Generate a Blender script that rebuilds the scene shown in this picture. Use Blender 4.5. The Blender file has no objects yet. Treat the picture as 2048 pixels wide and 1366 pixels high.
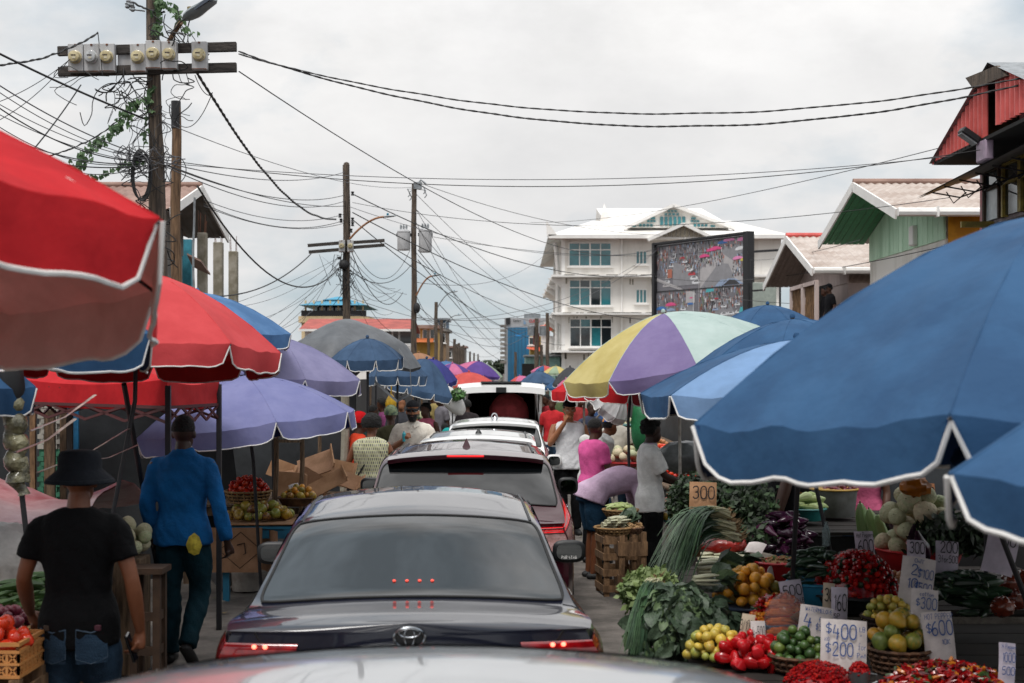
import bpy, math, random
import numpy as np
from mathutils import Vector as V, Matrix, noise
R = math.radians; PI = math.pi
rng = random.Random(11); nr = np.random.RandomState(5)
sc = bpy.context.scene; COL = sc.collection
# ---------------- camera, sky, sun, exposure ----------------
CAMZ = 2.2; FPX = 2844.0; HOR = 740.0
cd = bpy.data.cameras.new('camera'); cam = bpy.data.objects.new('camera', cd); COL.objects.link(cam)
cam.location = (0, 0, CAMZ); cam.rotation_euler = (R(90), 0, 0)
cd.sensor_width = 36; cd.lens = 50; cd.shift_y = (HOR - 683) / 2048
cd.clip_start = .05; cd.clip_end = 3000
cd.dof.use_dof = True; cd.dof.focus_distance = 15; cd.dof.aperture_fstop = 4.0
sc.camera = cam
w = bpy.data.worlds.new('World'); sc.world = w; w.use_nodes = True
nt = w.node_tree; nt.nodes.clear(); N = nt.nodes.new; L = nt.links.new
SUN_EL, SUN_AZ = R(58), R(200)
sky = N('ShaderNodeTexSky'); sky.sky_type = 'NISHITA'; sky.sun_disc = False
sky.sun_elevation = SUN_EL; sky.sun_rotation = SUN_AZ
tc = N('ShaderNodeTexCoord'); sp = N('ShaderNodeSeparateXYZ'); L(tc.outputs['Generated'], sp.inputs[0])
ab = N('ShaderNodeMath'); ab.operation = 'ABSOLUTE'; L(sp.outputs[2], ab.inputs[0])
ad = N('ShaderNodeMath'); ad.inputs[1].default_value = .42; L(ab.outputs[0], ad.inputs[0])
dv = N('ShaderNodeVectorMath'); dv.operation = 'DIVIDE'; L(tc.outputs['Generated'], dv.inputs[0]); L(ad.outputs[0], dv.inputs[1])
def wnoise(scale, detail, rough, off):
 mp = N('ShaderNodeMapping'); mp.inputs['Location'].default_value = off; L(dv.outputs[0], mp.inputs[0])
 n = N('ShaderNodeTexNoise'); n.inputs['Scale'].default_value = scale; n.inputs['Detail'].default_value = detail
 n.inputs['Roughness'].default_value = rough; L(mp.outputs[0], n.inputs['Vector']); return n.outputs['Fac']
def wramp(src, stops):
 r = N('ShaderNodeValToRGB'); e = r.color_ramp.elements
 while len(e) < len(stops): e.new(.5)
 for el, (p, c) in zip(e, stops): el.position = p; el.color = (c, c, c, 1)
 L(src, r.inputs[0]); return r.outputs[0]
big = wramp(wnoise(1.55, 9, .56, (3.1, .6, .4)), [(.39, 0), (.52, 1)])
fine = wnoise(3.2, 8, .55, (1.2, 7, 2))
def wmix(f, a, b):
 m = N('ShaderNodeMix'); m.data_type = 'RGBA'
 if hasattr(f, 'links') or hasattr(f, 'is_linked'): L(f, m.inputs[0])
 else: m.inputs[0].default_value = f
 for s, x in ((m.inputs[6], a), (m.inputs[7], b)):
  if isinstance(x, tuple): s.default_value = (*x, 1)
  else: L(x, s)
 return m.outputs[2]
cloud = wmix(wramp(fine, [(.3, 0), (.68, 1)]), (6.7, 6.7, 6.76), (8.3, 8.22, 8.15))
thin = wmix(.86, sky.outputs[0], (5.0, 5.75, 6.25))
deck = wmix(wramp(ab.outputs[0], [(.12, 0), (.6, 1)]), (1, 1, 1), wramp(wnoise(5.2, 7, .58, (9, 4, 1)), [(.36, .62), (.6, 1.12)]))
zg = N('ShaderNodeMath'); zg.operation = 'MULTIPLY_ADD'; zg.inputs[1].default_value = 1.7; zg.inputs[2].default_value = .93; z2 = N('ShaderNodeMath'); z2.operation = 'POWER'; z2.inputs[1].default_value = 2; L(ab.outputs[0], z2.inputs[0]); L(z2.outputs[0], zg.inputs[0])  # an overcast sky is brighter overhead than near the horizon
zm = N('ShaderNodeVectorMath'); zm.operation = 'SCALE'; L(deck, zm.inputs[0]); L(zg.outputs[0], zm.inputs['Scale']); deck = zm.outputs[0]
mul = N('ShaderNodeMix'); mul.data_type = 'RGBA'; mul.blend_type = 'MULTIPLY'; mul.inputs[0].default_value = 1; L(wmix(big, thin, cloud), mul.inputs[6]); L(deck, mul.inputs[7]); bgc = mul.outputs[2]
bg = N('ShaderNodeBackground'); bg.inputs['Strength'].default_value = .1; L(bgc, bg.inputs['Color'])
wo = N('ShaderNodeOutputWorld'); L(bg.outputs[0], wo.inputs[0])
sd = bpy.data.lights.new('sun', 'SUN'); sun = bpy.data.objects.new('sun', sd); COL.objects.link(sun)
sd.energy = 1.5; sd.angle = R(18); sd.color = (1, .965, .92)
sun.rotation_euler = (R(90) - SUN_EL, 0, PI - SUN_AZ); sun.location = (0, 0, 40)
vs = sc.view_settings; vs.view_transform = 'Standard'; vs.look = 'None'; vs.exposure = .2; vs.gamma = 1; vs.use_curve_mapping = False
sc.cycles.max_bounces = 6; sc.cycles.diffuse_bounces = 3; sc.cycles.glossy_bounces = 3; sc.cycles.transmission_bounces = 4
sc.cycles.transparent_max_bounces = 8; sc.cycles.use_denoising = True
sc.cycles.caustics_reflective = False; sc.cycles.caustics_refractive = False
# ---------------- helpers ----------------
def P(px, py, d): return V(((px - 1024) / FPX * d, d, CAMZ - (py - HOR) / FPX * d))
def lin(h):
 if not isinstance(h, str): return tuple(h)
 h = h.lstrip('#'); o = []
 for i in (0, 2, 4):
  c = int(h[i:i+2], 16) / 255; o.append(c / 12.92 if c <= .04045 else ((c + .055) / 1.055) ** 2.4)
 return tuple(o)
MATS = {}
def mat(name, col, rough=.6, metal=0, spec=.5, var=.18, scale=6, bump=0, bscale=30, coat=0, trans=0, col2=None, mixat=(.4, .62), stretch=None, ior=None, alpha=1, emit=0, rvar=0, transm=0):
 if name in MATS: return MATS[name]
 m = bpy.data.materials.new(name); m.use_nodes = True; t = m.node_tree; n = t.nodes; l = t.links.new
 b = n['Principled BSDF']; out = n['Material Output']
 c = lin(col); c2 = lin(col2) if col2 else tuple(max(0, x * (1 - var * 1.6)) for x in c)
 tcn = n.new('ShaderNodeTexCoord'); mp = n.new('ShaderNodeMapping'); l(tcn.outputs['Object'], mp.inputs[0])
 if stretch: mp.inputs['Scale'].default_value = stretch
 nz = n.new('ShaderNodeTexNoise'); nz.inputs['Scale'].default_value = scale; nz.inputs['Detail'].default_value = 6; nz.inputs['Roughness'].default_value = .62
 l(mp.outputs[0], nz.inputs['Vector'])
 rp = n.new('ShaderNodeValToRGB'); rp.color_ramp.elements[0].position = mixat[0]; rp.color_ramp.elements[1].position = mixat[1]
 rp.color_ramp.elements[0].color = (*c2, 1); rp.color_ramp.elements[1].color = (*c, 1)
 l(nz.outputs['Fac'], rp.inputs[0]); l(rp.outputs[0], b.inputs['Base Color'])
 b.inputs['Roughness'].default_value = rough; b.inputs['Metallic'].default_value = metal
 b.inputs['Specular IOR Level'].default_value = spec; b.inputs['Alpha'].default_value = alpha
 if coat: b.inputs['Coat Weight'].default_value = coat; b.inputs['Coat Roughness'].default_value = .03
 if ior: b.inputs['IOR'].default_value = ior
 if transm: b.inputs['Transmission Weight'].default_value = transm
 if emit: l(rp.outputs[0], b.inputs['Emission Color']); b.inputs['Emission Strength'].default_value = emit
 if rvar:
  mr = n.new('ShaderNodeMapRange'); mr.inputs['To Min'].default_value = max(0, rough - rvar); mr.inputs['To Max'].default_value = min(1, rough + rvar)
  l(nz.outputs['Fac'], mr.inputs[0]); l(mr.outputs[0], b.inputs['Roughness'])
 if bump:
  n2 = n.new('ShaderNodeTexNoise'); n2.inputs['Scale'].default_value = bscale; n2.inputs['Detail'].default_value = 4; l(mp.outputs[0], n2.inputs['Vector'])
  bp = n.new('ShaderNodeBump'); bp.inputs['Strength'].default_value = bump; bp.inputs['Distance'].default_value = .02
  l(n2.outputs['Fac'], bp.inputs['Height']); l(bp.outputs[0], b.inputs['Normal'])
 if trans:
  tr = n.new('ShaderNodeBsdfTranslucent'); l(rp.outputs[0], tr.inputs[0]); mx = n.new('ShaderNodeMixShader'); mx.inputs[0].default_value = trans
  l(b.outputs[0], mx.inputs[1]); l(tr.outputs[0], mx.inputs[2]); l(mx.outputs[0], out.inputs[0])
 MATS[name] = m; return m
def fab(name, col, **k):
 d = dict(rough=.78, spec=.25, var=.12, scale=3, bump=.25, bscale=14); d.update(k); return mat(name, col, **d)
class MB:
 def __init__(s): s.v = []; s.f = []; s.m = []
 def add(s, vs, fs, mi=0):
  o = len(s.v); s.v += [tuple(x) for x in vs]; s.f += [tuple(i + o for i in f) for f in fs]; s.m += [mi] * len(fs); return s
 def box(s, c, size, rz=0, mi=0, ch=0, M=None):
  hx, hy, hz = size[0] / 2, size[1] / 2, size[2] / 2; c = V(c)
  T = M if M is not None else Matrix.Rotation(rz, 3, 'Z')
  if ch:
   ch = min(ch, hx * .9, hy * .9, hz * .9); vs = []; idx = {}
   for sx in (-1, 1):
    for sy in (-1, 1):
     for sz in (-1, 1):
      for a in range(3):
       q = [sx * hx, sy * hy, sz * hz]
       for k2 in range(3):
        if k2 != a: q[k2] -= (sx, sy, sz)[k2] * ch
       idx[(sx, sy, sz, a)] = len(vs); vs.append(c + T @ V(q))
   fs = []
   for a in range(3):
    b1, b2 = (a + 1) % 3, (a + 2) % 3
    for sg in (-1, 1):
     q = []
     for (u, w_) in ((-1, -1), (1, -1), (1, 1), (-1, 1)):
      k2 = [0, 0, 0]; k2[a] = sg; k2[b1] = u; k2[b2] = w_; q.append(idx[(*k2, a)])
     fs.append(q if sg > 0 else q[::-1])
    for s1 in (-1, 1):
     for s2 in (-1, 1):
      q = []
      for (e, ax) in ((-1, b1), (1, b1), (1, b2), (-1, b2)):
       k2 = [0, 0, 0]; k2[a] = e; k2[b1] = s1; k2[b2] = s2; q.append(idx[(*k2, ax)])
      fs.append(q if s1 * s2 > 0 else q[::-1])
   for sx in (-1, 1):
    for sy in (-1, 1):
     for sz in (-1, 1):
      q = [idx[(sx, sy, sz, a)] for a in range(3)]; fs.append(q if sx * sy * sz > 0 else q[::-1])
   return s.add(vs, fs, mi)
  vs = [c + T @ V((x, y, z)) for x in (-hx, hx) for y in (-hy, hy) for z in (-hz, hz)]
  return s.add(vs, [(0, 1, 3, 2), (4, 6, 7, 5), (0, 4, 5, 1), (2, 3, 7, 6), (0, 2, 6, 4), (1, 5, 7, 3)], mi)
 def bar(s, a, b, w_, h, mi=0, up=(0, 0, 1), ch=0):
  a, b = V(a), V(b); t = (b - a); ln = t.length; t = t / ln; u = V(up)
  if abs(t.dot(u)) > .98: u = V((1, 0, 0))
  x = t.cross(u).normalized(); z = x.cross(t)
  return s.box((a + b) / 2, (ln, w_, h), mi=mi, ch=ch, M=Matrix((t, x, z)).transposed() @ Matrix(((1, 0, 0), (0, -1, 0), (0, 0, 1))))
 def tube(s, pts, r, n=7, mi=0, caps=True, flat=1, up=None):
  pts = [V(p) for p in pts]; m = len(pts); rr = r if hasattr(r, '__len__') else [r] * m
  t0 = (pts[1] - pts[0]).normalized(); u = V(up) if up else (V((0, 0, 1)) if abs(t0.z) < .9 else V((1, 0, 0)))
  x = t0.cross(u).normalized(); vs = []
  for i in range(m):
   t = (pts[min(i + 1, m - 1)] - pts[max(i - 1, 0)])
   t = t.normalized() if t.length > 1e-9 else t0
   x = (x - t * x.dot(t)); x = x.normalized() if x.length > 1e-6 else t.orthogonal().normalized(); y = t.cross(x)
   for k in range(n):
    a = 2 * PI * k / n; vs.append(pts[i] + x * (math.cos(a) * rr[i]) + y * (math.sin(a) * rr[i] * flat))
  fs = [(i * n + k, i * n + (k + 1) % n, (i + 1) * n + (k + 1) % n, (i + 1) * n + k) for i in range(m - 1) for k in range(n)]
  if caps: fs += [tuple(range(n))[::-1], tuple((m - 1) * n + k for k in range(n))]
  return s.add(vs, fs, mi)
 def lathe(s, prof, c=(0, 0, 0), n=20, mi=0, M=None, sx=1, sy=1):
  c = V(c); vs = []; M = M or Matrix.Identity(3)
  for (r, z) in prof:
   for k in range(n):
    a = 2 * PI * k / n; vs.append(c + M @ V((r * sx * math.cos(a), r * sy * math.sin(a), z)))
  m = len(prof); fs = [(i * n + k, i * n + (k + 1) % n, (i + 1) * n + (k + 1) % n, (i + 1) * n + k) for i in range(m - 1) for k in range(n)]
  if prof[0][0] > 1e-5: fs.append(tuple(range(n))[::-1])
  if prof[-1][0] > 1e-5: fs.append(tuple((m - 1) * n + k for k in range(n)))
  return s.add(vs, fs, mi)
 def ell(s, c, r, nu=12, nv=8, mi=0, M=None, fn=None):
  c = V(c); M = M or Matrix.Identity(3); vs = []; fs = []
  for j in range(nv + 1):
   th = PI * j / nv
   for k in range(nu):
    a = 2 * PI * k / nu; q = V((math.sin(th) * math.cos(a), math.sin(th) * math.sin(a), math.cos(th)))
    if fn: q = fn(q)
    vs.append(c + M @ V((q.x * r[0], q.y * r[1], q.z * r[2])))
  for j in range(nv):
   for k in range(nu): fs.append((j * nu + k, (j + 1) * nu + k, (j + 1) * nu + (k + 1) % nu, j * nu + (k + 1) % nu))
  return s.add(vs, fs, mi)
 def grid(s, G, mi=0, close=False):
  nu, nv = len(G), len(G[0]); vs = [p for row in G for p in row]; fs = []
  for i in range(nu - 1):
   for j in range(nv if close else nv - 1):
    j2 = (j + 1) % nv; fs.append((i * nv + j, i * nv + j2, (i + 1) * nv + j2, (i + 1) * nv + j))
  return s.add(vs, fs, mi)
 def poly(s, pts, mi=0): return s.add(pts, [tuple(range(len(pts)))], mi)
 def prism(s, pts, off, mi=0):
  pts = [V(p) for p in pts]; off = V(off); n = len(pts)
  return s.add(pts + [p + off for p in pts], [tuple(range(n))[::-1], tuple(range(n, 2 * n))] + [(i, (i + 1) % n, n + (i + 1) % n, n + i) for i in range(n)], mi)
 def mesh(s, name, mats, off=(0, 0, 0), smooth=True, ang=38):
  me = bpy.data.meshes.new(name); o = V(off)
  me.from_pydata([(a[0] - o.x, a[1] - o.y, a[2] - o.z) for a in s.v], [], s.f);
  for x in (mats if isinstance(mats, (list, tuple)) else [mats]): me.materials.append(x)
  if any(s.m): me.polygons.foreach_set('material_index', s.m)
  if smooth:
   me.polygons.foreach_set('use_smooth', [True] * len(s.f))
   try: me.set_sharp_from_angle(angle=R(ang))
   except Exception: pass
  me.update(); return me
 def build(s, name, mats, parent=None, local=False, loc=None, smooth=True, ang=38):
  off = (0, 0, 0)
  if not local: off = WL[parent] if parent is not None else (loc or (0, 0, 0))
  return put(name, s.mesh(name, mats, off, smooth, ang), parent, loc)
WL = {}
def put(name, me, parent=None, loc=None, rot=None):
 o = bpy.data.objects.new(name, me); COL.objects.link(o)
 if parent is not None: o.parent = parent
 if loc is not None: o.location = loc
 if rot is not None: o.rotation_euler = rot
 WL[o] = WL[parent] if parent is not None and loc is None else V(loc or (0, 0, 0)); return o
def tag(o, label=None, cat=None, group=None, kind=None):
 if label: o['label'] = label
 if cat: o['category'] = cat
 if group: o['group'] = group
 if kind: o['kind'] = kind
 return o
def thing(name, label, cat, loc=(0, 0, 0), rz=0, group=None):
 o = bpy.data.objects.new(name, None); COL.objects.link(o); o.location = loc; o.rotation_euler = (0, 0, rz); o.empty_display_size = .1
 WL[o] = V(loc); return tag(o, label, cat, group)
def dup(o, loc=None, rot=None, label=None, scale=None):
 c = o.copy(); COL.objects.link(c); WL[c] = V(loc or o.location)
 if loc is not None: c.location = loc
 if rot is not None: c.rotation_euler = rot
 if label: c['label'] = label
 if scale: c.scale = (scale,) * 3
 def kids(a, b):
  for ch in a.children:
   if ch.name in DUPSKIP: continue
   k = ch.copy(); COL.objects.link(k); k.parent = b; kids(ch, k)
 kids(o, c); return c
DUPSKIP = set()
# a small handwriting font: strokes on a 4 x 6 grid
GL = {'0': ['1,0 0,1.5 0,4.5 1,6 2.6,6 3.4,4.5 3.4,1.5 2.5,0 1,0'], '1': ['1,4.6 2,6 2,0'], '2': ['0,4.6 .8,6 2.6,6 3.2,4.6 2.6,3.2 0,0 3.6,0'],
 '3': ['0,5.2 1,6 2.6,6 3.2,4.8 2.6,3.4 1.4,3.2 2.8,2.9 3.4,1.6 2.6,.2 1,0 0,.9'], '4': ['1,6 0,2.3 3.4,2.3', '2.6,4.4 2.2,-.6'], '5': ['3.4,6 .6,6 .3,3.4 2,3.8 3.4,2.6 3.2,.8 1.8,0 0,.5'],
 '6': ['2.8,6 .9,4.4 0,1.8 .8,.1 2.6,0 3.4,1.4 2.6,2.9 1,2.8 .1,1.4'], '7': ['0,6 3.4,6 1.2,0'], '8': ['1.7,3.2 .3,4.6 1.6,6 3,4.7 1.7,3.2 0,1.5 1.6,0 3.4,1.5 1.7,3.2'], '9': ['3,4 1.6,3 .3,4.4 1.4,6 3,5 3,2 2.4,0'],
 '$': ['3.2,5 1.6,5.5 .3,4.5 .6,3.4 2.6,2.7 3.2,1.6 2,.5 .2,1', '1.7,6.6 1.6,-.5'], '/': ['0,-.4 2.4,6.2'], '-': ['.3,3 2.6,3'], '.': ['1,.1 1.3,.1'], "'": ['1,6 1,5'],
 'H': ['0,6 0,0', '3,6 3,0', '0,3 3,3'], 'O': ['1.5,0 0,1.5 0,4.5 1.5,6 3,4.5 3,1.5 1.5,0'], 'T': ['0,6 3.4,6', '1.7,6 1.7,0'], 'P': ['0,0 0,6 2.4,6 3,4.7 2.4,3.2 0,3'], 'E': ['3,6 0,6 0,0 3,0', '0,3 2.4,3'], 'R': ['0,0 0,6 2.4,6 3,4.7 2.4,3.2 0,3 3,0'],
 'S': ['3,5.2 1.5,6 .2,4.8 .8,3.4 2.4,2.6 3,1.3 1.6,0 0,.8'], 'F': ['0,0 0,6 3,6', '0,3.1 2.3,3.1'], 'L': ['0,6 0,0 2.8,0'], 'B': ['0,0 0,6 2.2,6 2.8,4.6 2,3.2 0,3.1', '2,3.2 3,1.6 2.3,0 0,0'], 'C': ['3,5 1.6,6 .2,4.4 .2,1.6 1.6,0 3,1'], 'U': ['0,6 0,1.2 1.5,0 3,1.2 3,6'],
 'I': ['.6,6 .6,0'], 'N': ['0,0 0,6 3,0 3,6'], 'A': ['0,0 1.6,6 3.2,0', '.7,2.3 2.5,2.3'], 'K': ['0,6 0,0', '2.8,6 0,2.8 3,0'], 'G': ['3,5 1.6,6 .2,4.4 .2,1.6 1.6,0 3,1 3,2.8 1.8,2.8'], 'D': ['0,0 0,6 1.8,6 3,4.4 3,1.6 1.8,0 0,0'], 'M': ['0,0 0,6 1.7,2.4 3.4,6 3.4,0'], 'V': ['0,6 1.5,0 3,6'], 'Y': ['0,6 1.5,3 3,6', '1.5,3 1.5,0'], 'W': ['0,6 .8,0 1.7,4 2.6,0 3.4,6'],
 'o': ['1,0 .1,1 .2,2.6 1.3,3.2 2.4,2.4 2.3,.8 1,0'], 'f': ['2.4,5.6 1.4,6 .9,4.8 .9,0', '0,3.2 2,3.2'], 'r': ['.2,3.2 .3,0', '.3,2 1.2,3.1 2,2.8'], 't': ['1,5.4 .9,.6 1.7,0', '0,3.6 2,3.6'], 'p': ['.2,3.2 .1,-2', '.1,2.4 1.4,3.2 2.4,2 1.4,.2 .1,.6'], 'e': ['.2,1.7 2.2,1.9 1.8,3 .7,3 .1,1.5 .8,.1 2.2,.5'], 's': ['1.9,2.9 .7,3.2 .4,2.2 1.8,1.3 1.4,.1 .1,.4'], 'l': ['.4,6 .4,0'], 'b': ['.2,6 .2,0', '.2,2.2 1.5,3 2.4,1.6 1.5,0 .2,.4'], 'a': ['2.2,3 .8,3.1 .1,1.5 .7,.1 2,.8 2.2,3 2.3,0'], 'n': ['.1,3.2 .1,0', '.1,2.2 1.3,3.2 2.1,2.3 2.1,0'], 'i': ['.4,3 .4,0', '.4,4.4 .4,4.6'], 'c': ['2.1,2.6 1,3.2 .1,1.6 .9,.1 2.1,.5'], 'u': ['.1,3.2 .2,.8 1,0 2,.9', '2.1,3.2 2.1,0'], 'm': ['.1,3.2 .1,0', '.1,2.4 1,3.2 1.6,2.4 1.6,0', '1.6,2.4 2.5,3.2 3.1,2.4 3.1,0'], 'd': ['2.2,6 2.2,0', '2.2,2.4 .9,3.1 .1,1.5 .8,0 2.2,.6'], 'g': ['2.2,3 2.2,-1.4 1,-2 .2,-1.5', '2.2,2.4 .9,3.1 .1,1.7 .9,.4 2.2,.9'], 'k': ['.2,6 .2,0', '2,3.1 .2,1.5 2.1,0'], 'h': ['.1,6 .1,0', '.1,2.2 1.3,3.2 2.1,2.3 2.1,0'], 'v': ['0,3.2 1,0 2.1,3.2']}
def write(mb, txt, o, ex, ey, h, lw, mi=0, jit=.0):
 """pen strokes as flat ribbons lying on the plane (o, ex, ey); h = height of a capital"""
 o, ex, ey = V(o), V(ex).normalized(), V(ey).normalized(); nz = ex.cross(ey); u = h / 6; cx = 0; r = random.Random(txt); lay = 0
 for ch in txt:
  if ch == ' ': cx += 2.4; continue
  g = GL.get(ch) or GL.get(ch.upper()) or []; wd = 0
  for st in g:
   pts = [tuple(map(float, q.split(','))) for q in st.split()]; wd = max(wd, max(p[0] for p in pts))
   if len(pts) > 4:
    n = len(pts); sm = []
    for i in range(n - 1):
     p0, p1, p2, p3 = pts[max(i-1, 0)], pts[i], pts[i+1], pts[min(i+2, n-1)]
     for t in (0, .34, .67):
      sm.append(tuple(.5 * (2*p1[k] + (p2[k]-p0[k])*t + (2*p0[k]-5*p1[k]+4*p2[k]-p3[k])*t*t + (3*p1[k]-p0[k]-3*p2[k]+p3[k])*t**3) for k in (0, 1)))
    pts = sm + [pts[-1]]
   W = [o + ex * ((cx + p[0] + r.uniform(-jit, jit)) * u) + ey * ((p[1] + r.uniform(-jit, jit)) * u) for p in pts]
   lay += 1; ln, rn = [], []
   for i in range(len(W)):
    t = (W[min(i+1, len(W)-1)] - W[max(i-1, 0)]); t = t.normalized() if t.length > 0 else ex
    s_ = nz.cross(t) * (lw / 2); b = W[i] + nz * (.0015 + .0002 * lay); ln.append(b + s_); rn.append(b - s_)
   mb.grid([rn, ln], mi)
  cx += wd + 1.3
 return cx * u
def pchip(keys, ys, sig=.05):
 k = np.array(keys, float); g = np.arange(k[0, 0] - .5, k[-1, 0] + .5, .01); out = []
 ker = np.exp(-.5 * (np.arange(-40, 41) * .01 / sig) ** 2); ker /= ker.sum()
 for c in range(1, k.shape[1]):
  d = np.interp(g, k[:, 0], k[:, c]); d = np.convolve(np.pad(d, 40, 'edge'), ker, 'valid'); out.append(np.interp(ys, g, d))
 return np.array(out).T
# ---------------- materials of the setting ----------------
asphalt = mat('asphalt', '#77706a', rough=.92, var=.2, scale=2.6, bump=.6, bscale=70, col2='#57524d')
shoulder_m = mat('dusty shoulder', '#5c5048', rough=.95, scale=2.2, bump=.6, bscale=60, col2='#3b342f')
wood_grey = mat('weathered wood', '#6b5d50', rough=.9, scale=5, stretch=(6, 6, .5), bump=.6, bscale=20, col2='#3a322c')
wood_brown = mat('brown pole wood', '#86694f', rough=.9, scale=5, stretch=(6, 6, .5), bump=.5, bscale=20, col2='#54402f')
wood_dark = mat('dark beam wood', '#4d4743', rough=.9, scale=4, stretch=(1, 6, 6), bump=.5, bscale=18, col2='#2b2826')
wood_pale = mat('pale crate wood', '#8d6d4e', rough=.85, scale=5, stretch=(4, 4, 1), bump=.4, bscale=24, col2='#5d452f')
wood_old = mat('old stick wood', '#79634d', rough=.9, scale=6, stretch=(6, 6, .8), bump=.4, bscale=24, col2='#4a3b2d')
concrete = mat('column concrete', '#9b9487', rough=.92, scale=3, bump=.4, bscale=40, col2='#77705f')
cable = mat('black cable', '#1d1d1f', rough=.6, var=.1)
cable_grey = mat('grey cable', '#56565a', rough=.6, var=.1)
steel = mat('galvanised steel', '#9a9ea1', rough=.45, metal=.6, scale=7, col2='#7f8386')
meterbox = mat('meter box paint', '#b2b2b3', rough=.5, scale=2.5, stretch=(3, 3, 1), col2='#9d9b99', mixat=(.3, .5))
rusty = mat('rusty steel', '#7a4b35', rough=.9, scale=9, col2='#4d3328')
white_wall = mat('white painted wall', '#e9e5df', rough=.8, scale=.5, stretch=(2, 2, .35), bump=.1, col2='#cbc5bc', mixat=(.3, .52))
white_trim = mat('white trim', '#efece8', rough=.7, var=.06, scale=2)
white_roof = mat('white roof sheet', '#f1eeea', rough=.6, scale=.35, col2='#ddd5cc', mixat=(.32, .5))
moss = mat('mossy ledge stain', '#5f5a50', rough=.95, scale=2, col2='#a59e92')
teal_glass = mat('teal window glass', '#2f7f87', rough=.06, spec=.8, scale=.5, col2='#1e5a63', coat=.3)
dark_glass = mat('dark window glass', '#22343a', rough=.05, spec=.8, scale=.4, col2='#121c20', coat=.3)
black_steel = mat('black painted steel', '#1e1e21', rough=.5, var=.1)
pink_roof = mat('faded red roof sheet', '#beb3ab', rough=.8, scale=1.1, stretch=(1, 3, 1), col2='#a39389')
red_roof = mat('red corrugated sheet', '#d6605a', rough=.55, scale=1.5, col2='#b8463f')
red_old = mat('old red roof sheet', '#9d8175', rough=.8, scale=1.2, col2='#80655b')
soffit_green = mat('dark green soffit', '#4a8c62', rough=.8, var=.1)
green_wall = mat('light green boards', '#cfeed2', rough=.75, scale=1.2, stretch=(1, 2, .5), col2='#b4d8b9')
orange_wall = mat('orange wall', '#e6a021', rough=.75, scale=1.4, col2='#b4760f')
pink_wall = mat('pale pink wall', '#cbb9b3', rough=.8, scale=.9, col2='#b3a19b')
grey_wall = mat('grey rendered wall', '#8f8a84', rough=.85, scale=.9, col2='#6f6a65')
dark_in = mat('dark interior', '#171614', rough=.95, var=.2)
blue_roof = mat('blue roof sheet', '#2f93b5', rough=.55, scale=.6, col2='#277c9a')
cream = mat('cream wall', '#d9c39d', rough=.8, scale=.7, col2='#c6ad85')
yellow_wall = mat('yellow wall', '#d3ab5c', rough=.8, scale=.6, col2='#b8924a')
blue_clad = mat('blue glass cladding', '#1f6d96', rough=.15, spec=.7, scale=.25, col2='#195a7d')
leafmats = [mat('vine leaf', '#55754c', rough=.6, trans=.25, var=.35, scale=3), mat('pale vine leaf', '#6f9160', rough=.6, trans=.25, var=.35, scale=3)]
far_green = [mat('far tree green', '#3d4a33', rough=.8, var=.3, trans=.15), mat('far tree dark green', '#2b3627', rough=.8, var=.3, trans=.15)]
# ---------------- ground, road ----------------
def terrain():
 G = [[(x, y, -.02) for x in (-700, -60, -20, 20, 60, 700)] for y in (-60, 0, 60, 200, 600, 1500)]
 tag(MB().grid(G).build('ground', shoulder_m), kind='structure')
 rr = random.Random(3); G = []
 for y in np.arange(-8, 180, 1.0): G.append([(x, y, .012 * noise.noise(V((x * .7, y * .5, 0))) + .004) for x in np.arange(-5.2, 5.3, .8)])
 tag(MB().grid([r[::-1] for r in G][::-1]).build('road', asphalt), kind='structure')
 lit = MB()
 for i in range(260):
  y = rr.uniform(7, 30); x = rr.choice((rr.uniform(-3.2, -1.3), rr.uniform(.9, 1.6))); s_ = rr.uniform(.012, .05); a = rr.uniform(0, 6)
  lit.add([(x + s_ * math.cos(a + k * 1.57) * (1 if k % 2 else .6), y + s_ * math.sin(a + k * 1.57), .02 + .008 * (k % 2)) for k in range(4)], [(0, 1, 2, 3)], rr.randrange(3))
 tag(lit.build('street_litter', [mat('litter paper', '#a79d8e', var=.3), mat('litter leaf', '#5d5a38', var=.3), mat('litter straw', '#8a7550', var=.3)], smooth=False), kind='stuff')
terrain()
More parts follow.
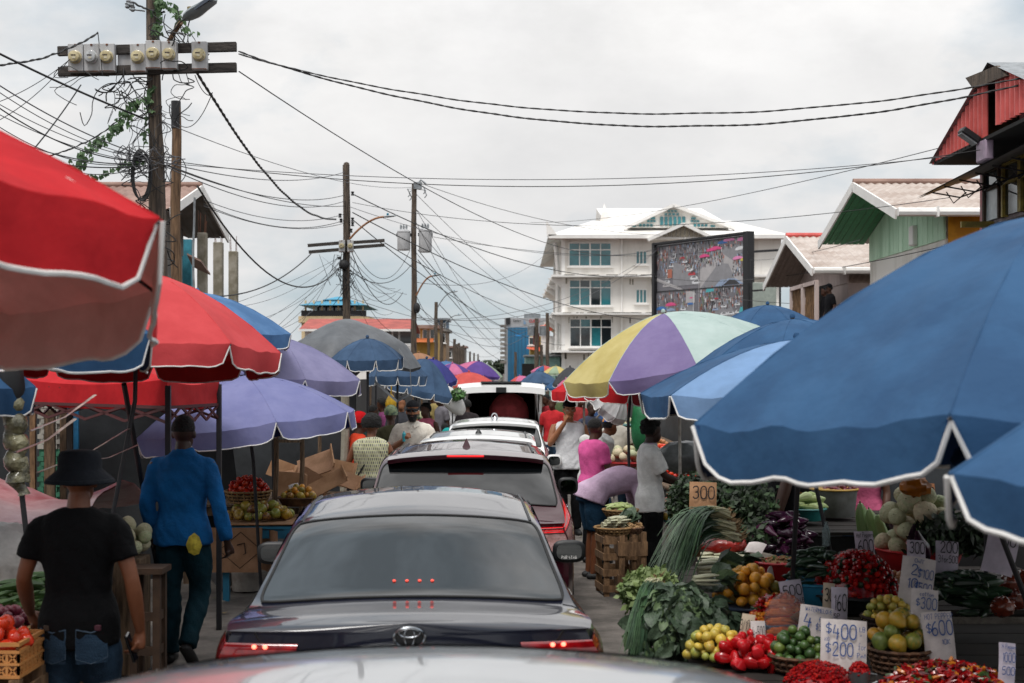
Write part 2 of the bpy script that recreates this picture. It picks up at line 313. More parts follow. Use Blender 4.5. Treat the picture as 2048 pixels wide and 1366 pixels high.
# ---------------- generic pieces ----------------
def gable_house(name, label, X, yn, yf, z_e, z_r, back, walls, roofm, over=1.0, soffit=None, fascia=white_trim, gable=None, gz=None, gutter=True, ridge_m=None, bottom=0, sgn=1):
 """a house whose gable faces the street; X = plane of the gable's front edge, roof ridge runs away from the street"""
 ym = (yn + yf) / 2; t = thing(name, label, 'house', (X + sgn * back / 2, ym, 0))
 rf = MB(); Ls = 26
 for (ya, sg) in ((yn, -1), (yf, 1)):
  G = []
  n = int(back / .09)
  for i in range(n + 1):
   x = X + sgn * back * i / n; wv = .018 * math.cos(PI * i)
   G.append([(x, ya, z_e + wv), (x, (ya + ym) / 2, (z_e + z_r) / 2 + wv), (x, ym, z_r + wv)])
  if sg * sgn > 0: G = G[::-1]
  rf.grid(G); rf.grid([[(p[0], p[1], p[2] - .03) for p in r] for r in G][::-1])
 roof = rf.build('roof', roofm, t, ang=20)
 rd = MB().tube([(X - sgn * .02, ym, z_r + .03), (X + sgn * back, ym, z_r + .03)], .07, 8).build('ridge_cap', ridge_m or roofm, t)
 fb = MB()
 for ya in (yn, yf):
  fb.bar((X - sgn * .02, ya, z_e - .08), (X - sgn * .02, ym, z_r - .08), .04, .2)
 fb.build('barge_board', fascia, t)
 if soffit:
  for ya in (yn, yf):
   s_ = MB(); n = 7
   for i in range(n):
    x0 = X + sgn * (.03 + (over - .03) * i / n); x1 = X + sgn * (.03 + (over - .03) * (i + .93) / n)
    s_.add([(x0, ya, z_e - .06), (x1, ya, z_e - .06), (x1, ym, z_r - .06), (x0, ym, z_r - .06)], [(0, 1, 2, 3)])
   s_.build('soffit', soffit, t, smooth=False)
 if gutter:
  g = MB(); g.tube([(X, yn - .07, z_e - .05), (X + sgn * back, yn - .07, z_e - .05)], .085, 8)
  for i in range(6): g.box((X + sgn * (back * (i + .5) / 6), yn - .09, z_e - .05), (.04, .2, .2))
  g.build('gutter', white_trim, t)
 Xw = X + sgn * over; yi0, yi1 = yn + .55, yf - .55; ze2 = z_e + .55 * (z_r - z_e) / ((yf - yn) / 2) - .08
 MB().prism([(Xw, yi0, bottom), (Xw, yi1, bottom), (Xw, yi1, (gz or ze2)), (Xw, yi0, (gz or ze2))], (sgn * (back - over), 0, 0)).build('wall', walls, t, smooth=False)
 if gable:
  n = 16; g = MB()
  for i in range(n):
   a = yi0 + (yi1 - yi0) * i / n; b = yi0 + (yi1 - yi0) * (i + .94) / n
   ht = lambda y: z_e + (1 - abs(y - ym) / ((yf - yn) / 2)) * (z_r - z_e) - .1
   g.prism([(Xw - sgn * .03, a, gz), (Xw - sgn * .03, b, gz), (Xw - sgn * .03, b, ht(b)), (Xw - sgn * .03, a, ht(a))], (sgn * .05, 0, 0))
  g.build('gable_board', gable, t, smooth=False)
 return t
def window_part(t, c, w_, h, nx, nz=1, glass=teal_glass, frame=white_trim, axis='x', dep=.1, fr=.07):
 """window facing -Y (axis x) or -X (axis y): frame, panes as sub-parts, sill"""
 c = V(c); ex, ez = (V((1, 0, 0)), V((0, 0, 1))) if axis == 'x' else (V((0, 1, 0)), V((0, 0, 1))); nn = V((0, -1, 0)) if axis == 'x' else V((-1, 0, 0))
 def bx(mb, u, z, su, sz, d, dd):
  q = c + ex * u + ez * z + nn * d; mb.box(q, (su, dd, sz) if axis == 'x' else (dd, su, sz))
 f = MB(); bx(f, 0, h / 2, w_ + fr, fr, .02, dep); bx(f, 0, -h / 2, w_ + fr, fr, .02, dep)
 zs = [-h / 2] + ([h * .2] if nz == 2 else []) + [h / 2]
 for i in range(nx + 1): bx(f, -w_ / 2 + w_ * i / nx, 0, fr * (1.5 if i == nx / 2 else .9), h - fr, .018, dep)
 if nz == 2: bx(f, 0, h * .2, w_, fr, .015, dep)
 fo = f.build('window', frame, t, smooth=False)
 for i in range(nx):
  for j in range(len(zs) - 1):
   g = MB(); bx(g, -w_ / 2 + w_ * (i + .5) / nx, (zs[j] + zs[j+1]) / 2, w_ / nx - fr * .6, zs[j+1] - zs[j] - fr * .6, .0, .03)
   g.build('pane', glass[(i + j) % len(glass)] if isinstance(glass, list) else glass, fo, smooth=False)
 s_ = MB(); bx(s_, 0, -h / 2 - .08, w_ + .3, .1, .1, .28); s_.build('sill', white_trim, fo, smooth=False)
 return fo
# ---------------- white building on the right ----------------
def white_building():
 d = 100; k = FPX / d; X = lambda px: (px - 1024) / k; Z = lambda py: CAMZ + (HOR - py) / k
 x0, x1 = X(1130), X(1562); t = thing('office_building', 'tall white three storey building with teal windows and white hipped roof behind billboard', 'building', ((x0 + x1) / 2, d + 14, 0))
 zr = Z(476)
 MB().prism([(x0, d, 0), (x1, d, 0), (x1, d + 28, 0), (x0, d + 28, 0)], (0, 0, zr)).build('wall', white_wall, t, smooth=False)
 for py, e in ((553, .9), (628, .9), (703, .9)):
  m = MB(); m.box(((x0 + x1) / 2 - .3, d + 13.6, Z(py)), (x1 - x0 + 1.3, 29.2, .16)); m.build('floor_ledge', white_trim, t, smooth=False)
  m = MB(); rr = random.Random(py)
  for i in range(34):
   xx = rr.uniform(x0, x1 - 5); l = rr.uniform(.15, .7); m.box((xx, d - 1.002, Z(py) + .05), (l, .012, .05))
  for i in range(14): m.box((rr.uniform(x0, x1 - 5), d - .006, Z(py) - .3 - rr.random() * .15), (rr.uniform(.05, .12), .008, .4))
  m.build('ledge_stain', moss, t, smooth=False)
 for py, e in ((628, 1), (553, 1)):
  m = MB()
  for yy in (d + .3, d + 7, d + 14, d + 21): m.prism([(x0 - .02, yy, Z(py) - .1), (x0 - 1.2, yy, Z(py) - .1), (x0 - .02, yy, Z(py) - .9)], (0, .35, 0))
  m.build('ledge_bracket', white_trim, t, smooth=False)
 def win(px0, px1, py0, py1, n, nz, g): return window_part(t, (X((px0 + px1) / 2), d, Z((py0 + py1) / 2)), (px1 - px0) / k, (py1 - py0) / k, n, nz, g)
 win(1138, 1222, 486, 532, 4, 2, teal_glass); win(1139, 1222, 560, 611, 4, 2, [teal_glass, teal_glass, dark_glass]); win(1140, 1223, 638, 693, 4, 2, [dark_glass, dark_glass, teal_glass])
 for py0, py1 in ((502, 528), (579, 606)):
  win(1272, 1293, py0, py1, 3, 1, teal_glass)
  m = MB()
  for i in range(6): m.box((X(1272 + i * 4), d - .02, Z(py0 - 15)), (.1, .05, .14))
  m.build('vent_block', white_trim, t, smooth=False)
 # side of the building along the street: windows and pilasters
 for i in range(4):
  for py in (510, 588, 665):
   window_part(t, (x0, d + 3.4 + i * 6.6, Z(py)), 3.4, 1.7, 3, 1, teal_glass, axis='y')
  MB().box((x0 - .12, d + .25 + i * 6.6, zr / 2), (.24, .5, zr)).build('pilaster', white_trim, t, smooth=False)
 m = MB(); m.tube([(X(1243), d - .1, Z(476)), (X(1243), d - .1, 2)], .07, 8); m.tube([(X(1112), d + 2, Z(480)), (X(1112) + .2, d + 2, Z(540)), (X(1113), d + 2, 1)], .14, 8); m.build('drain_pipe', white_trim, t)
 # roof
 xl, xr = X(1096), X(1575); xm0, xm1 = X(1225), X(1464); ye, yb = d - 1.2, d + 29.5; y1, y2 = d + 7, d + 21; zm = Z(438)
 m = MB(); m.add([(xl, ye, zr + .1), (xr, ye, zr + .1), (xr, yb, zr + .1), (xl, yb, zr + .1), (xm0 - 1, y1, zm + .6), (xm1 + 1, y1, zm + .6), (xm1 + 1, y2, zm + .6), (xm0 - 1, y2, zm + .6)], [(0, 1, 5, 4), (1, 2, 6, 5), (2, 3, 7, 6), (3, 0, 4, 7)])
 rf = m.build('roof', white_roof, t, smooth=False)
 m = MB(); zt = CAMZ + (HOR - 417) / FPX * (d + 14)
 m.add([(xm0, y1, zm + .5), (xm1 + .6, y1, zm + .5), (xm1 + .6, y2, zm + .5), (xm0, y2, zm + .5), (xm0 - .3, d + 14, zt), (xm1 - .3, d + 14, zt)], [(0, 1, 5, 4), (1, 2, 5), (2, 3, 4, 5), (3, 0, 4)])
 m.build('upper_roof', white_roof, rf, smooth=False); m = MB()
 for xx in (xm0 - .2,): m.prism([(xx - .3, y1 - .1, zm + .4), (xx + .7, y1 - .1, zm + .4), (xx + .05, y1 - .1, zm + 1.9)], (0, .3, 0))
 m.build('roof_finial', white_roof, rf, smooth=False); m = MB(); m.prism([(xl - .1, ye, zr), (xl + .6, ye, zr + .1), (xl - .15, ye, zr + 1.1)], (0, .25, 0)); m.build('roof_finial', white_roof, rf, smooth=False)
 MB().box(((xl + xr) / 2, ye + .1, zr + .0), (xr - xl, .2, .26)).build('fascia', white_trim, t, smooth=False)
 MB().add([(xl, ye, zr - .1), (xr, ye, zr - .1), (xr, d, zr - .1), (xl, d, zr - .1)], [(0, 1, 2, 3)]).build('eave_soffit', pink_wall, t, smooth=False)
 # big pediment
 def ped(pa, pl, pr, y, dep, glz):
  A, Bl, Br = V((X(pa[0]), y, Z(pa[1]))), V((X(pl[0]), y, Z(pl[1]))), V((X(pr[0]), y, Z(pr[1])))
  m = MB(); m.prism([Bl, Br, A], (0, dep, 0)); g = m.build('pediment', white_wall, t, smooth=False)
  m = MB(); m.bar(Bl - V((.3, .2, .1)), A + V((0, -.2, .12)), .5, .22); m.bar(Br + V((.3, -.2, -.1)), A + V((0, -.2, .12)), .5, .22); m.build('gable_trim', white_trim, g, smooth=False); return g
 g = ped((1350, 411), (1258, 452), (1466, 452), d + 1.2, 10, 0)
 m = MB(); y = d + 1.14
 def cell(px, py, pw, ph): m.box((X(px), y, Z(py)), (pw / k, .1, ph / k))
 for i in range(6): cell(1326.5 + i * 9, 439, 6, 18)
 for i in range(4): cell(1335 + i * 8, 425, 5, 4)
 for i in range(3): cell(1341 + i * 7, 418.5, 5, 3)
 for s_ in (-1, 1):
  for j in range(4): cell(1350 + s_ * (44 + 7.5 * j), 447.5, 5, 5)
  for j in range(3): cell(1350 + s_ * (38 + 6 * j), 439 , 5, 3.5)
  cell(1350 + s_ * 41, 433, 9, 4); cell(1350 + s_ * 80, 449, 9, 3.5)
 m.build('gable_pane', teal_glass, g, smooth=False)
 g = ped((1362, 456), (1300, 481), (1418, 481), d - 1.25, 4, 0)
 m = MB()
 for i in range(9): xx = X(1326 + i * 8.7); m.box((xx, d - 1.3, Z(477) + (.9 - abs(i - 4) * .19) / 2), (.26, .06, max(.12, .9 - abs(i - 4) * .2)))
 m.build('gable_louvre', mat('louvre brown', '#9a8f7d', var=.2), g, smooth=False)
white_building()
# ---------------- billboard with the street photographs ----------------
def billboard():
 A, B = P(1312, 490, 72), P(1497, 468, 66); zb = 4.2; zt = 8.52; t = thing('billboard', 'big billboard printed with four crowded street photographs in black frame', 'billboard', ((A.x + B.x) / 2, (A.y + B.y) / 2, 0))
 a, b = V((A.x, A.y, zb)), V((B.x, B.y, zb)); ex = (b - a).normalized(); ez = V((0, 0, 1)); nn = V((ex.y, -ex.x, 0)); Wd = (b - a).length; H = zt - zb
 m = MB(); m.prism([a, b, b + ez * H, a + ez * H], -nn * .25); m.build('panel', mat('billboard back', '#55585c'), t, smooth=False)
 m = MB()
 for q, ww in ((a, .2), (b, .34)): m.box(q + ez * (H / 2 - 2.1 + .06) , (ww, .4, H + 4.3), rz=math.atan2(ex.y, ex.x))
 m.bar(a + ez * (H + .05), b + ez * (H + .05), .4, .1); m.build('post', black_steel, t, smooth=False)
 cols = ['#8f8e92', '#76747a', '#b5b1b2', '#3c3b3f', '#d9dadd', '#b06a55', '#e0508a', '#4577b8', '#8a5f57', '#4fb0b8', '#d2c25a', '#6d7a5a', '#c23b45', '#98a9c4', '#e88fbf', '#2c2b2e']
 ms = [mat('print ' + c, c, rough=.5, var=.08, scale=4) for c in cols]; pr = MB(); r = random.Random(21); st = [0]
 def at(u, v): st[0] += 1; return a + ex * (u * Wd) + ez * (v * H) + nn * (.004 + .00004 * st[0])
 def rect(u, v, w_, h, c): q = at(u, v); pr.add([q, q + ex * w_ * Wd, q + ex * w_ * Wd + ez * h * H, q + ez * h * H], [(0, 1, 2, 3)], c)
 def pol(pts, c):
  q0 = at(0, 0); pr.add([q0 + ex * (u * Wd) + ez * (v * H) for u, v in pts], [tuple(range(len(pts)))], c)
 def umb(u, v, s_, c): pol([(u + s_ * math.cos(x), v + s_ * .62 * math.sin(x)) for x in np.linspace(0, PI, 9)], c); pol([(u - s_, v), (u - s_ * .5, v - s_ * .12), (u, v + .01), (u + s_ * .5, v - s_ * .1), (u + s_, v)], c)
 def car(u, v, s_, c): pol([(u - s_, v), (u + s_, v), (u + s_ * 1.05, v + s_ * .5), (u + s_ * .6, v + s_ * .95), (u - s_ * .6, v + s_ * .95), (u - s_ * 1.05, v + s_ * .5)], c); pol([(u - s_ * .55, v + s_ * .5), (u + s_ * .55, v + s_ * .5), (u + s_ * .42, v + s_ * .85), (u - s_ * .42, v + s_ * .85)], 3)
 def ppl(u0, u1, v0, v1, n, sz=.012):
  for i in range(n):
   u, v = r.uniform(u0, u1), r.uniform(v0, v1); c = r.choice([0, 1, 2, 3, 4, 5, 8, 8, 11, 13, 15, 15, 1, 3]); h = r.uniform(.02, .05); rect(u, v, sz * r.uniform(.4, .9), h, c)
 rect(0, 0, 1, 1, 0)
 rect(0, .45, .495, .55, 1); ppl(0, .49, .62, .97, 330); pol([(.2, .5), (.49, .5), (.49, .56), (.3, .74), (.2, .78)], 0); ppl(.3, .49, .62, .78, 60)
 for i in range(9): car(.12 + .012 * i, .5 + .045 * i, .035 - .002 * i, r.choice([4, 4, 3, 2, 13]))
 for i in range(7): car(.46 - .025 * i, .51 + .05 * i, .045 - .004 * i, [4, 4, 12, 4, 2, 4, 12][i])
 pol([(0, .62), (.0, .58), (.28, .45), (.34, .45)], 2); rect(.14, .6, .05, .1, 5)
 rect(.5, .45, .5, .55, 0); pol([(.5, .45), (1, .45), (1, .6), (.74, .82), (.66, .82), (.5, .66)], 2); pol([(.5, .45), (.9, .45), (.8, .7), (.7, .72)], 0)
 ppl(.5, .75, .68, .95, 170); ppl(.84, 1, .55, .78, 110); rect(.5, .9, .5, .08, 1); ppl(.5, 1, .86, .97, 120)
 for (u, v, s_, c) in ((.55, .8, .055, 6), (.62, .86, .05, 6), (.67, .87, .06, 6), (.74, .93, .05, 7), (.81, .95, .06, 14), (.95, .94, .06, 14), (.93, .84, .06, 4), (.98, .8, .05, 1), (.9, .74, .055, 14), (.97, .72, .05, 10), (1.0 - .02, .68, .02, 7)): umb(u, v, s_, c)
 pol([(.66, .46), (.72, .53), (.78, .53), (.72, .46)], 13); pol([(.72, .46), (.8, .54), (.88, .53), (.96, .47)], 13); pol([(.74, .465), (.81, .525), (.87, .52), (.92, .47)], 3)
 rect(0, 0, .495, .44, 1); pol([(.2, 0), (.46, 0), (.42, .3), (.3, .3)], 0); ppl(0, .3, .1, .42, 200); ppl(.3, .45, .25, .42, 60); rect(.35, .3, .1, .13, 2); rect(.43, .02, .006, .41, 4)
 for (u, v, s_, c) in ((.18, .28, .06, 6), (.07, .24, .06, 7), (.18, .22, .05, 13), (.4, .28, .035, 7), (.41, .35, .02, 6), (.05, .1, .06, 9)): umb(u, v, s_, c)
 for (u, v, s_, c) in ((.28, .08, .045, 2), (.4, .1, .045, 4), (.4, .0, .045, 7), (.05, .01, .05, 4), (.32, .22, .03, 4)): car(u, v, s_, c)
 umb(.12, .0, .05, 5)
 rect(.5, 0, .5, .44, 1); pol([(.6, 0), (.95, 0), (.8, .3), (.72, .36)], 0); ppl(.5, 1, .2, .43, 260); ppl(.5, .66, .05, .3, 90)
 for i in range(16): u = .62 + .32 * r.random(); v = .02 + .33 * r.random(); car(u, v, .05 - .1 * v, r.choice([4, 4, 2, 13, 3, 12, 4]))
 pol([(.9, .1), (1, .1), (1, .22), (.93, .22)], 9); pol([(.57, .4), (.66, .41), (.65, .44), (.58, .44)], 9)
 rect(0, .442, 1, .014, 15); rect(.494, 0, .005, 1, 2); rect(0, .975, 1, .01, 3)
 for u in (.005, .99): rect(u, 0, .006, 1, 4)
 rect(0, .985, 1, .006, 4)
 pr.build('printed_picture', ms, t, smooth=False)
 # braced frame and utility box behind
 q = P(1575, 585, 64); t2 = thing('steel_frame', 'thin black steel frame beside the billboard', 'frame', (q.x, q.y, 0)); m = MB()
 for px in (1503, 1560): a = P(px, 520, 64); m.tube([(a.x, a.y, 0), (a.x, a.y, a.z)], .05, 6)
 m.bar(P(1495, 504, 64), P(1562, 500, 64), .08, .1); m.bar(P(1500, 582, 64), P(1530, 580, 64), .06, .08); m.build('frame_bars', black_steel, t2)
 c = P(1527, 600, 66); tag(MB().box(c, (1.1, .5, 1.6), ch=.03).build('utility_cabinet', mat('grey green cabinet', '#9aa39b', var=.1), loc=(c.x, c.y, c.z - .8)), 'grey green steel cabinet raised behind the blue umbrellas', 'cabinet')
 m = MB(); a = P(1527, 630, 66); m.tube([(a.x, a.y, 0), (a.x, a.y, c.z - .7)], .08, 8); tag(m.build('support_post', black_steel, loc=(a.x, a.y, 0)), 'black post under the grey green cabinet', 'post')
billboard()
# ---------------- houses on the right ----------------
g = gable_house('green_house', 'small light green house with faded pink roof and white gutter', 7.5, 27.7, 34.7, 5.32, 6.3, 9, white_wall, pink_roof, 1.1, soffit_green, gable=green_wall, gz=4.8, ridge_m=red_old)
MB().box((8.62, 28.22, 5.0), (.02, .02, .02)).build('nail', steel, g)
m = MB(); m.box((10.6, 28.2, 2.75), (3.9, .06, 5.0)); m.build('side_wall', orange_wall, g, smooth=False)
c = P(1840, 445, 29.6); m = MB(); m.box((8.52, 30.2, 5.05), (.12, .3, .42), ch=.02); m.build('meter_cabinet', white_trim, g)
p = gable_house('pink_house', 'pale pink house with red ridge and wooden soffit beside green house', 7.5, 35.4, 42.3, 4.72, 5.85, 9, pink_wall, pink_roof, 1.0, mat('wood soffit', '#8d817a', var=.15), gable=pink_wall, gz=4.4, ridge_m=red_roof)
def balcony():
 m = MB(); X0 = 7.55
 for y0 in (38.4, 36.75):
  fr = MB()
  for yy in (y0, y0 - 1.5): fr.box((X0, yy, 3.75), (.09, .12, 1.3))
  for zz in (3.15, 4.38): fr.box((X0, y0 - .75, zz), (.09, 1.5, .1))
  f = fr.build('balcony_screen', pink_wall, p, smooth=False)
  l = MB(); rr = random.Random(int(y0)); l.box((X0 + .3, y0 - .75, 3.76), (.02, 1.4, 1.15), mi=1)
  for i in range(15):
   a = y0 - .06 - i * .098; pts = [(X0 + .02, a + .03 * math.sin(j * 1.9 + i), 3.2 + j * .19) for j in range(7)]; l.tube(pts, .014, 5)
  l.build('lattice', [wood_pale, dark_in], f)
 MB().box((8.0, 36.2, 2.95), (1.2, 6.6, .25)).build('balcony_floor', pink_wall, p, smooth=False)
balcony()
def red_shop():
 X0 = 6.6; t = thing('corrugated_shop', 'shop with red corrugated gable, wooden barge board and patched windows at right edge', 'building', (9, 19.5, 0))
 yl, ya, yr = 22.35, 19.6, 16.9; zb, za = 5.42, 6.34
 zt = lambda y: zb + (1 - abs(y - ya) / (yl - ya)) * (za - zb) + .06
 def sheet(y0, y1, zlow):
  m = MB(); n = int(abs(y1 - y0) / .045); G = []
  for i in range(n + 1):
   y = y0 + (y1 - y0) * i / n; x = X0 + (0, 0, .05, .05)[i % 4]; G.append([(x, y, zlow), (x, y, zt(y))])
  m.grid(G); m.grid([[(q[0] + .012, q[1], q[2]) for q in r] for r in G][::-1]); return m
 sheet(yl, 19.9, zb).build('gable_sheet', red_roof, t, ang=20); sheet(19.42, yr, zb + .12).build('gable_sheet', red_roof, t, ang=20)
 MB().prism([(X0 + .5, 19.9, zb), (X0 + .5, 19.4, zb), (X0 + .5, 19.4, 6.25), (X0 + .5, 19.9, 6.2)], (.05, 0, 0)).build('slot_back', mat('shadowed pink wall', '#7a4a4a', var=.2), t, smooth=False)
 m = MB()
 for s_, y in ((1, yl), (-1, yr)): m.add([(X0 - .05, y, zb + .02), (X0 + 5, y, zb + .02), (X0 + 5, ya, za + .1), (X0 - .05, ya, za + .1)], [(0, 1, 2, 3)])
 m.build('roof', steel, t, smooth=False)
 m = MB(); m.prism([(X0 - .05, ya - .35, za - .02), (X0 - .05, ya - .75, za - .24), (X0 - .05, ya + .62, za - .14), (X0 - .05, ya + .95, za + .08)], (.05, 0, 0)); m.build('barge_board', wood_grey, t, smooth=False)
 m = MB(); q = V((X0 + .1, 18.35, za - .05)); m.lathe([(.06, 0), (.06, .1), (.025, .16), (.05, .24), (.02, .3), (.035, .38), (.008, .5), (0, .52)], q, 10); m.build('finial', wood_dark, t)
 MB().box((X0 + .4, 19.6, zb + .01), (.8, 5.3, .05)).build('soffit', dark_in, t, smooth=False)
 Xw = 7.35; MB().box((Xw + 2.5, 19.6, 2.7), (5, 5.0, 5.4)).build('wall', mat('shop wall', '#8b8084', var=.2, col2='#6a5d60'), t, smooth=False)
 m = MB(); m.box((Xw - .02, 22.05, 2.7), (.12, .1, 5.3)); m.build('corner_board', mat('pink board', '#b0525a', col2='#8a6a6c'), t, smooth=False)
 yel = mat('yellow strip', '#b3a04c', col2='#7d7038'); pale = mat('patched pane', '#b8c4c8', rough=.3, col2='#8f9ea5', scale=2)
 for i, (y, gm) in enumerate(((21.6, pale), (20.75, dark_glass), (20.0, dark_glass), (19.2, pale), (18.3, pale), (17.5, dark_glass))):
  for j, z in enumerate((4.1, 4.72, 5.1)):
   gm2 = [pale, pale, dark_glass][j] if i == 0 else (gm if j == 0 else dark_glass)
   f = MB(); hh = (.56, .5, .3)[j]
   for yy in (-.34, .34): f.box((Xw - .04, y + yy, z), (.1, .06, hh))
   f.box((Xw - .04, y, z + hh / 2), (.1, .74, .05)); fo = f.build('window', yel if i in (1, 2) and j > 0 else wood_grey, t, smooth=False)
   MB().box((Xw - .025, y, z), (.04, .62, hh - .04)).build('pane', gm2, fo, smooth=False)
 m = MB(); m.box((Xw - .25, 21.7, 4.42), (.5, .06, .09)); m.box((Xw - .25, 21.7, 3.8), (.5, .06, .09)); m.build('bracket', yel, t, smooth=False)
 m = MB(); a, b = V((6.25, 22.0, 4.86)), V((6.25, 17.2, 4.98)); m.add([a, b, b + V((1.1, 0, .42)), a + V((1.1, 0, .42))], [(0, 1, 2, 3)]); m.add([a - V((0, 0, .02)), b - V((0, 0, .02)), b + V((1.1, 0, .4)), a + V((1.1, 0, .4))], [(3, 2, 1, 0)])
 aw = m.build('awning_sheet', mat('awning sheet', '#7d7f80', rough=.5, metal=.4, col2='#5f6162'), t, smooth=False)
 m = MB()
 for i in range(7): y = 21.6 - i * .7; m.tube([(6.35, y, 4.9), (6.8, y, 4.82), (7.3, y, 5.0)], .012, 5); m.tube([(6.6, y, 4.9), (6.75, y + .14, 4.75), (6.9, y, 4.9)], .01, 5)
 m.build('bracket', black_steel, aw)
 c = V((X0 - .12, 20.15, 5.52)); lamp = MB().box(c, (.3, .22, .1), M=Matrix.Rotation(R(35), 3, 'Y'), ch=.02).build('flood_light', black_steel, t)
 MB().box(c + V((-.03, 0, -.05)), (.26, .18, .02), M=Matrix.Rotation(R(35), 3, 'Y')).build('lamp_glass', steel, lamp)
 MB().box((X0 + .05, 20.0, 5.28), (.12, .42, .3), ch=.02).build('sign_box', mat('lilac sign box', '#a692a5'), t)
red_shop()
# ---------------- left side: houses, unfinished columns ----------------
gable_house('grey_house', 'grey concrete house with rusty red roof behind the meter pole', -7.1, 29.5, 35.5, 5.55, 6.4, 7, grey_wall, red_old, 1.0, grey_wall, gable=grey_wall, gz=5.0, ridge_m=red_old, gutter=False, sgn=-1)
for px, w_, pt, d, lb in ((405, 18, 466, 32, 'tallest'), (437, 18, 485, 38, 'pale'), (467, 17, 503, 42, 'brownish')):
 a = P(px, pt, d); sz = w_ * d / FPX; t = thing('concrete_column', {'tallest': 'tallest stained concrete column beside the grey house', 'pale': 'pale concrete column with rebar, middle of three columns', 'brownish': 'brownish concrete column with rebar, rightmost of three columns'}[lb], 'column', (a.x, d, 0))
 MB().box((a.x, d, a.z / 2), (sz, sz, a.z), ch=.012).build('shaft', concrete, t)
 m = MB(); rr = random.Random(px)
 for sx in (-1, 1):
  for sy in (-1, 1): m.tube([(a.x + sx * sz * .33, d + sy * sz * .33, a.z - .02), (a.x + sx * sz * .33 + rr.uniform(-.02, .02), d + sy * sz * .33, a.z + rr.uniform(.25, .5))], .009, 5)
 m.build('rebar', rusty, t)
m = MB(); a = P(398, 528, 31); m.add([P(374, 506, 30), P(402, 520, 30), P(421, 547, 31), P(385, 530, 31)], [(0, 1, 2, 3)]); m.prism([P(374, 506, 30), P(402, 520, 30), P(421, 547, 31), P(385, 530, 31)], (0, 0, -.04)); tag(m.build('roof_sheet', red_old, loc=(a.x, a.y, a.z)), 'small tilted red roof sheet by the concrete columns', 'roof sheet')
a = P(372, 560, 36); tag(MB().box((a.x, a.y, 2.9), (.3, .2, 5.2)).build('teal_wall', mat('teal wall', '#3d8fa3', var=.2), loc=(a.x, a.y, 0), smooth=False), 'narrow teal wall behind the brown stub pole', 'wall')
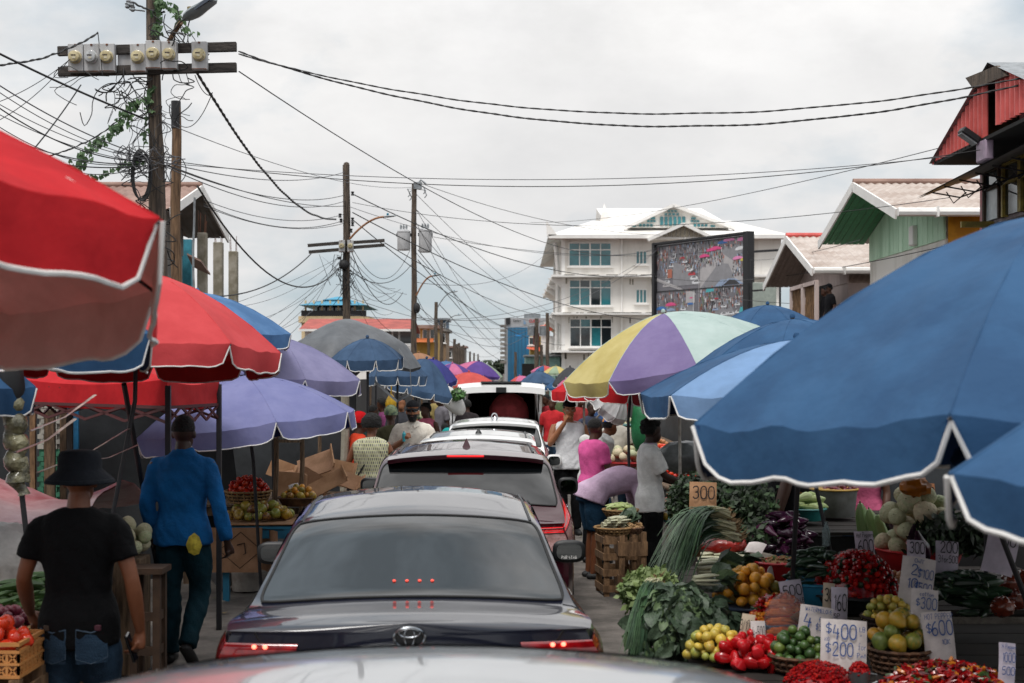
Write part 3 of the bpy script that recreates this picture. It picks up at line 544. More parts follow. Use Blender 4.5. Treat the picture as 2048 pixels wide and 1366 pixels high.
def far_left():
 d = 112; k = FPX / d; X = lambda px: (px - 1024) / k; Z = lambda py: CAMZ + (HOR - py) / k
 t = thing('pavilion_building', 'distant building with two tier bright blue roof and dark balcony rail', 'building', (X(668), d + 4, 0))
 x0, x1 = X(603), X(733)
 MB().box(((x0 + x1) / 2, d + 4, Z(642) / 2), (x1 - x0, 8, Z(642))).build('wall', cream, t, smooth=False)
 m = MB(); m.box(((x0 + x1) / 2, d + 4, Z(639)), (x1 - x0 + .4, 8.6, .5)); m.build('floor_band', cream, t, smooth=False)
 m = MB(); m.box(((x0 + x1) / 2, d - .1, Z(628)), (x1 - x0, .1, .55)); m.build('balcony_rail', black_steel, t, smooth=False)
 m = MB()
 for i in range(8): m.box((x0 + .3 + (x1 - x0 - .6) * i / 7, d + .2, Z(617)), (.14, .14, 1.3))
 m.build('balcony_post', cream, t, smooth=False); MB().box(((x0 + x1) / 2, d + 4, Z(617)), (x1 - x0 - 2, 5, 1.3)).build('upper_room', dark_glass, t, smooth=False)
 def hip(xa, xb, xc, xd, z0, z1, y0, y1, ya, yb): return MB().add([(xa, y0, z0), (xb, y0, z0), (xb, y1, z0), (xa, y1, z0), (xc, ya, z1), (xd, ya, z1), (xd, yb, z1), (xc, yb, z1)], [(0, 1, 5, 4), (1, 2, 6, 5), (2, 3, 7, 6), (3, 0, 4, 7), (4, 5, 6, 7), (3, 2, 1, 0)])
 hip(X(600), X(736), X(640), X(696), Z(611), Z(597), d - .8, d + 9, d + 2.5, d + 6).build('roof', blue_roof, t, smooth=False); hip(X(638), X(690), X(662), X(668), Z(597), Z(588), d + 2, d + 6.4, d + 4, d + 4.4).build('upper_roof', blue_roof, t, smooth=False)
 d = 88; k = FPX / d; x0, x1 = X(600), X(822)
 t = thing('red_roof_house', 'white house with long low red roof behind the grey tarp umbrella', 'house', ((x0 + x1) / 2, d + 4, 0))
 MB().box(((x0 + x1) / 2, d + 4, Z(658) / 2), (x1 - x0 - .6, 8, Z(658))).build('wall', white_wall, t, smooth=False)
 m = MB(); m.add([(x0, d - .7, Z(660)), (x1, d - .7, Z(660)), (x1, d + 4, Z(633)), (x0, d + 4, Z(633)), (x1, d + 9, Z(660)), (x0, d + 9, Z(660))], [(0, 1, 2, 3), (3, 2, 4, 5)]); m.box(((x0 + x1) / 2, d - .7, Z(661)), (x1 - x0, .1, .14), mi=1); m.build('roof', [mat('brick red roof sheet', '#b0564c', rough=.75, scale=1.5, col2='#8f443c'), white_trim], t, smooth=False)
 window_part(t, (X(785), d, Z(672)), .8, .7, 2, 1, dark_glass); window_part(t, (X(812), d, Z(675)), .8, .8, 1, 1, dark_glass)
 for i, (pl, pr, pt, dd, mt, lb, lab) in enumerate(((828, 872, 656, 125, yellow_wall, 'shop_building', 'distant yellow shop building behind the transformer pole'), (868, 892, 662, 150, mat('far brown wall', '#8a6f52'), 'shop_building', 'distant brown shop building behind the street lamps'), (872, 893, 640, 190, mat('far blue wall', '#3c5f7d'), 'shop_building', 'distant narrow blue building beyond the brown shop'), (893, 930, 695, 230, grey_wall, 'shop_building', 'low grey building at the far end of the street'))):
  d = dd; k = FPX / d; t = thing(lb, lab, 'building', (X((pl + pr) / 2), d + 4, 0)); MB().box((X((pl + pr) / 2), d + 4, Z(pt) / 2), ((pr - pl) / k, 8, Z(pt))).build('wall', mt, t, smooth=False)
  MB().box((X((pl + pr) / 2), d + 3.9, Z(pt) + .1), ((pr - pl) / k + .6, 9, .3)).build('roof', [red_old, grey_wall, steel, red_old][i], t, smooth=False)
  if i == 0:
   m = MB(); m.add([(X(828), d - 1.5, Z(685)), (X(868), d - 1.5, Z(685)), (X(868), d, Z(676)), (X(828), d, Z(676))], [(0, 1, 2, 3)]); m.build('awning', mat('orange awning', '#c86f3d'), t, smooth=False)
  for j in range(3): window_part(t, (X(pl + (pr - pl) * (j + .5) / 3), d, Z(pt + 14)), (pr - pl) / k * .2, 1.0, 1, 1, dark_glass)
 a = P(735, 720, 60);
far_left()
def far_centre():
 d = 165; k = FPX / d; X = lambda px: (px - 1024) / k; Z = lambda py: CAMZ + (HOR - py) / k
 t = thing('blue_glass_building', 'distant grey tower with blue glass front and rooftop lettering', 'building', (X(1040), d + 6, 0)); x0, x1 = X(1009), X(1100)
 MB().box(((x0 + x1) / 2, d + 6, Z(636) / 2), (x1 - x0, 12, Z(636))).build('wall', mat('tower grey wall', '#a9a9ab', var=.1), t, smooth=False)
 MB().box((X(1037), d - .1, (Z(655) + 0) / 2), ((1058 - 1015) / k, .2, Z(655))).build('glass_front', blue_clad, t, smooth=False)
 m = MB()
 for i in range(9): m.box((x0 - .15, d + .4, Z(652 + i * 9)), (.7, 1, .3))
 m.build('side_fin', grey_wall, t, smooth=False)
 m = MB()
 for i in range(1, 6): m.box((X(1015 + i * 7.1), d - .22, Z(655) / 2), (.05, .05, Z(655)))
 m.build('glazing_bar', mat('glazing bar blue', '#175273'), t, smooth=False)
 m = MB(); m.box((X(1037), d - .2, Z(671)), (.8, .1, .22)); m.build('blue_sign', mat('bright blue sign', '#2f8fd0'), t, smooth=False)
 MB().box((X(1065), d + 3, Z(631)), (1.9, 3, .5)).build('roof_tank', steel, t, smooth=False)
 m = MB(); m.box((X(1016), d - .1, Z(642)), (.5, .2, .7)); m.build('dark_corner', black_steel, t, smooth=False)
 m = MB(); write(m, 'Jb', (X(1046), d - .12, Z(648)), (1, 0, 0), (0, 0, 1), .5, .1, 2); write(m, 'CUISIN', (X(1059), d - .12, Z(645)), (1, 0, 0), (0, 0, 1), .35, .07, 0); write(m, 'Eastern', (X(1027), d - .12, Z(643)), (1, 0, 0), (0, 0, 1), .22, .05, 1); m.build('lettering', [mat('red sign letters', '#c23a34'), black_steel, mat('blue sign letters', '#7fa3c6')], t, smooth=False)
 d = 112; k = FPX / d; t = thing('market_house', 'distant ochre house with orange roof beside white building', 'building', (X(1088), d + 8, 0))
 MB().box((X(1084), d + 8, Z(670) / 2), ((1106 - 1062) / k, 8, Z(670))).build('wall', mat('ochre wall', '#b49b52'), t, smooth=False)
 m = MB(); m.add([(X(1084), d + 3.5, Z(666)), (X(1108), d + 3.5, Z(658)), (X(1108), d + 8, Z(640)), (X(1084), d + 8, Z(645))], [(0, 1, 2, 3)]); m.add([(X(1054), d + 3, Z(696)), (X(1083), d + 3, Z(702)), (X(1083), d + 4, Z(692)), (X(1055), d + 4, Z(692))], [(0, 1, 2, 3)]); m.build('roof', mat('orange roof', '#dd6a4c', col2='#c85a3e'), t, smooth=False)
 MB().box((X(1098), d + 3.9, Z(690)), (1.1, .2, 1.6)).build('white_panel', white_trim, t, smooth=False)
 MB().box((X(1074), d + 3.9, Z(680)), (.5, .2, 1.3)).build('door', mat('dark red door', '#6a3733'), t, smooth=False); window_part(t, (X(1066), d + 4, Z(680)), .5, .6, 1, 1, dark_glass)
 d = 100; k = FPX / d; t = thing('tin_shed', 'pale teal tin shed with dark doorway at the street end', 'shed', (X(1085), d + 5, 0))
 MB().box((X(1086), d + 5, Z(714) / 2), ((1120 - 1050) / k, 8, Z(714))).build('wall', mat('pale teal sheet', '#8fb3ac', col2='#7a9c95'), t, smooth=False); MB().box((X(1057), d + .9, 1.4), (.9, .3, 2.5)).build('doorway', dark_in, t, smooth=False)
 m = MB(); m.box((X(1086), d + 5, Z(711)), ((1124 - 1048) / k, 9, .12)); m.build('roof', steel, t, smooth=False)
far_centre()
def crown(mb, c, r, n, lf, rr, mi=(0, 1)):
 for i in range(n):
  q = V((rr.gauss(0, 1), rr.gauss(0, 1), rr.gauss(0, 1))).normalized() * (rr.random() ** .35)
  p = c + V((q.x * r[0], q.y * r[1], q.z * r[2])); p += V((rr.gauss(0, .1),) * 3) * r[0]
  a = V((rr.gauss(0, 1), rr.gauss(0, 1), rr.gauss(0, 1))).normalized(); b = a.orthogonal().normalized(); s_ = lf * rr.uniform(.6, 1.3)
  mb.add([p - a * s_, p + b * s_ * .6, p + a * s_, p - b * s_ * .6], [(0, 1, 2, 3)], mi[0] if rr.random() < .5 else mi[1])
def far_trees():
 rr = random.Random(9)
 for i, (px, py, w_, d, lab) in enumerate(((1003, 728, 34, 210, 'rounded dark tree left of the blue glass building'), (1035, 722, 40, 190, 'broad dark tree below the blue glass building'), (985, 735, 26, 230, 'small dark tree under the lone palm'), (1068, 732, 22, 200, 'small bushy tree beside the pale teal shed'))):
  k = FPX / d; c = P(px, py + 6, d); h = c.z; t = thing('street_tree', 'distant ' + lab, 'tree', (c.x, d, 0), group='trees at the end of the street')
  MB().tube([(c.x, d, 0), (c.x + .1, d, h * .5), (c.x, d, h)], [.2, .14, .07], 6).build('trunk', wood_grey, t)
  m = MB(); crown(m, c, (w_ / k / 2, w_ / k / 2, w_ / k / 2.6), 900, .34, rr); m.build('crown', far_green, t, smooth=False)
 c = P(976, 722, 220); t = thing('palm_tree', 'lone palm tree standing above the far trees', 'tree', (c.x, 220, 0)); MB().tube([(c.x, 220, 0), (c.x + .05, 220, c.z)], [.18, .12], 6).build('trunk', wood_grey, t)
 m = MB()
 for i in range(13):
  a = i * 2.4; pts = [c + V((math.cos(a) * s_ * 1.5, math.sin(a) * s_ * 1.5, .5 * s_ - .95 * s_ * s_ * (1 + .3 * (i % 3)) + .1)) for s_ in (0, .35, .7, 1)]
  for j in range(3):
   p0, p1 = pts[j], pts[j+1]; sd_ = V((-math.sin(a), math.cos(a), 0)) * .2
   m.add([p0 - sd_, p0 + sd_, p1 + sd_ * (.9 - .3 * j), p1 - sd_ * (.9 - .3 * j)], [(0, 1, 2, 3)])
 m.build('crown', far_green, t, smooth=False)
far_trees()
# ---------------- poles, lamps, transformers ----------------
def pole_geo(name, px, ptop, d, r, lab, m_=wood_grey, lean=0, cat='pole', z0=0, n=12):
 a = P(px, ptop, d); t = thing(name, lab, cat, (a.x, d, 0)); mb = MB(); rr = random.Random(px); pts = []; rs = []
 for i in range(13):
  f = i / 12; pts.append((a.x + lean * (1 - f) + .012 * math.sin(i * 1.3 + px), d + .012 * math.cos(i * 1.7), z0 + (a.z - z0) * f)); rs.append(r * (1.12 - .2 * f) * (1 + .03 * math.sin(i * 2.1)))
 mb.tube(pts, rs, n); mb.build('shaft', m_, t); return t, a
def lamp_arm(t, base, tip, head_len, colm, hr=.05, headm=None):
 b, e = V(base), V(tip); m = MB(); pts = []
 for i in range(9): f = i / 8; pts.append(V((b.x + (e.x - b.x) * f, b.y + (e.y - b.y) * f, b.z + (e.z - b.z) * math.sin(f * PI / 2) ** .9)))
 m.tube(pts, .03, 7); arm = m.build('lamp_arm', colm, t)
 dr = (pts[-1] - pts[-2]).normalized(); h = MB(); h.tube([e, e + dr * head_len * .3, e + dr * head_len * .75, e + dr * head_len], [hr * .7, hr * 1.2, hr, hr * .5], 8, flat=.6); h.build('lamp_head', headm or steel, t)
 MB().lathe([(.03, 0), (.035, .05), (0, .07)], e + dr * head_len * .3 + V((0, 0, hr * .6)), 8).build('photo_sensor', mat('sensor blue', '#2c7f9a'), t)
def meter(t, c, w_, h, dep, glassm, tilt=0):
 M_ = Matrix.Rotation(tilt, 3, 'Y'); bx = MB().box(c, (w_, dep, h), ch=.008, M=M_).build('meter_box', meterbox, t)
 g = V(c) + V((0, -dep / 2 - .001, .005)); r = w_ * .39; Mx = Matrix.Rotation(R(90), 3, 'X')
 MB().lathe([(r * 1.12, 0), (r * 1.12, .02), (r, .025), (r * .97, .07), (r * .9, .095), (r * .5, .105), (0, .107)], g, 22, M=Mx).build('meter_dial', glassm, bx)
 MB().box(g + V((0, -.108, .012)), (r * .8, .004, r * .2)).build('counter', mat('counter strip', '#4a3f36', var=.1), bx)
 MB().box(g + V((r * .1, -.108, -r * .3)), (r * .5, .004, r * .3)).build('name_plate', mat('dial label', '#cfc7ae', var=.1), bx)
 m = MB(); m.box(V(c) + V((0, -dep / 2 - .004, h / 2 - .02)), (.03, .012, .025)); m.build('latch', rusty, bx); m = MB(); m.box(V(c) + V((0, -dep / 2 - .003, -h / 2 + .012)), (w_ * .96, .006, .012)); m.build('rusty_edge', rusty, bx)
dial_y = mat('yellowed meter glass', '#c9bc93', rough=.25, coat=.6, var=.12, scale=14, col2='#a3946a'); dial_g = mat('clear meter glass', '#b9bbbb', rough=.2, coat=.6, var=.12, scale=14)
leaf_me = []
def heart(sz, m_):
 pts = [(0, -.1), (.3, -.32), (.5, -.1), (.42, .25), (0, .85), (-.42, .25), (-.5, -.1), (-.3, -.32)]; mb = MB()
 mb.add([(0, .1, .0)] + [(x * sz, y * sz, -.28 * abs(x) * sz - .1 * y * y * sz) for x, y in pts], [(0, i + 1, (i + 1) % 8 + 1) for i in range(8)]); return mb.mesh('leaf', m_)
def vine(lab, pts, n, sz, rr, spread=.06, stemr=.006):
 c = V(pts[0]); t = thing('climbing_vine', lab, 'vine', c); P_ = [V(p) for p in pts]; MB().tube(P_, stemr, 5).build('stem', leafmats[0], t)
 if not leaf_me: leaf_me.extend([heart(1, leafmats[0]), heart(1, leafmats[1])])
 for i in range(n):
  f = (i + rr.random()) / n * (len(P_) - 1); k = min(int(f), len(P_) - 2); q = P_[k].lerp(P_[k+1], f - k) + V((rr.gauss(0, spread), rr.gauss(0, spread), rr.gauss(0, spread * .5)))
  o = put('leaf', rr.choice(leaf_me), t, q - c, (R(rr.uniform(40, 120)), R(rr.uniform(-50, 50)), rr.uniform(-1.1, 1.1) + PI * .0)); o.scale = (sz * rr.uniform(.6, 1.25),) * 3
def meter_pole():
 d = 21; t, a = pole_geo('utility_pole', 305, -60, d, .105, 'tall weathered utility pole carrying seven electricity meters on crossarms', lean=.12); K = FPX / d
 X = lambda px: (px - 1024) / K; Z = lambda py: CAMZ + (HOR - py) / K
 # buttress half pole strapped on
 m = MB(); m.tube([(X(322), d + .02, 0), (X(320), d + .02, Z(560)), (X(313), d + .05, Z(300)), (X(309), d + .06, Z(215))], [.12, .11, .1, .07], 9); m.build('splice_post', wood_grey, t)
 for py, sg, tl in ((101, -.14, 0), (142, -.14, .0)):
  m = MB(); m.bar((X(122 if py < 120 else 123), d + sg, Z(py + 6)), (X(477), d + sg, Z(py - 3)), .07, .14, ch=.008); m.build('crossarm', wood_dark, t)
 m = MB(); m.box((X(256), d - .1, Z(122)), (X(272) - X(240), .05, .3)); m.box((X(148), d - .1, Z(122)), (.06, .05, .3)); m.build('backing_plate', meterbox, t)
 for px, py, gm, tl in ((163, 124, dial_y, .02), (194.5, 124, dial_g, .02), (225, 123.5, dial_y, .02), (286, 124, dial_y, .04), (316, 117.5, dial_y, .015), (347.5, 119, dial_y, .02), (407, 119.5, dial_y, .02)):
  meter(t, (X(px), d - .235, Z(py)), 30 / K, 56 / K, .11, gm, -tl)
 # lamp
 b = V((X(338), d - .1, Z(92))); e = V((X(378), d - .5, Z(62))); m = MB(); m.tube([b, b.lerp(e, .5) + V((0, 0, .02)), e], .035, 8); m.build('lamp_arm', wood_brown, t)
 h0, h1 = V((X(384), d - .5, Z(56))), V((X(452), d - .8, Z(26))); dr = (h1 - h0); side = V((.2, 1, 0)).normalized()
 m = MB(); m.tube([h0, h0 + dr * .12, h0 + dr * .3, h0 + dr * .42, h0 + dr * .6, h0 + dr * .92, h1], [.045, .1, .13, .13, .115, .1, .06], 10, flat=.55, up=(0, 0, 1)); hd = m.build('lamp_head', mat('grey lamp housing', '#7d8587', rough=.4, var=.1), t)
 m = MB(); dn = V((0, -.5, -.06)).normalized(); m.bar(h0 + dr * .46 + dn * .045, h0 + dr * .95 + dn * .035, .15, .05); m.build('lamp_glass', mat('lamp lens', '#39414f', rough=.1, var=.2, coat=.5), hd)
 MB().lathe([(.04, 0), (.045, .06), (0, .075)], h0 + dr * .2 + V((0, 0, .06)), 10).build('photo_sensor', mat('sensor tan', '#9a8a62'), hd)
 # insulator cluster and tangles
 m = MB(); rr = random.Random(4)
 for i in range(5): q = V((X(262 + rr.uniform(-4, 8)), d - .1, Z(20 + rr.uniform(-6, 10)))); m.lathe([(.02, 0), (.04, .02), (.03, .05), (.04, .07), (.015, .09)], q, 8)
 m.tube([(X(262), d - .1, Z(22)), (X(292), d - .05, Z(24))], .012, 6); m.build('insulator', steel, t)
 def tangle(n, x0, x1, y0, y1, rad, jump, cm, nm):
  m = MB()
  for i in range(n):
   p0 = V((X(rr.uniform(x0, x1)), d + rr.uniform(-.35, .1), Z(rr.uniform(y0, y1)))); pts = [p0]; v = V((rr.gauss(0, 1), rr.gauss(0, .3), rr.gauss(0, 1))).normalized() * jump
   for j in range(rr.randint(5, 10)):
    v = (v + V((rr.gauss(0, .42), rr.gauss(0, .25), rr.gauss(0, .42) - .1)) * jump).normalized() * jump; q = pts[-1] + v
    v.x *= -1 if not X(x0) < q.x < X(x1) else 1; v.z *= -1 if not Z(y1) < q.z < Z(y0) else 1; pts.append(q)
   sm = []
   for j in range(len(pts) - 1):
    for f in (0, .33, .66):
     p_, a_, b_, n_ = pts[max(j-1, 0)], pts[j], pts[j+1], pts[min(j+2, len(pts)-1)]; sm.append(.5 * (2*a_ + (b_-p_)*f + (2*p_-5*a_+4*b_-n_)*f*f + (3*a_-p_-3*b_+n_)*f**3))
   m.tube(sm, rad * rr.uniform(.7, 1.3), 5)
  tag(m.build(nm, cm, t), kind='stuff')
 tangle(15, 205, 300, 148, 205, .008, .12, cable, 'wire_tangle'); tangle(9, 300, 385, 148, 230, .007, .12, cable, 'wire_tangle'); tangle(10, 315, 390, 20, 95, .008, .12, cable, 'wire_tangle');
 tangle(14, 268, 330, 200, 330, .006, .14, cable, 'wire_tangle'); tangle(26, 255, 350, 305, 350, .006, .15, cable_grey, 'wire_bundle'); tangle(12, 285, 345, 345, 520, .008, .2, cable, 'wire_tangle'); tangle(5, 130, 250, 150, 240, .006, .2, cable, 'hanging_wire')
 # coiled cable
 m = MB()
 for j in range(5): m.tube([(X(288) + .13 * math.cos(a2) + .012 * j, d - .2 - .015 * j, Z(352) + .36 * math.sin(a2) - .01 * j) for a2 in np.linspace(0, 2 * PI, 25)], .014, 6)
 m.build('coiled_cable', cable, t); MB().tube([(X(276), d - .15, Z(326)), (X(288), d - .15, Z(310)), (X(290), d - .15, Z(322))], [.05, .09, .05], 8).build('splice_case', cable, t)
 vine('leafy vine hanging in a long strand left of the meter pole', [(X(296), d - .2, Z(205)), (X(272), d - .3, Z(232)), (X(255), d - .4, Z(262)), (X(226), d - .5, Z(290)), (X(196), d - .55, Z(322)), (X(172), d - .55, Z(352)), (X(158), d - .55, Z(380))], 150, .085, rr, .05)
 vine('short vine strand trailing below the wire bundle', [(X(290), d - .2, Z(330)), (X(262), d - .3, Z(336)), (X(240), d - .35, Z(350)), (X(214), d - .4, Z(362)), (X(190), d - .45, Z(368))], 40, .07, rr, .04)
 vine('vine curling over the top of the meter pole by the lamp', [(X(318), d - .15, Z(5)), (X(336), d - .2, Z(18)), (X(352), d - .2, Z(30)), (X(366), d - .2, Z(52)), (X(386), d - .2, Z(80))], 42, .085, rr, .05)
 vine('vine climbing the shaft of the meter pole', [(X(322), d - .14, Z(80)), (X(318), d - .14, Z(45)), (X(330), d - .14, Z(2))], 22, .1, rr, .03)
 vine('few large vine leaves on the meter pole below crossarms', [(X(312), d - .14, Z(175)), (X(304), d - .14, Z(200)), (X(296), d - .14, Z(240)), (X(292), d - .14, Z(300))], 16, .1, rr, .03)
 t2, a2 = pole_geo('utility_pole', 352, 205, 23, .085, 'short brown stub pole with black top beside meter pole', wood_brown); MB().lathe([(.079, -.42), (.079, .02), (0, .03)], a2, 12).build('black_cap', black_steel, t2)
 t3, a3 = pole_geo('utility_pole', 388, 395, 24, .02, 'thin leaning conduit pole beside stub pole', steel);
meter_pole()
def pole2():
 d = 40; K = FPX / d; X = lambda px: (px - 1024) / K; Z = lambda py: CAMZ + (HOR - py) / K
 t, a = pole_geo('utility_pole', 693, 330, d, .105, 'dark utility pole with two crossed arms, two meters and curved lamp'); MB().lathe([(.09, -.02), (.07, .06), (0, .09)], a, 12).build('pole_tip', wood_grey, t)
 for (p0, p1) in (((617, 492), (693, 486)), ((619, 505), (693, 499)), ((690, 487), (770, 482)), ((690, 497), (770, 491))): m = MB(); m.bar((X(p0[0]), d - .13, Z(p0[1])), (X(p1[0]), d - .15, Z(p1[1])), .06, .09); m.build('crossarm', wood_dark, t)
 for px in (686, 703): meter(t, (X(px), d - .24, Z(494)), 12 / K, 24 / K, .1, dial_y)
 lamp_arm(t, (X(701), d - .1, Z(478)), (X(770), d - .3, Z(436)), .36, mat('rusty lamp arm', '#a5714d', var=.2), .05)
 m = MB(); rr = random.Random(2)
 for px, py in ((706, 388), (681, 432), (683, 442), (706, 440), (706, 449), (703, 462)): m.lathe([(.02, -.06), (.05, -.05), (.03, 0), (.05, .05), (.02, .06)], (X(px), d - .1, Z(py)), 8)
 m.build('insulator', black_steel, t); MB().ell((X(689), d - .15, Z(530)), (.14, .1, .15), 10, 7).build('splice_case', cable, t); m = MB(); m.box((X(680), d - .12, Z(517)), (.1, .1, .07)); m.build('clamp', black_steel, t)
 m = MB()
 for i in range(30):
  p0 = V((X(rr.uniform(678, 706)), d - .15, Z(rr.uniform(500, 570)))); m.tube([p0, p0 + V((rr.gauss(0, .2), rr.gauss(0, .05), rr.gauss(-.1, .2))), p0 + V((rr.gauss(0, .2), 0, rr.gauss(-.4, .2)))], .008, 4)
 tag(m.build('wire_tangle', cable, t), kind='stuff')
 d = 52; K = FPX / d
 t, a = pole_geo('utility_pole', 828, 368, d, .1, 'utility pole with two grey transformers and curved lamp')
 for px, py0, py1, r in ((808, 463, 501, 13), (851, 461, 505, 13)):
  q = (X(px), d - .1, Z(py1)); h = (py1 - py0) / K; m = MB(); rr_ = r / K; m.lathe([(rr_ * .92, 0), (rr_, .04), (rr_, h - .06), (rr_ * 1.05, h - .05), (rr_ * 1.05, h), (rr_ * .8, h + .05), (0, h + .07)], q, 18); tr = m.build('transformer', mat('transformer grey', '#bfbfc0', rough=.5, col2='#adadae'), t)
  m = MB()
  for sx in (-.1, 0, .1): m.lathe([(.03, 0), (.05, .05), (.03, .1), (.045, .15), (.02, .24)], (q[0] + sx, q[1] - .05, q[2] + h), 8)
  m.build('bushing', steel, tr); m = MB()
  for sx in (-1, 1): m.box((q[0] + sx * rr_, q[1], q[2] + h * .8), (.06, .06, .12))
  m.build('lug', black_steel, tr)
 m = MB(); rr = random.Random(5); m.box((X(836), d - .1, Z(372)), (.3, .12, .25)); m.tube([(X(832), d, Z(372)), (X(842), d, Z(360)), (X(852), d, Z(368))], .04, 6)
 for px, py in ((818, 385), (848, 380), (846, 372), (815, 378)): m.tube([(X(px), d, Z(py)), (X(px) + .1, d, Z(py + 10)), (X(px) + .02, d, Z(py + 16))], .02, 5); m.tube([(X(px), d, Z(py)), (X(828), d, Z(378))], .012, 5)
 m.build('cutout_fuse', steel, t); MB().ell((X(834), d - .1, Z(616)), (.13, .1, .2), 10, 7).build('splice_case', cable, t)
 lamp_arm(t, (X(833), d - .1, Z(592)), (X(866), d - .3, Z(553)), .32, mat('rusty lamp arm', '#a5714d'), .05)
 for (px, pt, d, r, lab, lamp, lx, ly) in ((872, 604, 86, .11, 'grey utility pole with curved lamp, left of two far lamp poles', 1, 906, 585), (883, 640, 98, .12, 'grey utility pole with curved lamp, right of two far lamp poles', 1, 915, 631), (1095, 626, 78, .1, 'dark pole in front of the ochre house', 0, 0, 0), (1073, 637, 84, .13, 'pale pole with two far transformers', 0, 0, 0), (1031, 704, 90, .09, 'short dark pole below the blue glass building', 0, 0, 0), (857, 660, 92, .1, 'short post beside the yellow shop', 0, 0, 0), (1083, 690, 84, .1, 'short dark post beside the pale pole', 0, 0, 0)):
  K = FPX / d; t, a = pole_geo('utility_pole', px, pt, d, r, lab)
  if lamp: lamp_arm(t, (X(px + 3), d - .1, Z(pt + 12)), (X(lx), d - .5, Z(ly)), .35, steel, .06)
  if px == 1073:
   for q in (1062, 1086): m = MB(); m.lathe([(.2, 0), (.21, .55), (0, .58)], (X(q), d - .1, Z(671)), 12); m.build('transformer', steel, t)
 for i, (px, pt, d) in enumerate(((909, 678, 150), (913, 688, 165), (918, 686, 175), (923, 693, 190), (927, 690, 205), (940, 703, 240), (948, 706, 270), (956, 708, 300))):
  t, a = pole_geo('utility_pole', px, pt, d, .17, 'tiny utility pole in the row receding to the street end'); t['group'] = 'far utility poles along the left kerb'
pole2()
# ---------------- cables ----------------
def wire(a, b, sag, r=.009, lab=None, group=None, tw=0, m_=None, n=28, cat='cable', name='overhead_cable'):
 a, b = (P(*a) if not isinstance(a, V) else a), (P(*b) if not isinstance(b, V) else b); mb = MB(); pts = []
 for i in range(n + 1): f = i / n; q = a.lerp(b, f); q.z -= sag * 4 * f * (1 - f); pts.append(q)
 if tw:
  nn = n * 5; ln = (b - a).length
  for s_ in (0, PI):
   pp = []
   for i in range(nn + 1):
    f = i / nn; q = a.lerp(b, f); q.z -= sag * 4 * f * (1 - f) + .02 * noise.noise(V((f * 14, a.x, b.z))); w_ = f * ln / tw * 1.5 * 2 * PI + s_; pp.append(q + V((math.cos(w_) * r * .42, math.cos(w_) * r * .3, math.sin(w_) * r * .42)))
   mb.tube(pp, r * .62, 5)
 else: mb.tube(pts, r * .8, 5)
 return tag(mb.build(name, m_ or cable, loc=a), lab, cat, group)
wire((478, 103, 21), (2075, 162, 18.5), .83, .015, 'upper twisted cable sagging from meter crossarm across the street to red shop', tw=.5)
wire((478, 108, 21), (2075, 150, 18.4), .68, .013, 'lower twin of the cable crossing the street from meter crossarm to red shop', tw=.6)
wire((392, 140, 21), (672, 438, 39.8), .62, .026, 'thick twisted black cable drooping from meter pole to second pole', tw=.8)
wire((316, 318, 21), (1960, 300, 20), .46, .008, 'thin straight cable from meter pole across to red shop eave')
wire((318, 325, 21), (1905, 312, 21), .3, .007, 'thinnest cable strung just under the straight street cable', m_=cable_grey)
wire((478, 143, 21), (1318, 494, 68), 1.3, .012, 'thin cable from lower meter crossarm down to the top of the billboard', n=40)
wire((1060, 445, 60), (1960, 275, 22), .35, .009, 'cable rising from white building to the red shop gable')
for i, (y0, y1, sg) in enumerate(((152, 312, .1), (165, 316, .14), (192, 318, .12), (196, 322, .2), (214, 324, .12), (235, 322, .25), (256, 326, .15), (262, 330, .3), (285, 328, .15), (298, 332, .1))):
 wire((-30, y0, 17), (292, y1, 21), sg, .0075 if i % 3 else .011, 'thin wire fanning from the left edge to the bundle on meter pole', 'wires fanning in from the left edge', m_=cable if i % 2 else cable_grey)
wire((-20, 98, 18), (290, 238, 20.9), .03, .02, 'thick straight dark cable slanting down to the meter pole from top left')
wire((-20, 130, 18.5), (196, 66, 20.8), .12, .016, 'twisted cable rising from left edge to top of crossarm', tw=.5)
wire((196, 66, 20.8), (205, 150, 20.6), -.02, .009, 'cable dropping in front of the pale meter')
wire((250, -5, 20.9), (330, 25, 20.9), .05, .016, 'twisted cable hooked over the top of meter pole', tw=.4)
wire((68, 298, 19), (162, 170, 21), .03, .013, 'kinked black cable running down left from crossarm to red umbrella')
wire((-20, 210, 18), (150, 110, 20.8), .08, .007, 'thin wire from left edge up to crossarm end, lower of two', m_=cable)
wire((-20, 250, 18), (140, 118, 20.8), .1, .007, 'thin wire from left edge up to crossarm end, upper of two', m_=cable)
wire((90, 312, 19.5), (250, 230, 20.9), .1, .012, 'wavy black cable from red umbrella top to vine', tw=.9)
wire((390, 150, 20.8), (425, 190, 20.8), .1, .008, 'loose wire end dangling right of the meter pole')
wire((350, 240, 22.9), (425, 185, 20.8), .28, .008, 'loop of slack wire between stub pole and crossarm')
wire((316, 240, 21), (830, 374, 52), .35, .009, 'faint wire from the meter pole to transformer pole top', m_=cable_grey)
for i, (p, q, sg) in enumerate((((330, 325, 21), (690, 344, 40), .25), ((330, 330, 21), (690, 390, 40), .3), ((335, 335, 21), (690, 402, 40), .35), ((335, 330, 21), (690, 412, 40), .2), ((408, 400, 30), (690, 428, 40), .3), ((408, 408, 30), (690, 440, 40), .35), ((408, 412, 30), (690, 446, 40), .3))):
 wire(p, q, sg, .011, 'sagging wire among several between meter pole and second pole', 'wires between the meter pole and the second pole', m_=cable if i % 2 else cable_grey)
wire((395, 372, 24), (683, 530, 40), 1.1, .022, 'thick black cable drooping from stub pole to second pole below arms')
wire((405, 592, 30), (622, 508, 40), .35, .02, 'black cable rising from blue umbrella to lower left crossarm of second pole')
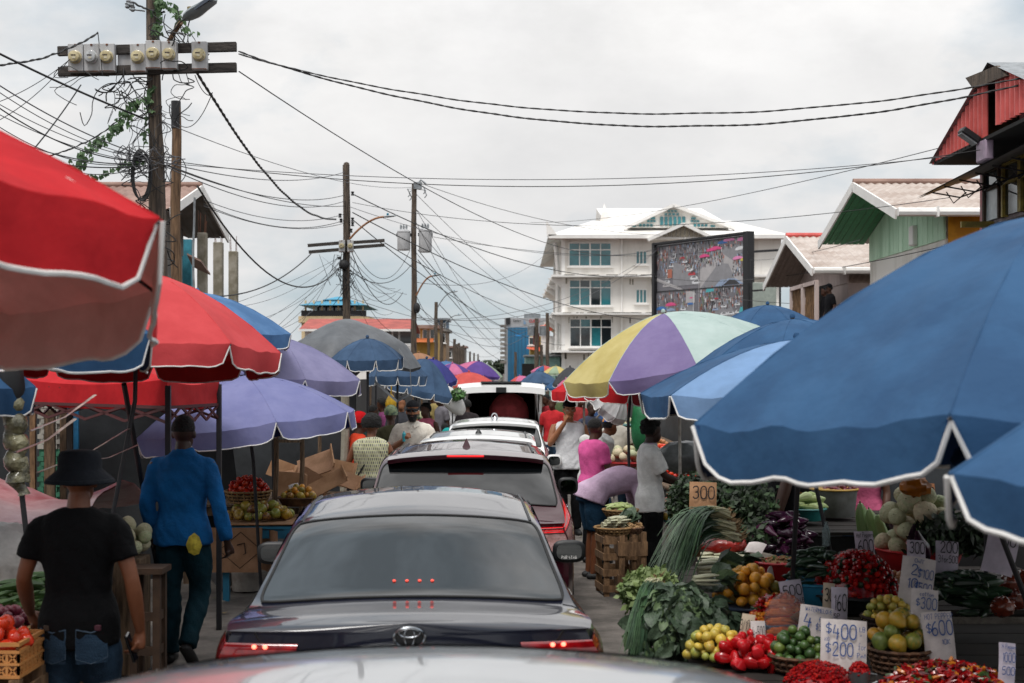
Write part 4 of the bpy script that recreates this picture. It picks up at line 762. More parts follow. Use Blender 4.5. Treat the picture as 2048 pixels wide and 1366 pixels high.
for i in range(8):
 rr = random.Random(i); wire((rr.uniform(430, 560), rr.uniform(600, 690), 36), (rr.uniform(675, 690), rr.uniform(505, 560), 40), rr.uniform(.05, .5), .007, 'thin house wire running down from second pole to the left roofs', 'house wires left of the second pole', m_=cable_grey if i % 2 else cable)
for i, (p, q, sg, r, lb) in enumerate((((705, 388, 40), (1310, 548, 70), .9, .02, 'upper long cable descending from second pole past white building'), ((705, 425, 40), (1310, 640, 72), .7, .02, 'second long cable descending from second pole past white building'), ((706, 440, 40), (1130, 690, 99), .9, .018, 'third long cable descending from second pole towards the ochre house'),
 ((770, 486, 40), (1105, 632, 99), .5, .018, 'cable from right crossarm end down to the white building corner'), ((705, 405, 40), (1900, 395, 27), .6, .009, 'level wire from second pole to pink roof'), ((850, 370, 52), (1320, 470, 66), .4, .014, 'wire from transformer pole top to billboard'), ((700, 540, 40), (826, 525, 52), .55, .016, 'slack cable between second pole and transformer pole'), ((702, 500, 40), (806, 585, 52), .9, .016, 'drooping cable from second pole to junction by transformer pole'),
 ((702, 490, 40), (820, 500, 52), 1.0, .012, 'deep slack wire looping below the transformers'), ((832, 590, 52), (880, 640, 98), .5, .014, 'slack cable from transformer pole to far lamp pole'), ((845, 470, 52), (1450, 500, 70), .5, .012, 'wire from right transformer towards billboard'), ((836, 500, 52), (1010, 690, 150), .3, .02, 'wire from transformer pole running down the street'), ((836, 520, 52), (1008, 705, 160), .3, .022, 'lower wire from transformer pole running down the street'), ((880, 610, 86), (1000, 720, 190), .4, .03, 'wire from far lamp pole to street end'), ((1310, 552, 70), (1900, 490, 27.5), .45, .012, 'wire from billboard across the pink house'), ((1310, 560, 70), (1700, 610, 34), .3, .01, 'wire from billboard down to the balcony'), ((1500, 520, 64), (1720, 480, 28), .12, .009, 'short wire over the pink house roof'))):
 wire(p, q, sg, r, lb)
for i in range(14):
 rr = random.Random(100 + i); y0 = rr.uniform(380, 640); wire((rr.choice((700, 832, 832)), y0, 46), rr.choice(((1112, 486, 99), (1112, 555, 99), (1112, 632, 99), (1095, 640, 78), (1073, 650, 84), (1314, 500, 71), (1010, 690, 150))), rr.uniform(.3, 1.6), .012, 'faint far wire crossing the sky between poles and white building', 'faint far wires over the street', m_=cable_grey)
for i in range(9):
 rr = random.Random(200 + i); wire((rr.uniform(690, 705), rr.uniform(500, 560), 40), (rr.uniform(740, 826), rr.uniform(560, 690), 50), rr.uniform(0, .6), .009, 'thin service wire between second pole and transformer pole', 'service wires below the crossarms', m_=cable_grey if i % 3 else cable)
# ---------------- umbrellas ----------------
piping_m = mat('white piping', '#e2e0dc', rough=.8, var=.1, scale=9)
pole_black = mat('black pole', '#26262a', rough=.5, var=.2); pole_white = mat('worn white pole', '#b9b4ac', rough=.5, col2='#8a8278')
T = lambda n, c, tr=.3, **k: fab(n, c, trans=tr, **k)
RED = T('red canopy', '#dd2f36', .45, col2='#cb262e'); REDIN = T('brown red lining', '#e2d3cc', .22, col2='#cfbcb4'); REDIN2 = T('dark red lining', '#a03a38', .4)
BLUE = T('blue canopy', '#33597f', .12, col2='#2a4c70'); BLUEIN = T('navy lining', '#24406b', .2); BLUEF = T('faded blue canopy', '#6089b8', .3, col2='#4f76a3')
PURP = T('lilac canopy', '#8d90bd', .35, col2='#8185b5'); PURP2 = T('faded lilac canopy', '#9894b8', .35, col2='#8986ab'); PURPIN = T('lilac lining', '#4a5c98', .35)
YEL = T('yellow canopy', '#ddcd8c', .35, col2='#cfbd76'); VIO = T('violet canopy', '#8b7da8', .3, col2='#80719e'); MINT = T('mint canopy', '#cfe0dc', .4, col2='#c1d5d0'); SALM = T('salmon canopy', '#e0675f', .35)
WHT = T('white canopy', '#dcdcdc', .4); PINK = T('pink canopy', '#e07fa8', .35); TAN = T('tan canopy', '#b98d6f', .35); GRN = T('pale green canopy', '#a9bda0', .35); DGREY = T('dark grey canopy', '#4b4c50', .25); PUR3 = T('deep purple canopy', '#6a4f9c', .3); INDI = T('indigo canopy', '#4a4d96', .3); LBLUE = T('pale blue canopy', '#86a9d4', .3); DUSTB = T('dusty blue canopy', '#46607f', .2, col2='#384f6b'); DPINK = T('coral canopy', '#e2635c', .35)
def umbrella(lab, C, Rr, H, cols, lin_m, n=8, val=.16, rot=0, tilt=(0, 0), k=1.75, pole=pole_black, base=None, group=None, pr=.006, wr=.008, pole_r=.016, detail=(14, 9), ribs=True, cat='umbrella', seed=0, ptop=0, lettering=None, pole_off=None):
 """C: centre of the rim; tilt=(compass direction it leans down to, degrees)"""
 C = V(C); az, an = R(tilt[0]), R(tilt[1]); ax = V((-math.sin(az), math.cos(az), 0)); M = Matrix.Rotation(an, 3, ax); rr = random.Random(seed + int(C.y * 100))
 base = base if base is not None else (C.x, C.y); t = thing('market_umbrella', lab, cat, (base[0], base[1], 0), group=group)
 nu, nv = detail
 ang = [R(rot) + 2 * PI * i / n for i in range(n)]
 def rib(i, s): a = ang[i % n]; return V((Rr * s * math.cos(a), Rr * s * math.sin(a), H * (1 - s ** k)))
 def surf(i, u, s):
  p = rib(i, s).lerp(rib(i + 1, s), u); b = 4 * u * (1 - u)
  p.z -= .02 * Rr * b * s * s; e = noise.noise(V((i * 3.1 + u * 4, s * 5, seed)))
  p += (V((math.cos(ang[i]), math.sin(ang[i]), .6)) * wr * e * (.3 + s)) * min(1, b * 1.5) + V((0, 0, 1)) * min(1, b * 1.5) * wr * 1.3 * noise.noise(V((i * 7 + u * 2.2 + s * 6, s * 2.2 - u * 5, seed + 4))) * s + V((0, 0, 1)) * min(1, b * 1.5) * wr * .8 * noise.noise(V((u * 9 + i * 5, s * 3.2, seed + 9))) * s * s; return p
 pip = MB()
 for i in range(n):
  G = [[surf(i, u / nu, .04 + .96 * s / nv) for s in range(nv + 1)] for u in range(nu + 1)]
  am = (ang[i] + PI / n); od = V((math.cos(am), math.sin(am), 0)); edge = []
  for u in range(nu + 1):
   f = u / nu; dpt = val * (1 - abs(2 * f - 1) ** 14) + .008; e = G[u][-1]; wv = .012 * math.sin(f * 9 + i * 2 + seed) + .02 * noise.noise(V((f * 3, i, seed)))
   for j in (1, 2, 3): q = j / 3; G[u].append(e + V((0, 0, -dpt * q)) + od * (wv * q + .02 * val * math.sin(q * PI)))
   edge.append(G[u][-1])
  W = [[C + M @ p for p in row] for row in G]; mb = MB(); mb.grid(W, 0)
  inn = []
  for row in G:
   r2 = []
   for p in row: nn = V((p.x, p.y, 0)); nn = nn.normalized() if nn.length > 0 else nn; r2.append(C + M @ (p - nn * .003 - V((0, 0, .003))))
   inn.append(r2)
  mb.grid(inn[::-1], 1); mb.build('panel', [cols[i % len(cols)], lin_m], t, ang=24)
  pip.tube([C + M @ p for p in edge], pr, 5)
 pip.build('piping', piping_m, t); sm = MB()
 for i in range(n): sm.tube([C + M @ (rib(i, s) + V((0, 0, .0015))) for s in (.04, .2, .4, .6, .8, 1.0)], .0032, 4)
 sm.build('seam', cols[0], t)
 if ribs:
  for i in range(n):
   m = MB(); m.tube([C + M @ (rib(i, s) - V((0, 0, .014))) for s in (.03, .25, .5, .75, 1.0)], .006, 5); hub = V((0, 0, H * .25)); m.tube([C + M @ hub, C + M @ (rib(i, .52) - V((0, 0, .014)))], .005, 5); m.build('rib', steel if pole is not pole_black else pole_black, t)
 top = C + M @ V((0, 0, H + .02)); bot = V((base[0], base[1], 0)); mid = C + M @ V((0, 0, -.35))
 m = MB(); m.tube([top, mid, bot], pole_r, 8); m.build('pole', pole, t)
 m = MB(); m.lathe([(.02, -.01), (.022, .005), (.012, .022), (0, .026)], top, 8, M=M); m.build('finial', cols[0], t)
 if lettering:
  i, txt, s0, hh = lettering; e0, e1 = C + M @ surf(i, .5, s0), C + M @ surf(i, .5, s0 + .12); mbt = MB(); ey = (e0 - e1).normalized(); ex = (C + M @ rib(i + 1, s0) - (C + M @ rib(i, s0))).normalized(); ex = (ex - ey * ex.dot(ey)).normalized()
  write(mbt, txt, e0 - ex * hh * len(txt) * .33 + ex.cross(ey) * .04, ex, ey, hh, hh * .2); mbt.build('lettering', white_trim, t, smooth=False)
 return t
umbrella('large red umbrella with white piping at the left edge, nearest of all', (-2.33, 4.19, 2.6), 1.35, .56, [RED], REDIN, val=.2, rot=-8, tilt=(90, 8.2), k=1.5, wr=.02, detail=(18, 12), base=(-2.25, 4.3), seed=1, pr=.008)
umbrella('blue umbrella mostly hidden behind the nearest red umbrella', P(-95, 668, 7), 1.0, .45, [BLUE], BLUEIN, rot=-5, base=(-2.75, 7.1), seed=2)
umbrella('red umbrella with dark red underside above the red canopy tent', P(272, 702, 10), 1.0, .56, [T('coral red canopy', '#e25558', .35, col2='#d84c4f')], REDIN2, val=.14, rot=-83, tilt=(90, 4), base=(P(157, 0, 9.8).x, 9.8), seed=3, detail=(16, 10))
umbrella('blue umbrella peeking in low at the left edge beneath the red ones', P(-200, 755, 9), .86, .4, [BLUE], BLUEIN, rot=0, tilt=(0, 4), seed=4)
umbrella('wide lilac umbrella over the mango table, lowest of the lilac pair', P(497, 848, 13.2), 1.03, .45, [PURP, PURP, PURP, PURP], PURPIN, rot=-66, tilt=(180, 7.5), val=.15, base=(P(520, 0, 13.3).x, 13.4), seed=5, detail=(16, 12))
umbrella('faded lilac umbrella behind the wide lilac one, higher of the pair', P(548, 754, 15), .97, .42, [PURP2], PURPIN, rot=-62, val=.14, seed=6, tilt=(0, 2))
umbrella('pale blue umbrella behind the coral red one near the concrete columns', P(392, 662, 14), .95, .38, [BLUEF], BLUEIN, rot=-50, val=.13, seed=7, tilt=(0, 2))
umbrella('blue umbrella sticking out from under the grey tarpaulin', P(735, 716, 17.5), .45, .24, [DUSTB], BLUEIN, rot=-72, val=.12, seed=8, tilt=(-90, 4))
umbrella('dark blue umbrella right of the grey tarpaulin', P(795, 752, 20), .42, .28, [DUSTB], BLUEIN, seed=9, rot=-40, val=.12)
umbrella('blue umbrella beside the white sack of greens', P(838, 778, 23), .58, .5, [DUSTB], BLUEIN, seed=10, rot=-60, tilt=(0, 14), val=.1)
umbrella('indigo umbrella printed with white letters BRF', P(862, 752, 27), .5, .33, [INDI], BLUEIN, seed=11, rot=-45, tilt=(-60, 16), val=.09, lettering=(6, 'BRF', .72, .16))
umbrella('red umbrella just right of the grey tarpaulin', P(778, 722, 24), .36, .26, [DPINK], REDIN2, seed=12, val=.1)
umbrella('tan umbrella behind the blue ones on the left row', P(838, 722, 32), .42, .18, [TAN], REDIN, seed=13, val=.06)
umbrella('pink and purple umbrella in the far left row', P(905, 748, 34), .5, .25, [PINK, PUR3], PURPIN, seed=14, rot=-100, val=.07)
umbrella('coral red umbrella in front of pink and purple umbrella', P(938, 770, 31), .62, .28, [DPINK], REDIN2, seed=15, rot=-80, val=.07)
umbrella('pink, pale green and purple striped umbrella far down the left row', P(955, 745, 40), .75, .32, [PUR3, PUR3, GRN, YEL, PINK, DPINK, PUR3, PINK], REDIN2, seed=16, rot=-120, tilt=(-20, 10), val=.08)
umbrella('small blue umbrella peeking behind BRF umbrella', P(892, 735, 45), .5, .2, [BLUEF], BLUEIN, seed=17, val=.07)
# right hand row
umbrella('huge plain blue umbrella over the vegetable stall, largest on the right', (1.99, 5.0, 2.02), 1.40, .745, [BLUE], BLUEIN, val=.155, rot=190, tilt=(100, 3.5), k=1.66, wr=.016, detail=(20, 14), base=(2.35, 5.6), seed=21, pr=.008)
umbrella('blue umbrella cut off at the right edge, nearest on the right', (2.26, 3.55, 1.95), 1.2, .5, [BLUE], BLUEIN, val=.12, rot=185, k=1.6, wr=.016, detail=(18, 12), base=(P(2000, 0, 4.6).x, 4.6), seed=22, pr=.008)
umbrella('blue umbrella with pale blue stripe beside the huge blue one', P(1596, 780, 8.5), .95, .3, [BLUE, LBLUE, BLUE, BLUE, BLUE, BLUE, BLUE, BLUE], BLUEIN, rot=166, tilt=(180, 1.5), val=.12, seed=23, base=(P(1571, 0, 9.3).x, 9.3))
umbrella('blue umbrella tucked between striped and multicoloured umbrellas', P(1590, 718, 11), .78, .31, [BLUE], BLUEIN, rot=160, tilt=(200, 4), val=.12, seed=24, base=(P(1706, 0, 11).x, 11))
umbrella('blue umbrella behind the multicoloured umbrella by the billboard', P(1535, 655, 16), .62, .25, [BLUE], BLUEIN, rot=150, val=.1, seed=25)
umbrella('yellow, violet and mint umbrella below the billboard', P(1345, 716, 14), 1.1, .45, [MINT, MINT, SALM, BLUE, YEL, YEL, YEL, VIO], T('grey green lining', '#5f7a6c', .3), rot=-85, tilt=(205, 13), val=.13, seed=26, pole=pole_white, detail=(16, 12), base=(P(1362, 0, 14).x, 14))
umbrella('small red umbrella under the yellow panel of multicoloured umbrella', P(1168, 782, 19), .44, .16, [RED], REDIN2, rot=-80, val=.12, seed=27, pole=pole_white)
umbrella('red umbrella with white piping under the violet panel', P(1262, 778, 15.5), .5, .16, [T('dull red canopy', '#b93a42', .3), RED], REDIN2, rot=-95, tilt=(0, 5), val=.15, seed=28)
umbrella('half folded white and red umbrella hanging over the crowd', P(1222, 806, 17), .28, .2, [WHT, WHT, WHT, RED], T('white lining', '#c9c6c2', .4), rot=20, tilt=(-35, 48), val=.08, seed=29, pole=pole_white, base=(P(1253, 0, 17).x, 17))
umbrella('blue umbrella above the white van on the far right row', P(1078, 765, 45), .62, .36, [DUSTB], BLUEIN, rot=-80, val=.08, seed=30)
umbrella('pink, violet and red umbrella left of the far blue one', P(1042, 768, 52), .6, .3, [PINK, VIO, DPINK, PINK], REDIN2, rot=-70, tilt=(180, 8), val=.07, seed=31)
umbrella('red and blue umbrella peeking over the far blue one', P(1088, 742, 60), .55, .22, [DPINK, PINK, BLUE], REDIN2, val=.07, seed=32)
umbrella('pale yellow and green umbrella beside dark grey umbrella', P(1112, 746, 52), .5, .25, [YEL, GRN], REDIN, val=.07, rot=10, seed=33)
umbrella('dark grey umbrella behind the yellow panel', P(1140, 768, 34), .42, .4, [DGREY], DGREY, val=.06, seed=34)
umbrella('small blue umbrella under the dark grey one', P(1112, 776, 37), .3, .18, [BLUE], BLUEIN, val=.06, seed=35)
umbrella('pale pink umbrella edge left of yellow panel', P(1132, 778, 30), .22, .2, [PINK, DPINK], REDIN2, val=.06, seed=36)
umbrella('added blue shade umbrella out of view beside the photographer on the right', (2.75, 1.0, 2.1), 1.25, .5, [BLUE], BLUEIN, seed=41)  # unseen canopies added left and right to cut light on the stalls
umbrella('added red shade umbrella out of view beside the photographer on the left', (-2.7, 1.2, 2.3), 1.2, .5, [RED], REDIN, seed=42)
umbrella('added unseen blue umbrella shading the back of the right vegetable stall', (4.3, 7.2, 2.05), 1.4, .5, [BLUE], BLUEIN, seed=43)  # this and the next two: unseen canopies added to darken the goods
umbrella('added blue umbrella hidden behind the huge one, shading the price cards', (2.55, 7.8, 1.99), 1.25, .4, [BLUE], BLUEIN, seed=45, base=(3.3, 8.2))
umbrella('added unseen navy umbrella shading the cabbages behind the huge blue one', (3.2, 9.6, 1.98), 1.15, .4, [BLUE], BLUEIN, seed=44, rot=20)
def tarp():
 c = P(690, 708, 18.6); t = thing('grey_tarpaulin', 'dull grey plastic tarpaulin draped over an umbrella on the left row', 'tarpaulin', (c.x, c.y, 0)); nu, nv = 44, 16; G = []
 for i in range(nu):
  a = 2 * PI * i / nu; row = []; rm = .86 + .1 * math.sin(a * 3 + 1) + .05 * math.sin(a * 7)
  for j in range(nv + 1):
   s = j / nv; r = rm * s; z = .46 * (1 - min(s, 1) ** 1.5) + .02 * noise.noise(V((math.cos(a) * s * 4, math.sin(a) * s * 4, 3))) + .012 * abs(math.sin(a * 4)) * (s > .3) * (1 - s)
   if s > .8: z -= (s - .8) * (.9 + .9 * noise.noise(V((math.cos(a) * 2, math.sin(a) * 2, 7))))
   row.append(c + V((r * math.cos(a), r * math.sin(a), z)))
  G.append(row)
 m = MB(); m.grid([list(x) for x in zip(*G)][::-1], close=True); m.build('sheet', mat('grey tarp', '#63666a', rough=.5, var=.2, scale=3, col2='#4f5256', bump=.4, bscale=9, trans=.12), t, ang=60)
 m = MB(); m.tube([c + V((0, 0, .4)), (c.x, c.y, 0)], .02, 7); m.build('pole', pole_black, t)
 m = MB(); q = P(800, 712, 17.6); pts = [q + V((0, 0, .1)), q + V((.12, 0, -.1)), q + V((.14, .1, -.45)), q + V((-.05, .1, -.55)), q + V((-.3, 0, -.3)), q + V((-.25, 0, .12))]; m.grid([[p_ + V((.04 * noise.noise(p_ * 9), -.1 * k2, -.03 * k2)) for p_ in pts] for k2 in (0, .5, 1)]); m.build('hanging_corner', MATS['grey tarp'], t)
tarp()
def tent():
 rd = RED; t0 = P(333, 780, 11.4); A, B_, Cc = P(335, 757, 11.0), P(28, 768, 12.7), P(437, 760, 12.0); D = B_ + (Cc - A); zt, zb = 2.13, 1.93; t = thing('canopy_tent', 'red pop up canopy tent on thin black legs behind man in blue', 'canopy', ((A.x + D.x) / 2, (A.y + D.y) / 2, 0))
 cs = [V((q.x, q.y, zt)) for q in (A, Cc, D, B_)]; ctr = sum(cs, V()) / 4 + V((0, 0, .25))
 for i in range(4):
  a, b = cs[i], cs[(i + 1) % 4]; m = MB(); G = []
  for u in range(15):
   f = u / 14; p = a.lerp(b, f); sg = 4 * f * (1 - f); row = [ctr.lerp(p, s) - V((0, 0, .05 * sg * s + .03 * math.sin(s * PI))) for s in (0.02, .25, .5, .75, 1)]; e = row[-1]
   row += [e + V((0, 0, -(zt - zb) * q - .012 * noise.noise(V((f * 8, i, q)))) ) + V((.02 * noise.noise(V((f * 6, q * 2, i))), .02 * noise.noise(V((f * 7, q, i + 5))), 0)) for q in (.33, .66, 1)]; G.append(row)
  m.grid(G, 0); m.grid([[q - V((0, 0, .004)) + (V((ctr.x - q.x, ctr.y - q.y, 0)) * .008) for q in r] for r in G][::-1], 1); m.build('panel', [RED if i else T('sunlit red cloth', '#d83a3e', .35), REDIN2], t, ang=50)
 for q in cs: m = MB(); m.box((q.x * .998, q.y, zt / 2 - .02), (.04, .04, zt - .06)); m.build('leg', pole_black, t, smooth=False)
 for i in range(4):
  a, b = cs[i] - V((0, 0, .22)), cs[(i + 1) % 4] - V((0, 0, .22)); m = MB(); m.bar(a, b - V((0, 0, .0)), .02, .025)
  for k2 in range(4): p, q = a.lerp(b, k2 / 4), a.lerp(b, (k2 + 1) / 4); m.bar(p, q - V((0, 0, .12)), .015, .02); m.bar(p - V((0, 0, .12)), q, .015, .02)
  m.build('scissor_bar', mat('dark red frame', '#4a1a1c', var=.1), t, smooth=False)
tent()
# ---------------- cars ----------------
def paint(n, c, **k): d = dict(rough=.28, spec=.5, var=.03, scale=2, coat=1.0, metal=0); d.update(k); return mat(n, c, **d)
car_glass = mat('tinted car glass', '#0c0f11', rough=.02, spec=.5, var=.1, ior=1.7, coat=.0); rubber = mat('black rubber', '#141414', rough=.7, var=.1); tyre_m = mat('tyre rubber', '#191919', rough=.85, var=.2, scale=20)
gap_m = mat('panel gap', '#060606', rough=.9, var=0); chrome = mat('chrome', '#c9ccd0', rough=.12, metal=1, var=.02); tail_red = mat('red tail lens', '#9c0f14', rough=.1, coat=1, var=.15, scale=12, col2='#6d080d'); tail_lit = mat('lit brake lens', '#d8141a', rough=.15, emit=.9, coat=1, var=.1); tail_clear = mat('clear tail lens', '#b58a86', rough=.12, coat=1, var=.2, scale=25); led = mat('lit brake bulb', '#ff6a55', emit=4, var=.0)
plastic_b = mat('black trim plastic', '#1a1b1d', rough=.45, var=.1); grille_m = mat('grille black', '#101113', rough=.4); head_m = mat('headlight glass', '#c4ccd2', rough=.08, coat=1, var=.1); mirror_m = mat('mirror glass', '#8d9498', rough=.02, metal=1, var=.02); alloy = mat('alloy wheel', '#9ea1a4', rough=.3, metal=.9, var=.1); plate_m = mat('number plate', '#d9d5c3', rough=.5, var=.05)
class Car:
 """keys: y, w(half width), zb(belt height), wr(half width of roof edge), ze(roof edge height), zc(roof centre height), zs(sill)"""
 def __init__(s, keys, sig=.06): s.K = keys; s.sig = sig; s.L = keys[-1][0]
 def prof(s, y):
  w_, zb, wr, ze, zc, zs = pchip(s.K, np.array([y]), s.sig)[0] if not hasattr(s, '_c') else s.cache(y)
  pts = [(.80 * w_, zs), (.95 * w_, zs + .03), (w_, zs + .22), (w_, (zb + zs) / 2 + .06), (.985 * w_, zb - .09), (.945 * w_, zb), (.945 * w_ + .3 * (wr - .945 * w_), zb + .32 * (ze - zb)), (wr + .22 * (.945 * w_ - wr), zb + .8 * (ze - zb)), (wr, ze), (.55 * wr, ze + .72 * (zc - ze)), (0, zc)]
  return pts
 def pre(s):
  g = np.arange(-.3, s.L + .3, .01); s._g = g; s._d = pchip(s.K, g, s.sig); s._c = True
 def cache(s, y): return [np.interp(y, s._g, s._d[:, c]) for c in range(6)]
 def S(s, y, t, side=1):
  """t: 0 sill .. 1 roof centre"""
  pts = s.prof(y); f = t * 10; i = min(int(f), 9); u = f - i; p0, p1, p2, p3 = pts[max(i-1, 0)], pts[i], pts[i+1], (pts[i+2] if i < 9 else (-pts[9][0], pts[9][1]))
  q = [.5 * (2*p1[k] + (p2[k]-p0[k])*u + (2*p0[k]-5*p1[k]+4*p2[k]-p3[k])*u*u + (3*p1[k]-p0[k]-3*p2[k]+p3[k])*u**3) for k in (0, 1)]
  return V((side * q[0], y, q[1]))
 def N(s, y, t, side=1):
  a = s.S(y + .02, t, side) - s.S(y - .02, t, side); b = s.S(y, min(t + .01, 1), side) - s.S(y, t - .01, side); n = b.cross(a) if side > 0 else a.cross(b); n = -n
  n = n.normalized() if n.length > 1e-9 else V((0, 0, 1)); c = s.S(y, t, side) - V((0, y, .6)); return n if n.dot(c) > 0 else -n
 def off(s, y, t, side, d): return s.S(y, t, side) + s.N(y, t, side) * d
 def E(s, y0, u, t, bulge, end, crown):
  """end face point: u -1..1 across, t level, crown = extra bulge by level"""
  p = s.S(y0, t, 1); return V((p.x * u, y0 + end * (bulge * (1 - abs(u) ** 2.6) + crown(t) * (1 - abs(u) ** 5)), p.z + (0 if t < .999 else 0)))
 def body(s, mats, parent, tops=1.0, rear_bulge=.16, front_bulge=.2, rc=None, fc=None, extra=None):
  ys = list(np.arange(0, s.L + .001, .06)); m = MB(); ts = [i / 30 for i in range(31)]
  for sd_ in (1, -1):
   G = [[s.S(y, t, sd_) for t in ts] for y in ys]; m.grid(G if sd_ > 0 else G[::-1])
  us = np.linspace(-1, 1, 25); s.rb, s.fb = rear_bulge, front_bulge; s.rc = rc or (lambda t: 0); s.fc = fc or (lambda t: 0)
  m.grid([[s.E(0, u, t, s.rb, -1, s.rc) for u in us] for t in ts]); m.grid([[s.E(s.L, u, t, s.fb, 1, s.fc) for u in us][::-1] for t in ts])
  lo = [s.S(y, 0, 1) for y in ys] + [s.S(y, 0, -1) for y in ys[::-1]]; m.poly([p + V((0, 0, .005)) for p in lo])
  return m.build('body', mats, parent, local=True, ang=50)
 def patch(s, name, mt, parent, y0, y1, t0, t1, side=1, off=.006, nu=14, nv=8, round_=6, both=False, wq=None, ang=40):
  """a panel lying on the shell; both=True spans left to right through the centre"""
  G = []; edge = []
  for i in range(nu + 1):
   b = -1 + 2 * i / nu; row = []
   for j in range((2 * nv if both else nv) + 1):
    a = -1 + 2 * j / ((2 * nv) if both else nv); f = (1 - abs(b) ** round_ * .06) ; fb = (1 - abs(a) ** round_ * .05)
    y = (y0 + y1) / 2 + (y1 - y0) / 2 * b * fb
    if wq: y += wq(a)
    if both: tt = 1 - (1 - t0) * abs(a) * f; row.append(s.off(y, tt, 1 if a >= 0 else -1, off))
    else: tt = (t0 + t1) / 2 + (t1 - t0) / 2 * a * f; row.append(s.off(y, tt, side, off))
   G.append(row)
  m = MB(); m.grid(G[::-1] if (both or side < 0) else G); o = m.build(name, mt, parent, local=True, ang=ang)
  s.edge = [r[0] for r in G] + G[-1][1:] + [r[-1] for r in G[::-1]][1:] + G[0][::-1][1:]
  return o
 def line(s, pts, r, name, mt, parent, d=0.0):
  m = MB(); m.tube([s.off(y, t, sd_, d) for (y, t, sd_) in pts], r, 5); return m.build(name, mt, parent, local=True)
def wheel(parent, c, r, side):
 c = V(c); w_ = .2; M_ = Matrix.Rotation(R(90) * side, 3, 'Y'); m = MB(); prof = [(r * .62, -w_ / 2), (r * .9, -w_ / 2), (r * .985, -w_ * .38), (r, -w_ * .2), (r, w_ * .2), (r * .985, w_ * .38), (r * .9, w_ / 2), (r * .62, w_ / 2)]
 m.lathe(prof, c, 28, M=M_); o = m.build('wheel', tyre_m, parent, local=True)
 m = MB(); m.lathe([(0, w_ * .3), (r * .1, w_ * .42), (r * .14, w_ * .3), (r * .56, w_ * .28), (r * .66, w_ * .48), (r * .66, -.05)], c, 24, M=M_)
 for i in range(5): a = 2 * PI * i / 5; q = M_ @ V((math.cos(a) * r * .56, math.sin(a) * r * .56, w_ * .36)); m.bar(c + M_ @ V((0, 0, w_ * .38)), c + q, .05, .03)
 m.build('rim', alloy, o, local=True)
def mirror(car, parent, y, side, z, mt, reach=.19, glass=True, h=.15, w_=.22, yaw=0):
 b = car.S(y, .56, side); c = V((b.x + side * reach, y - .03, z)); m = MB(); fn = lambda q: V((abs(q.x) ** .6 * math.copysign(1, q.x), q.y if q.y > 0 else q.y * .25, abs(q.z) ** .65 * math.copysign(1, q.z)))
 m.ell(c, (w_ / 2, .09, h / 2), 18, 12, fn=fn); m.bar(V((b.x - side * .03, y, z - .02)), c + V((-side * .06, .02, -.03)), .05, .04); o = m.build('side_mirror', mt, parent, local=True)
 m = MB(); n = 20; pts = []
 for k in range(n): a = 2 * PI * k / n; ca, sa = math.cos(a), math.sin(a); pts.append(c + V((abs(ca) ** .6 * math.copysign(1, ca) * w_ * .38, -.024 - .002, abs(sa) ** .65 * math.copysign(1, sa) * h * .35)))
 m.poly(pts); m.build('mirror_glass', mirror_m, o, local=True, smooth=False)
 return c
def wheels(car, t, yf, yr, r):
 for y in (yr, yf):
  for sd_ in (1, -1):
   p = car.S(y, .22, sd_); wheel(t, (p.x - sd_ * .09, y, r), r, sd_)
   m = MB(); n = 20; pts = []; G = []
   for rad in (.0, 1.1):
    G.append([V((car.S(y + math.cos(PI * k / n) * r * 1.12, .2, sd_).x + sd_ * .002, y + math.cos(PI * k / n) * r * rad, max(.2, r * .9 + math.sin(PI * k / n) * r * rad))) for k in range(n + 1)])
   m.grid(G if sd_ < 0 else G[::-1]); m.build('wheel_arch', gap_m, t, local=True, smooth=False)
def side_windows(car, t, spans, t0=.525, t1=.765):
 for sd_ in (1, -1):
  for (a, b) in spans: car.patch('side_window', car_glass, t, a, b, t0, t1, sd_, .006, 10, 8, 8)
def seams(car, t, ys, t0=.05, t1=.52):
 for sd_ in (1, -1):
  for y in ys: car.line([(y, t0 + (t1 - t0) * i / 10, sd_) for i in range(11)], .005, 'door_seam', gap_m, t)
  for y in ys[:-1]:
   p = car.off(y + .16, .45, sd_, .015); MB().box(p, (.025, .2, .03), ch=.008).build('door_handle', chrome, t, local=True)
def place_car(t, x, y, yaw=0): t.location = (x, y, 0); t.rotation_euler = (0, 0, yaw)
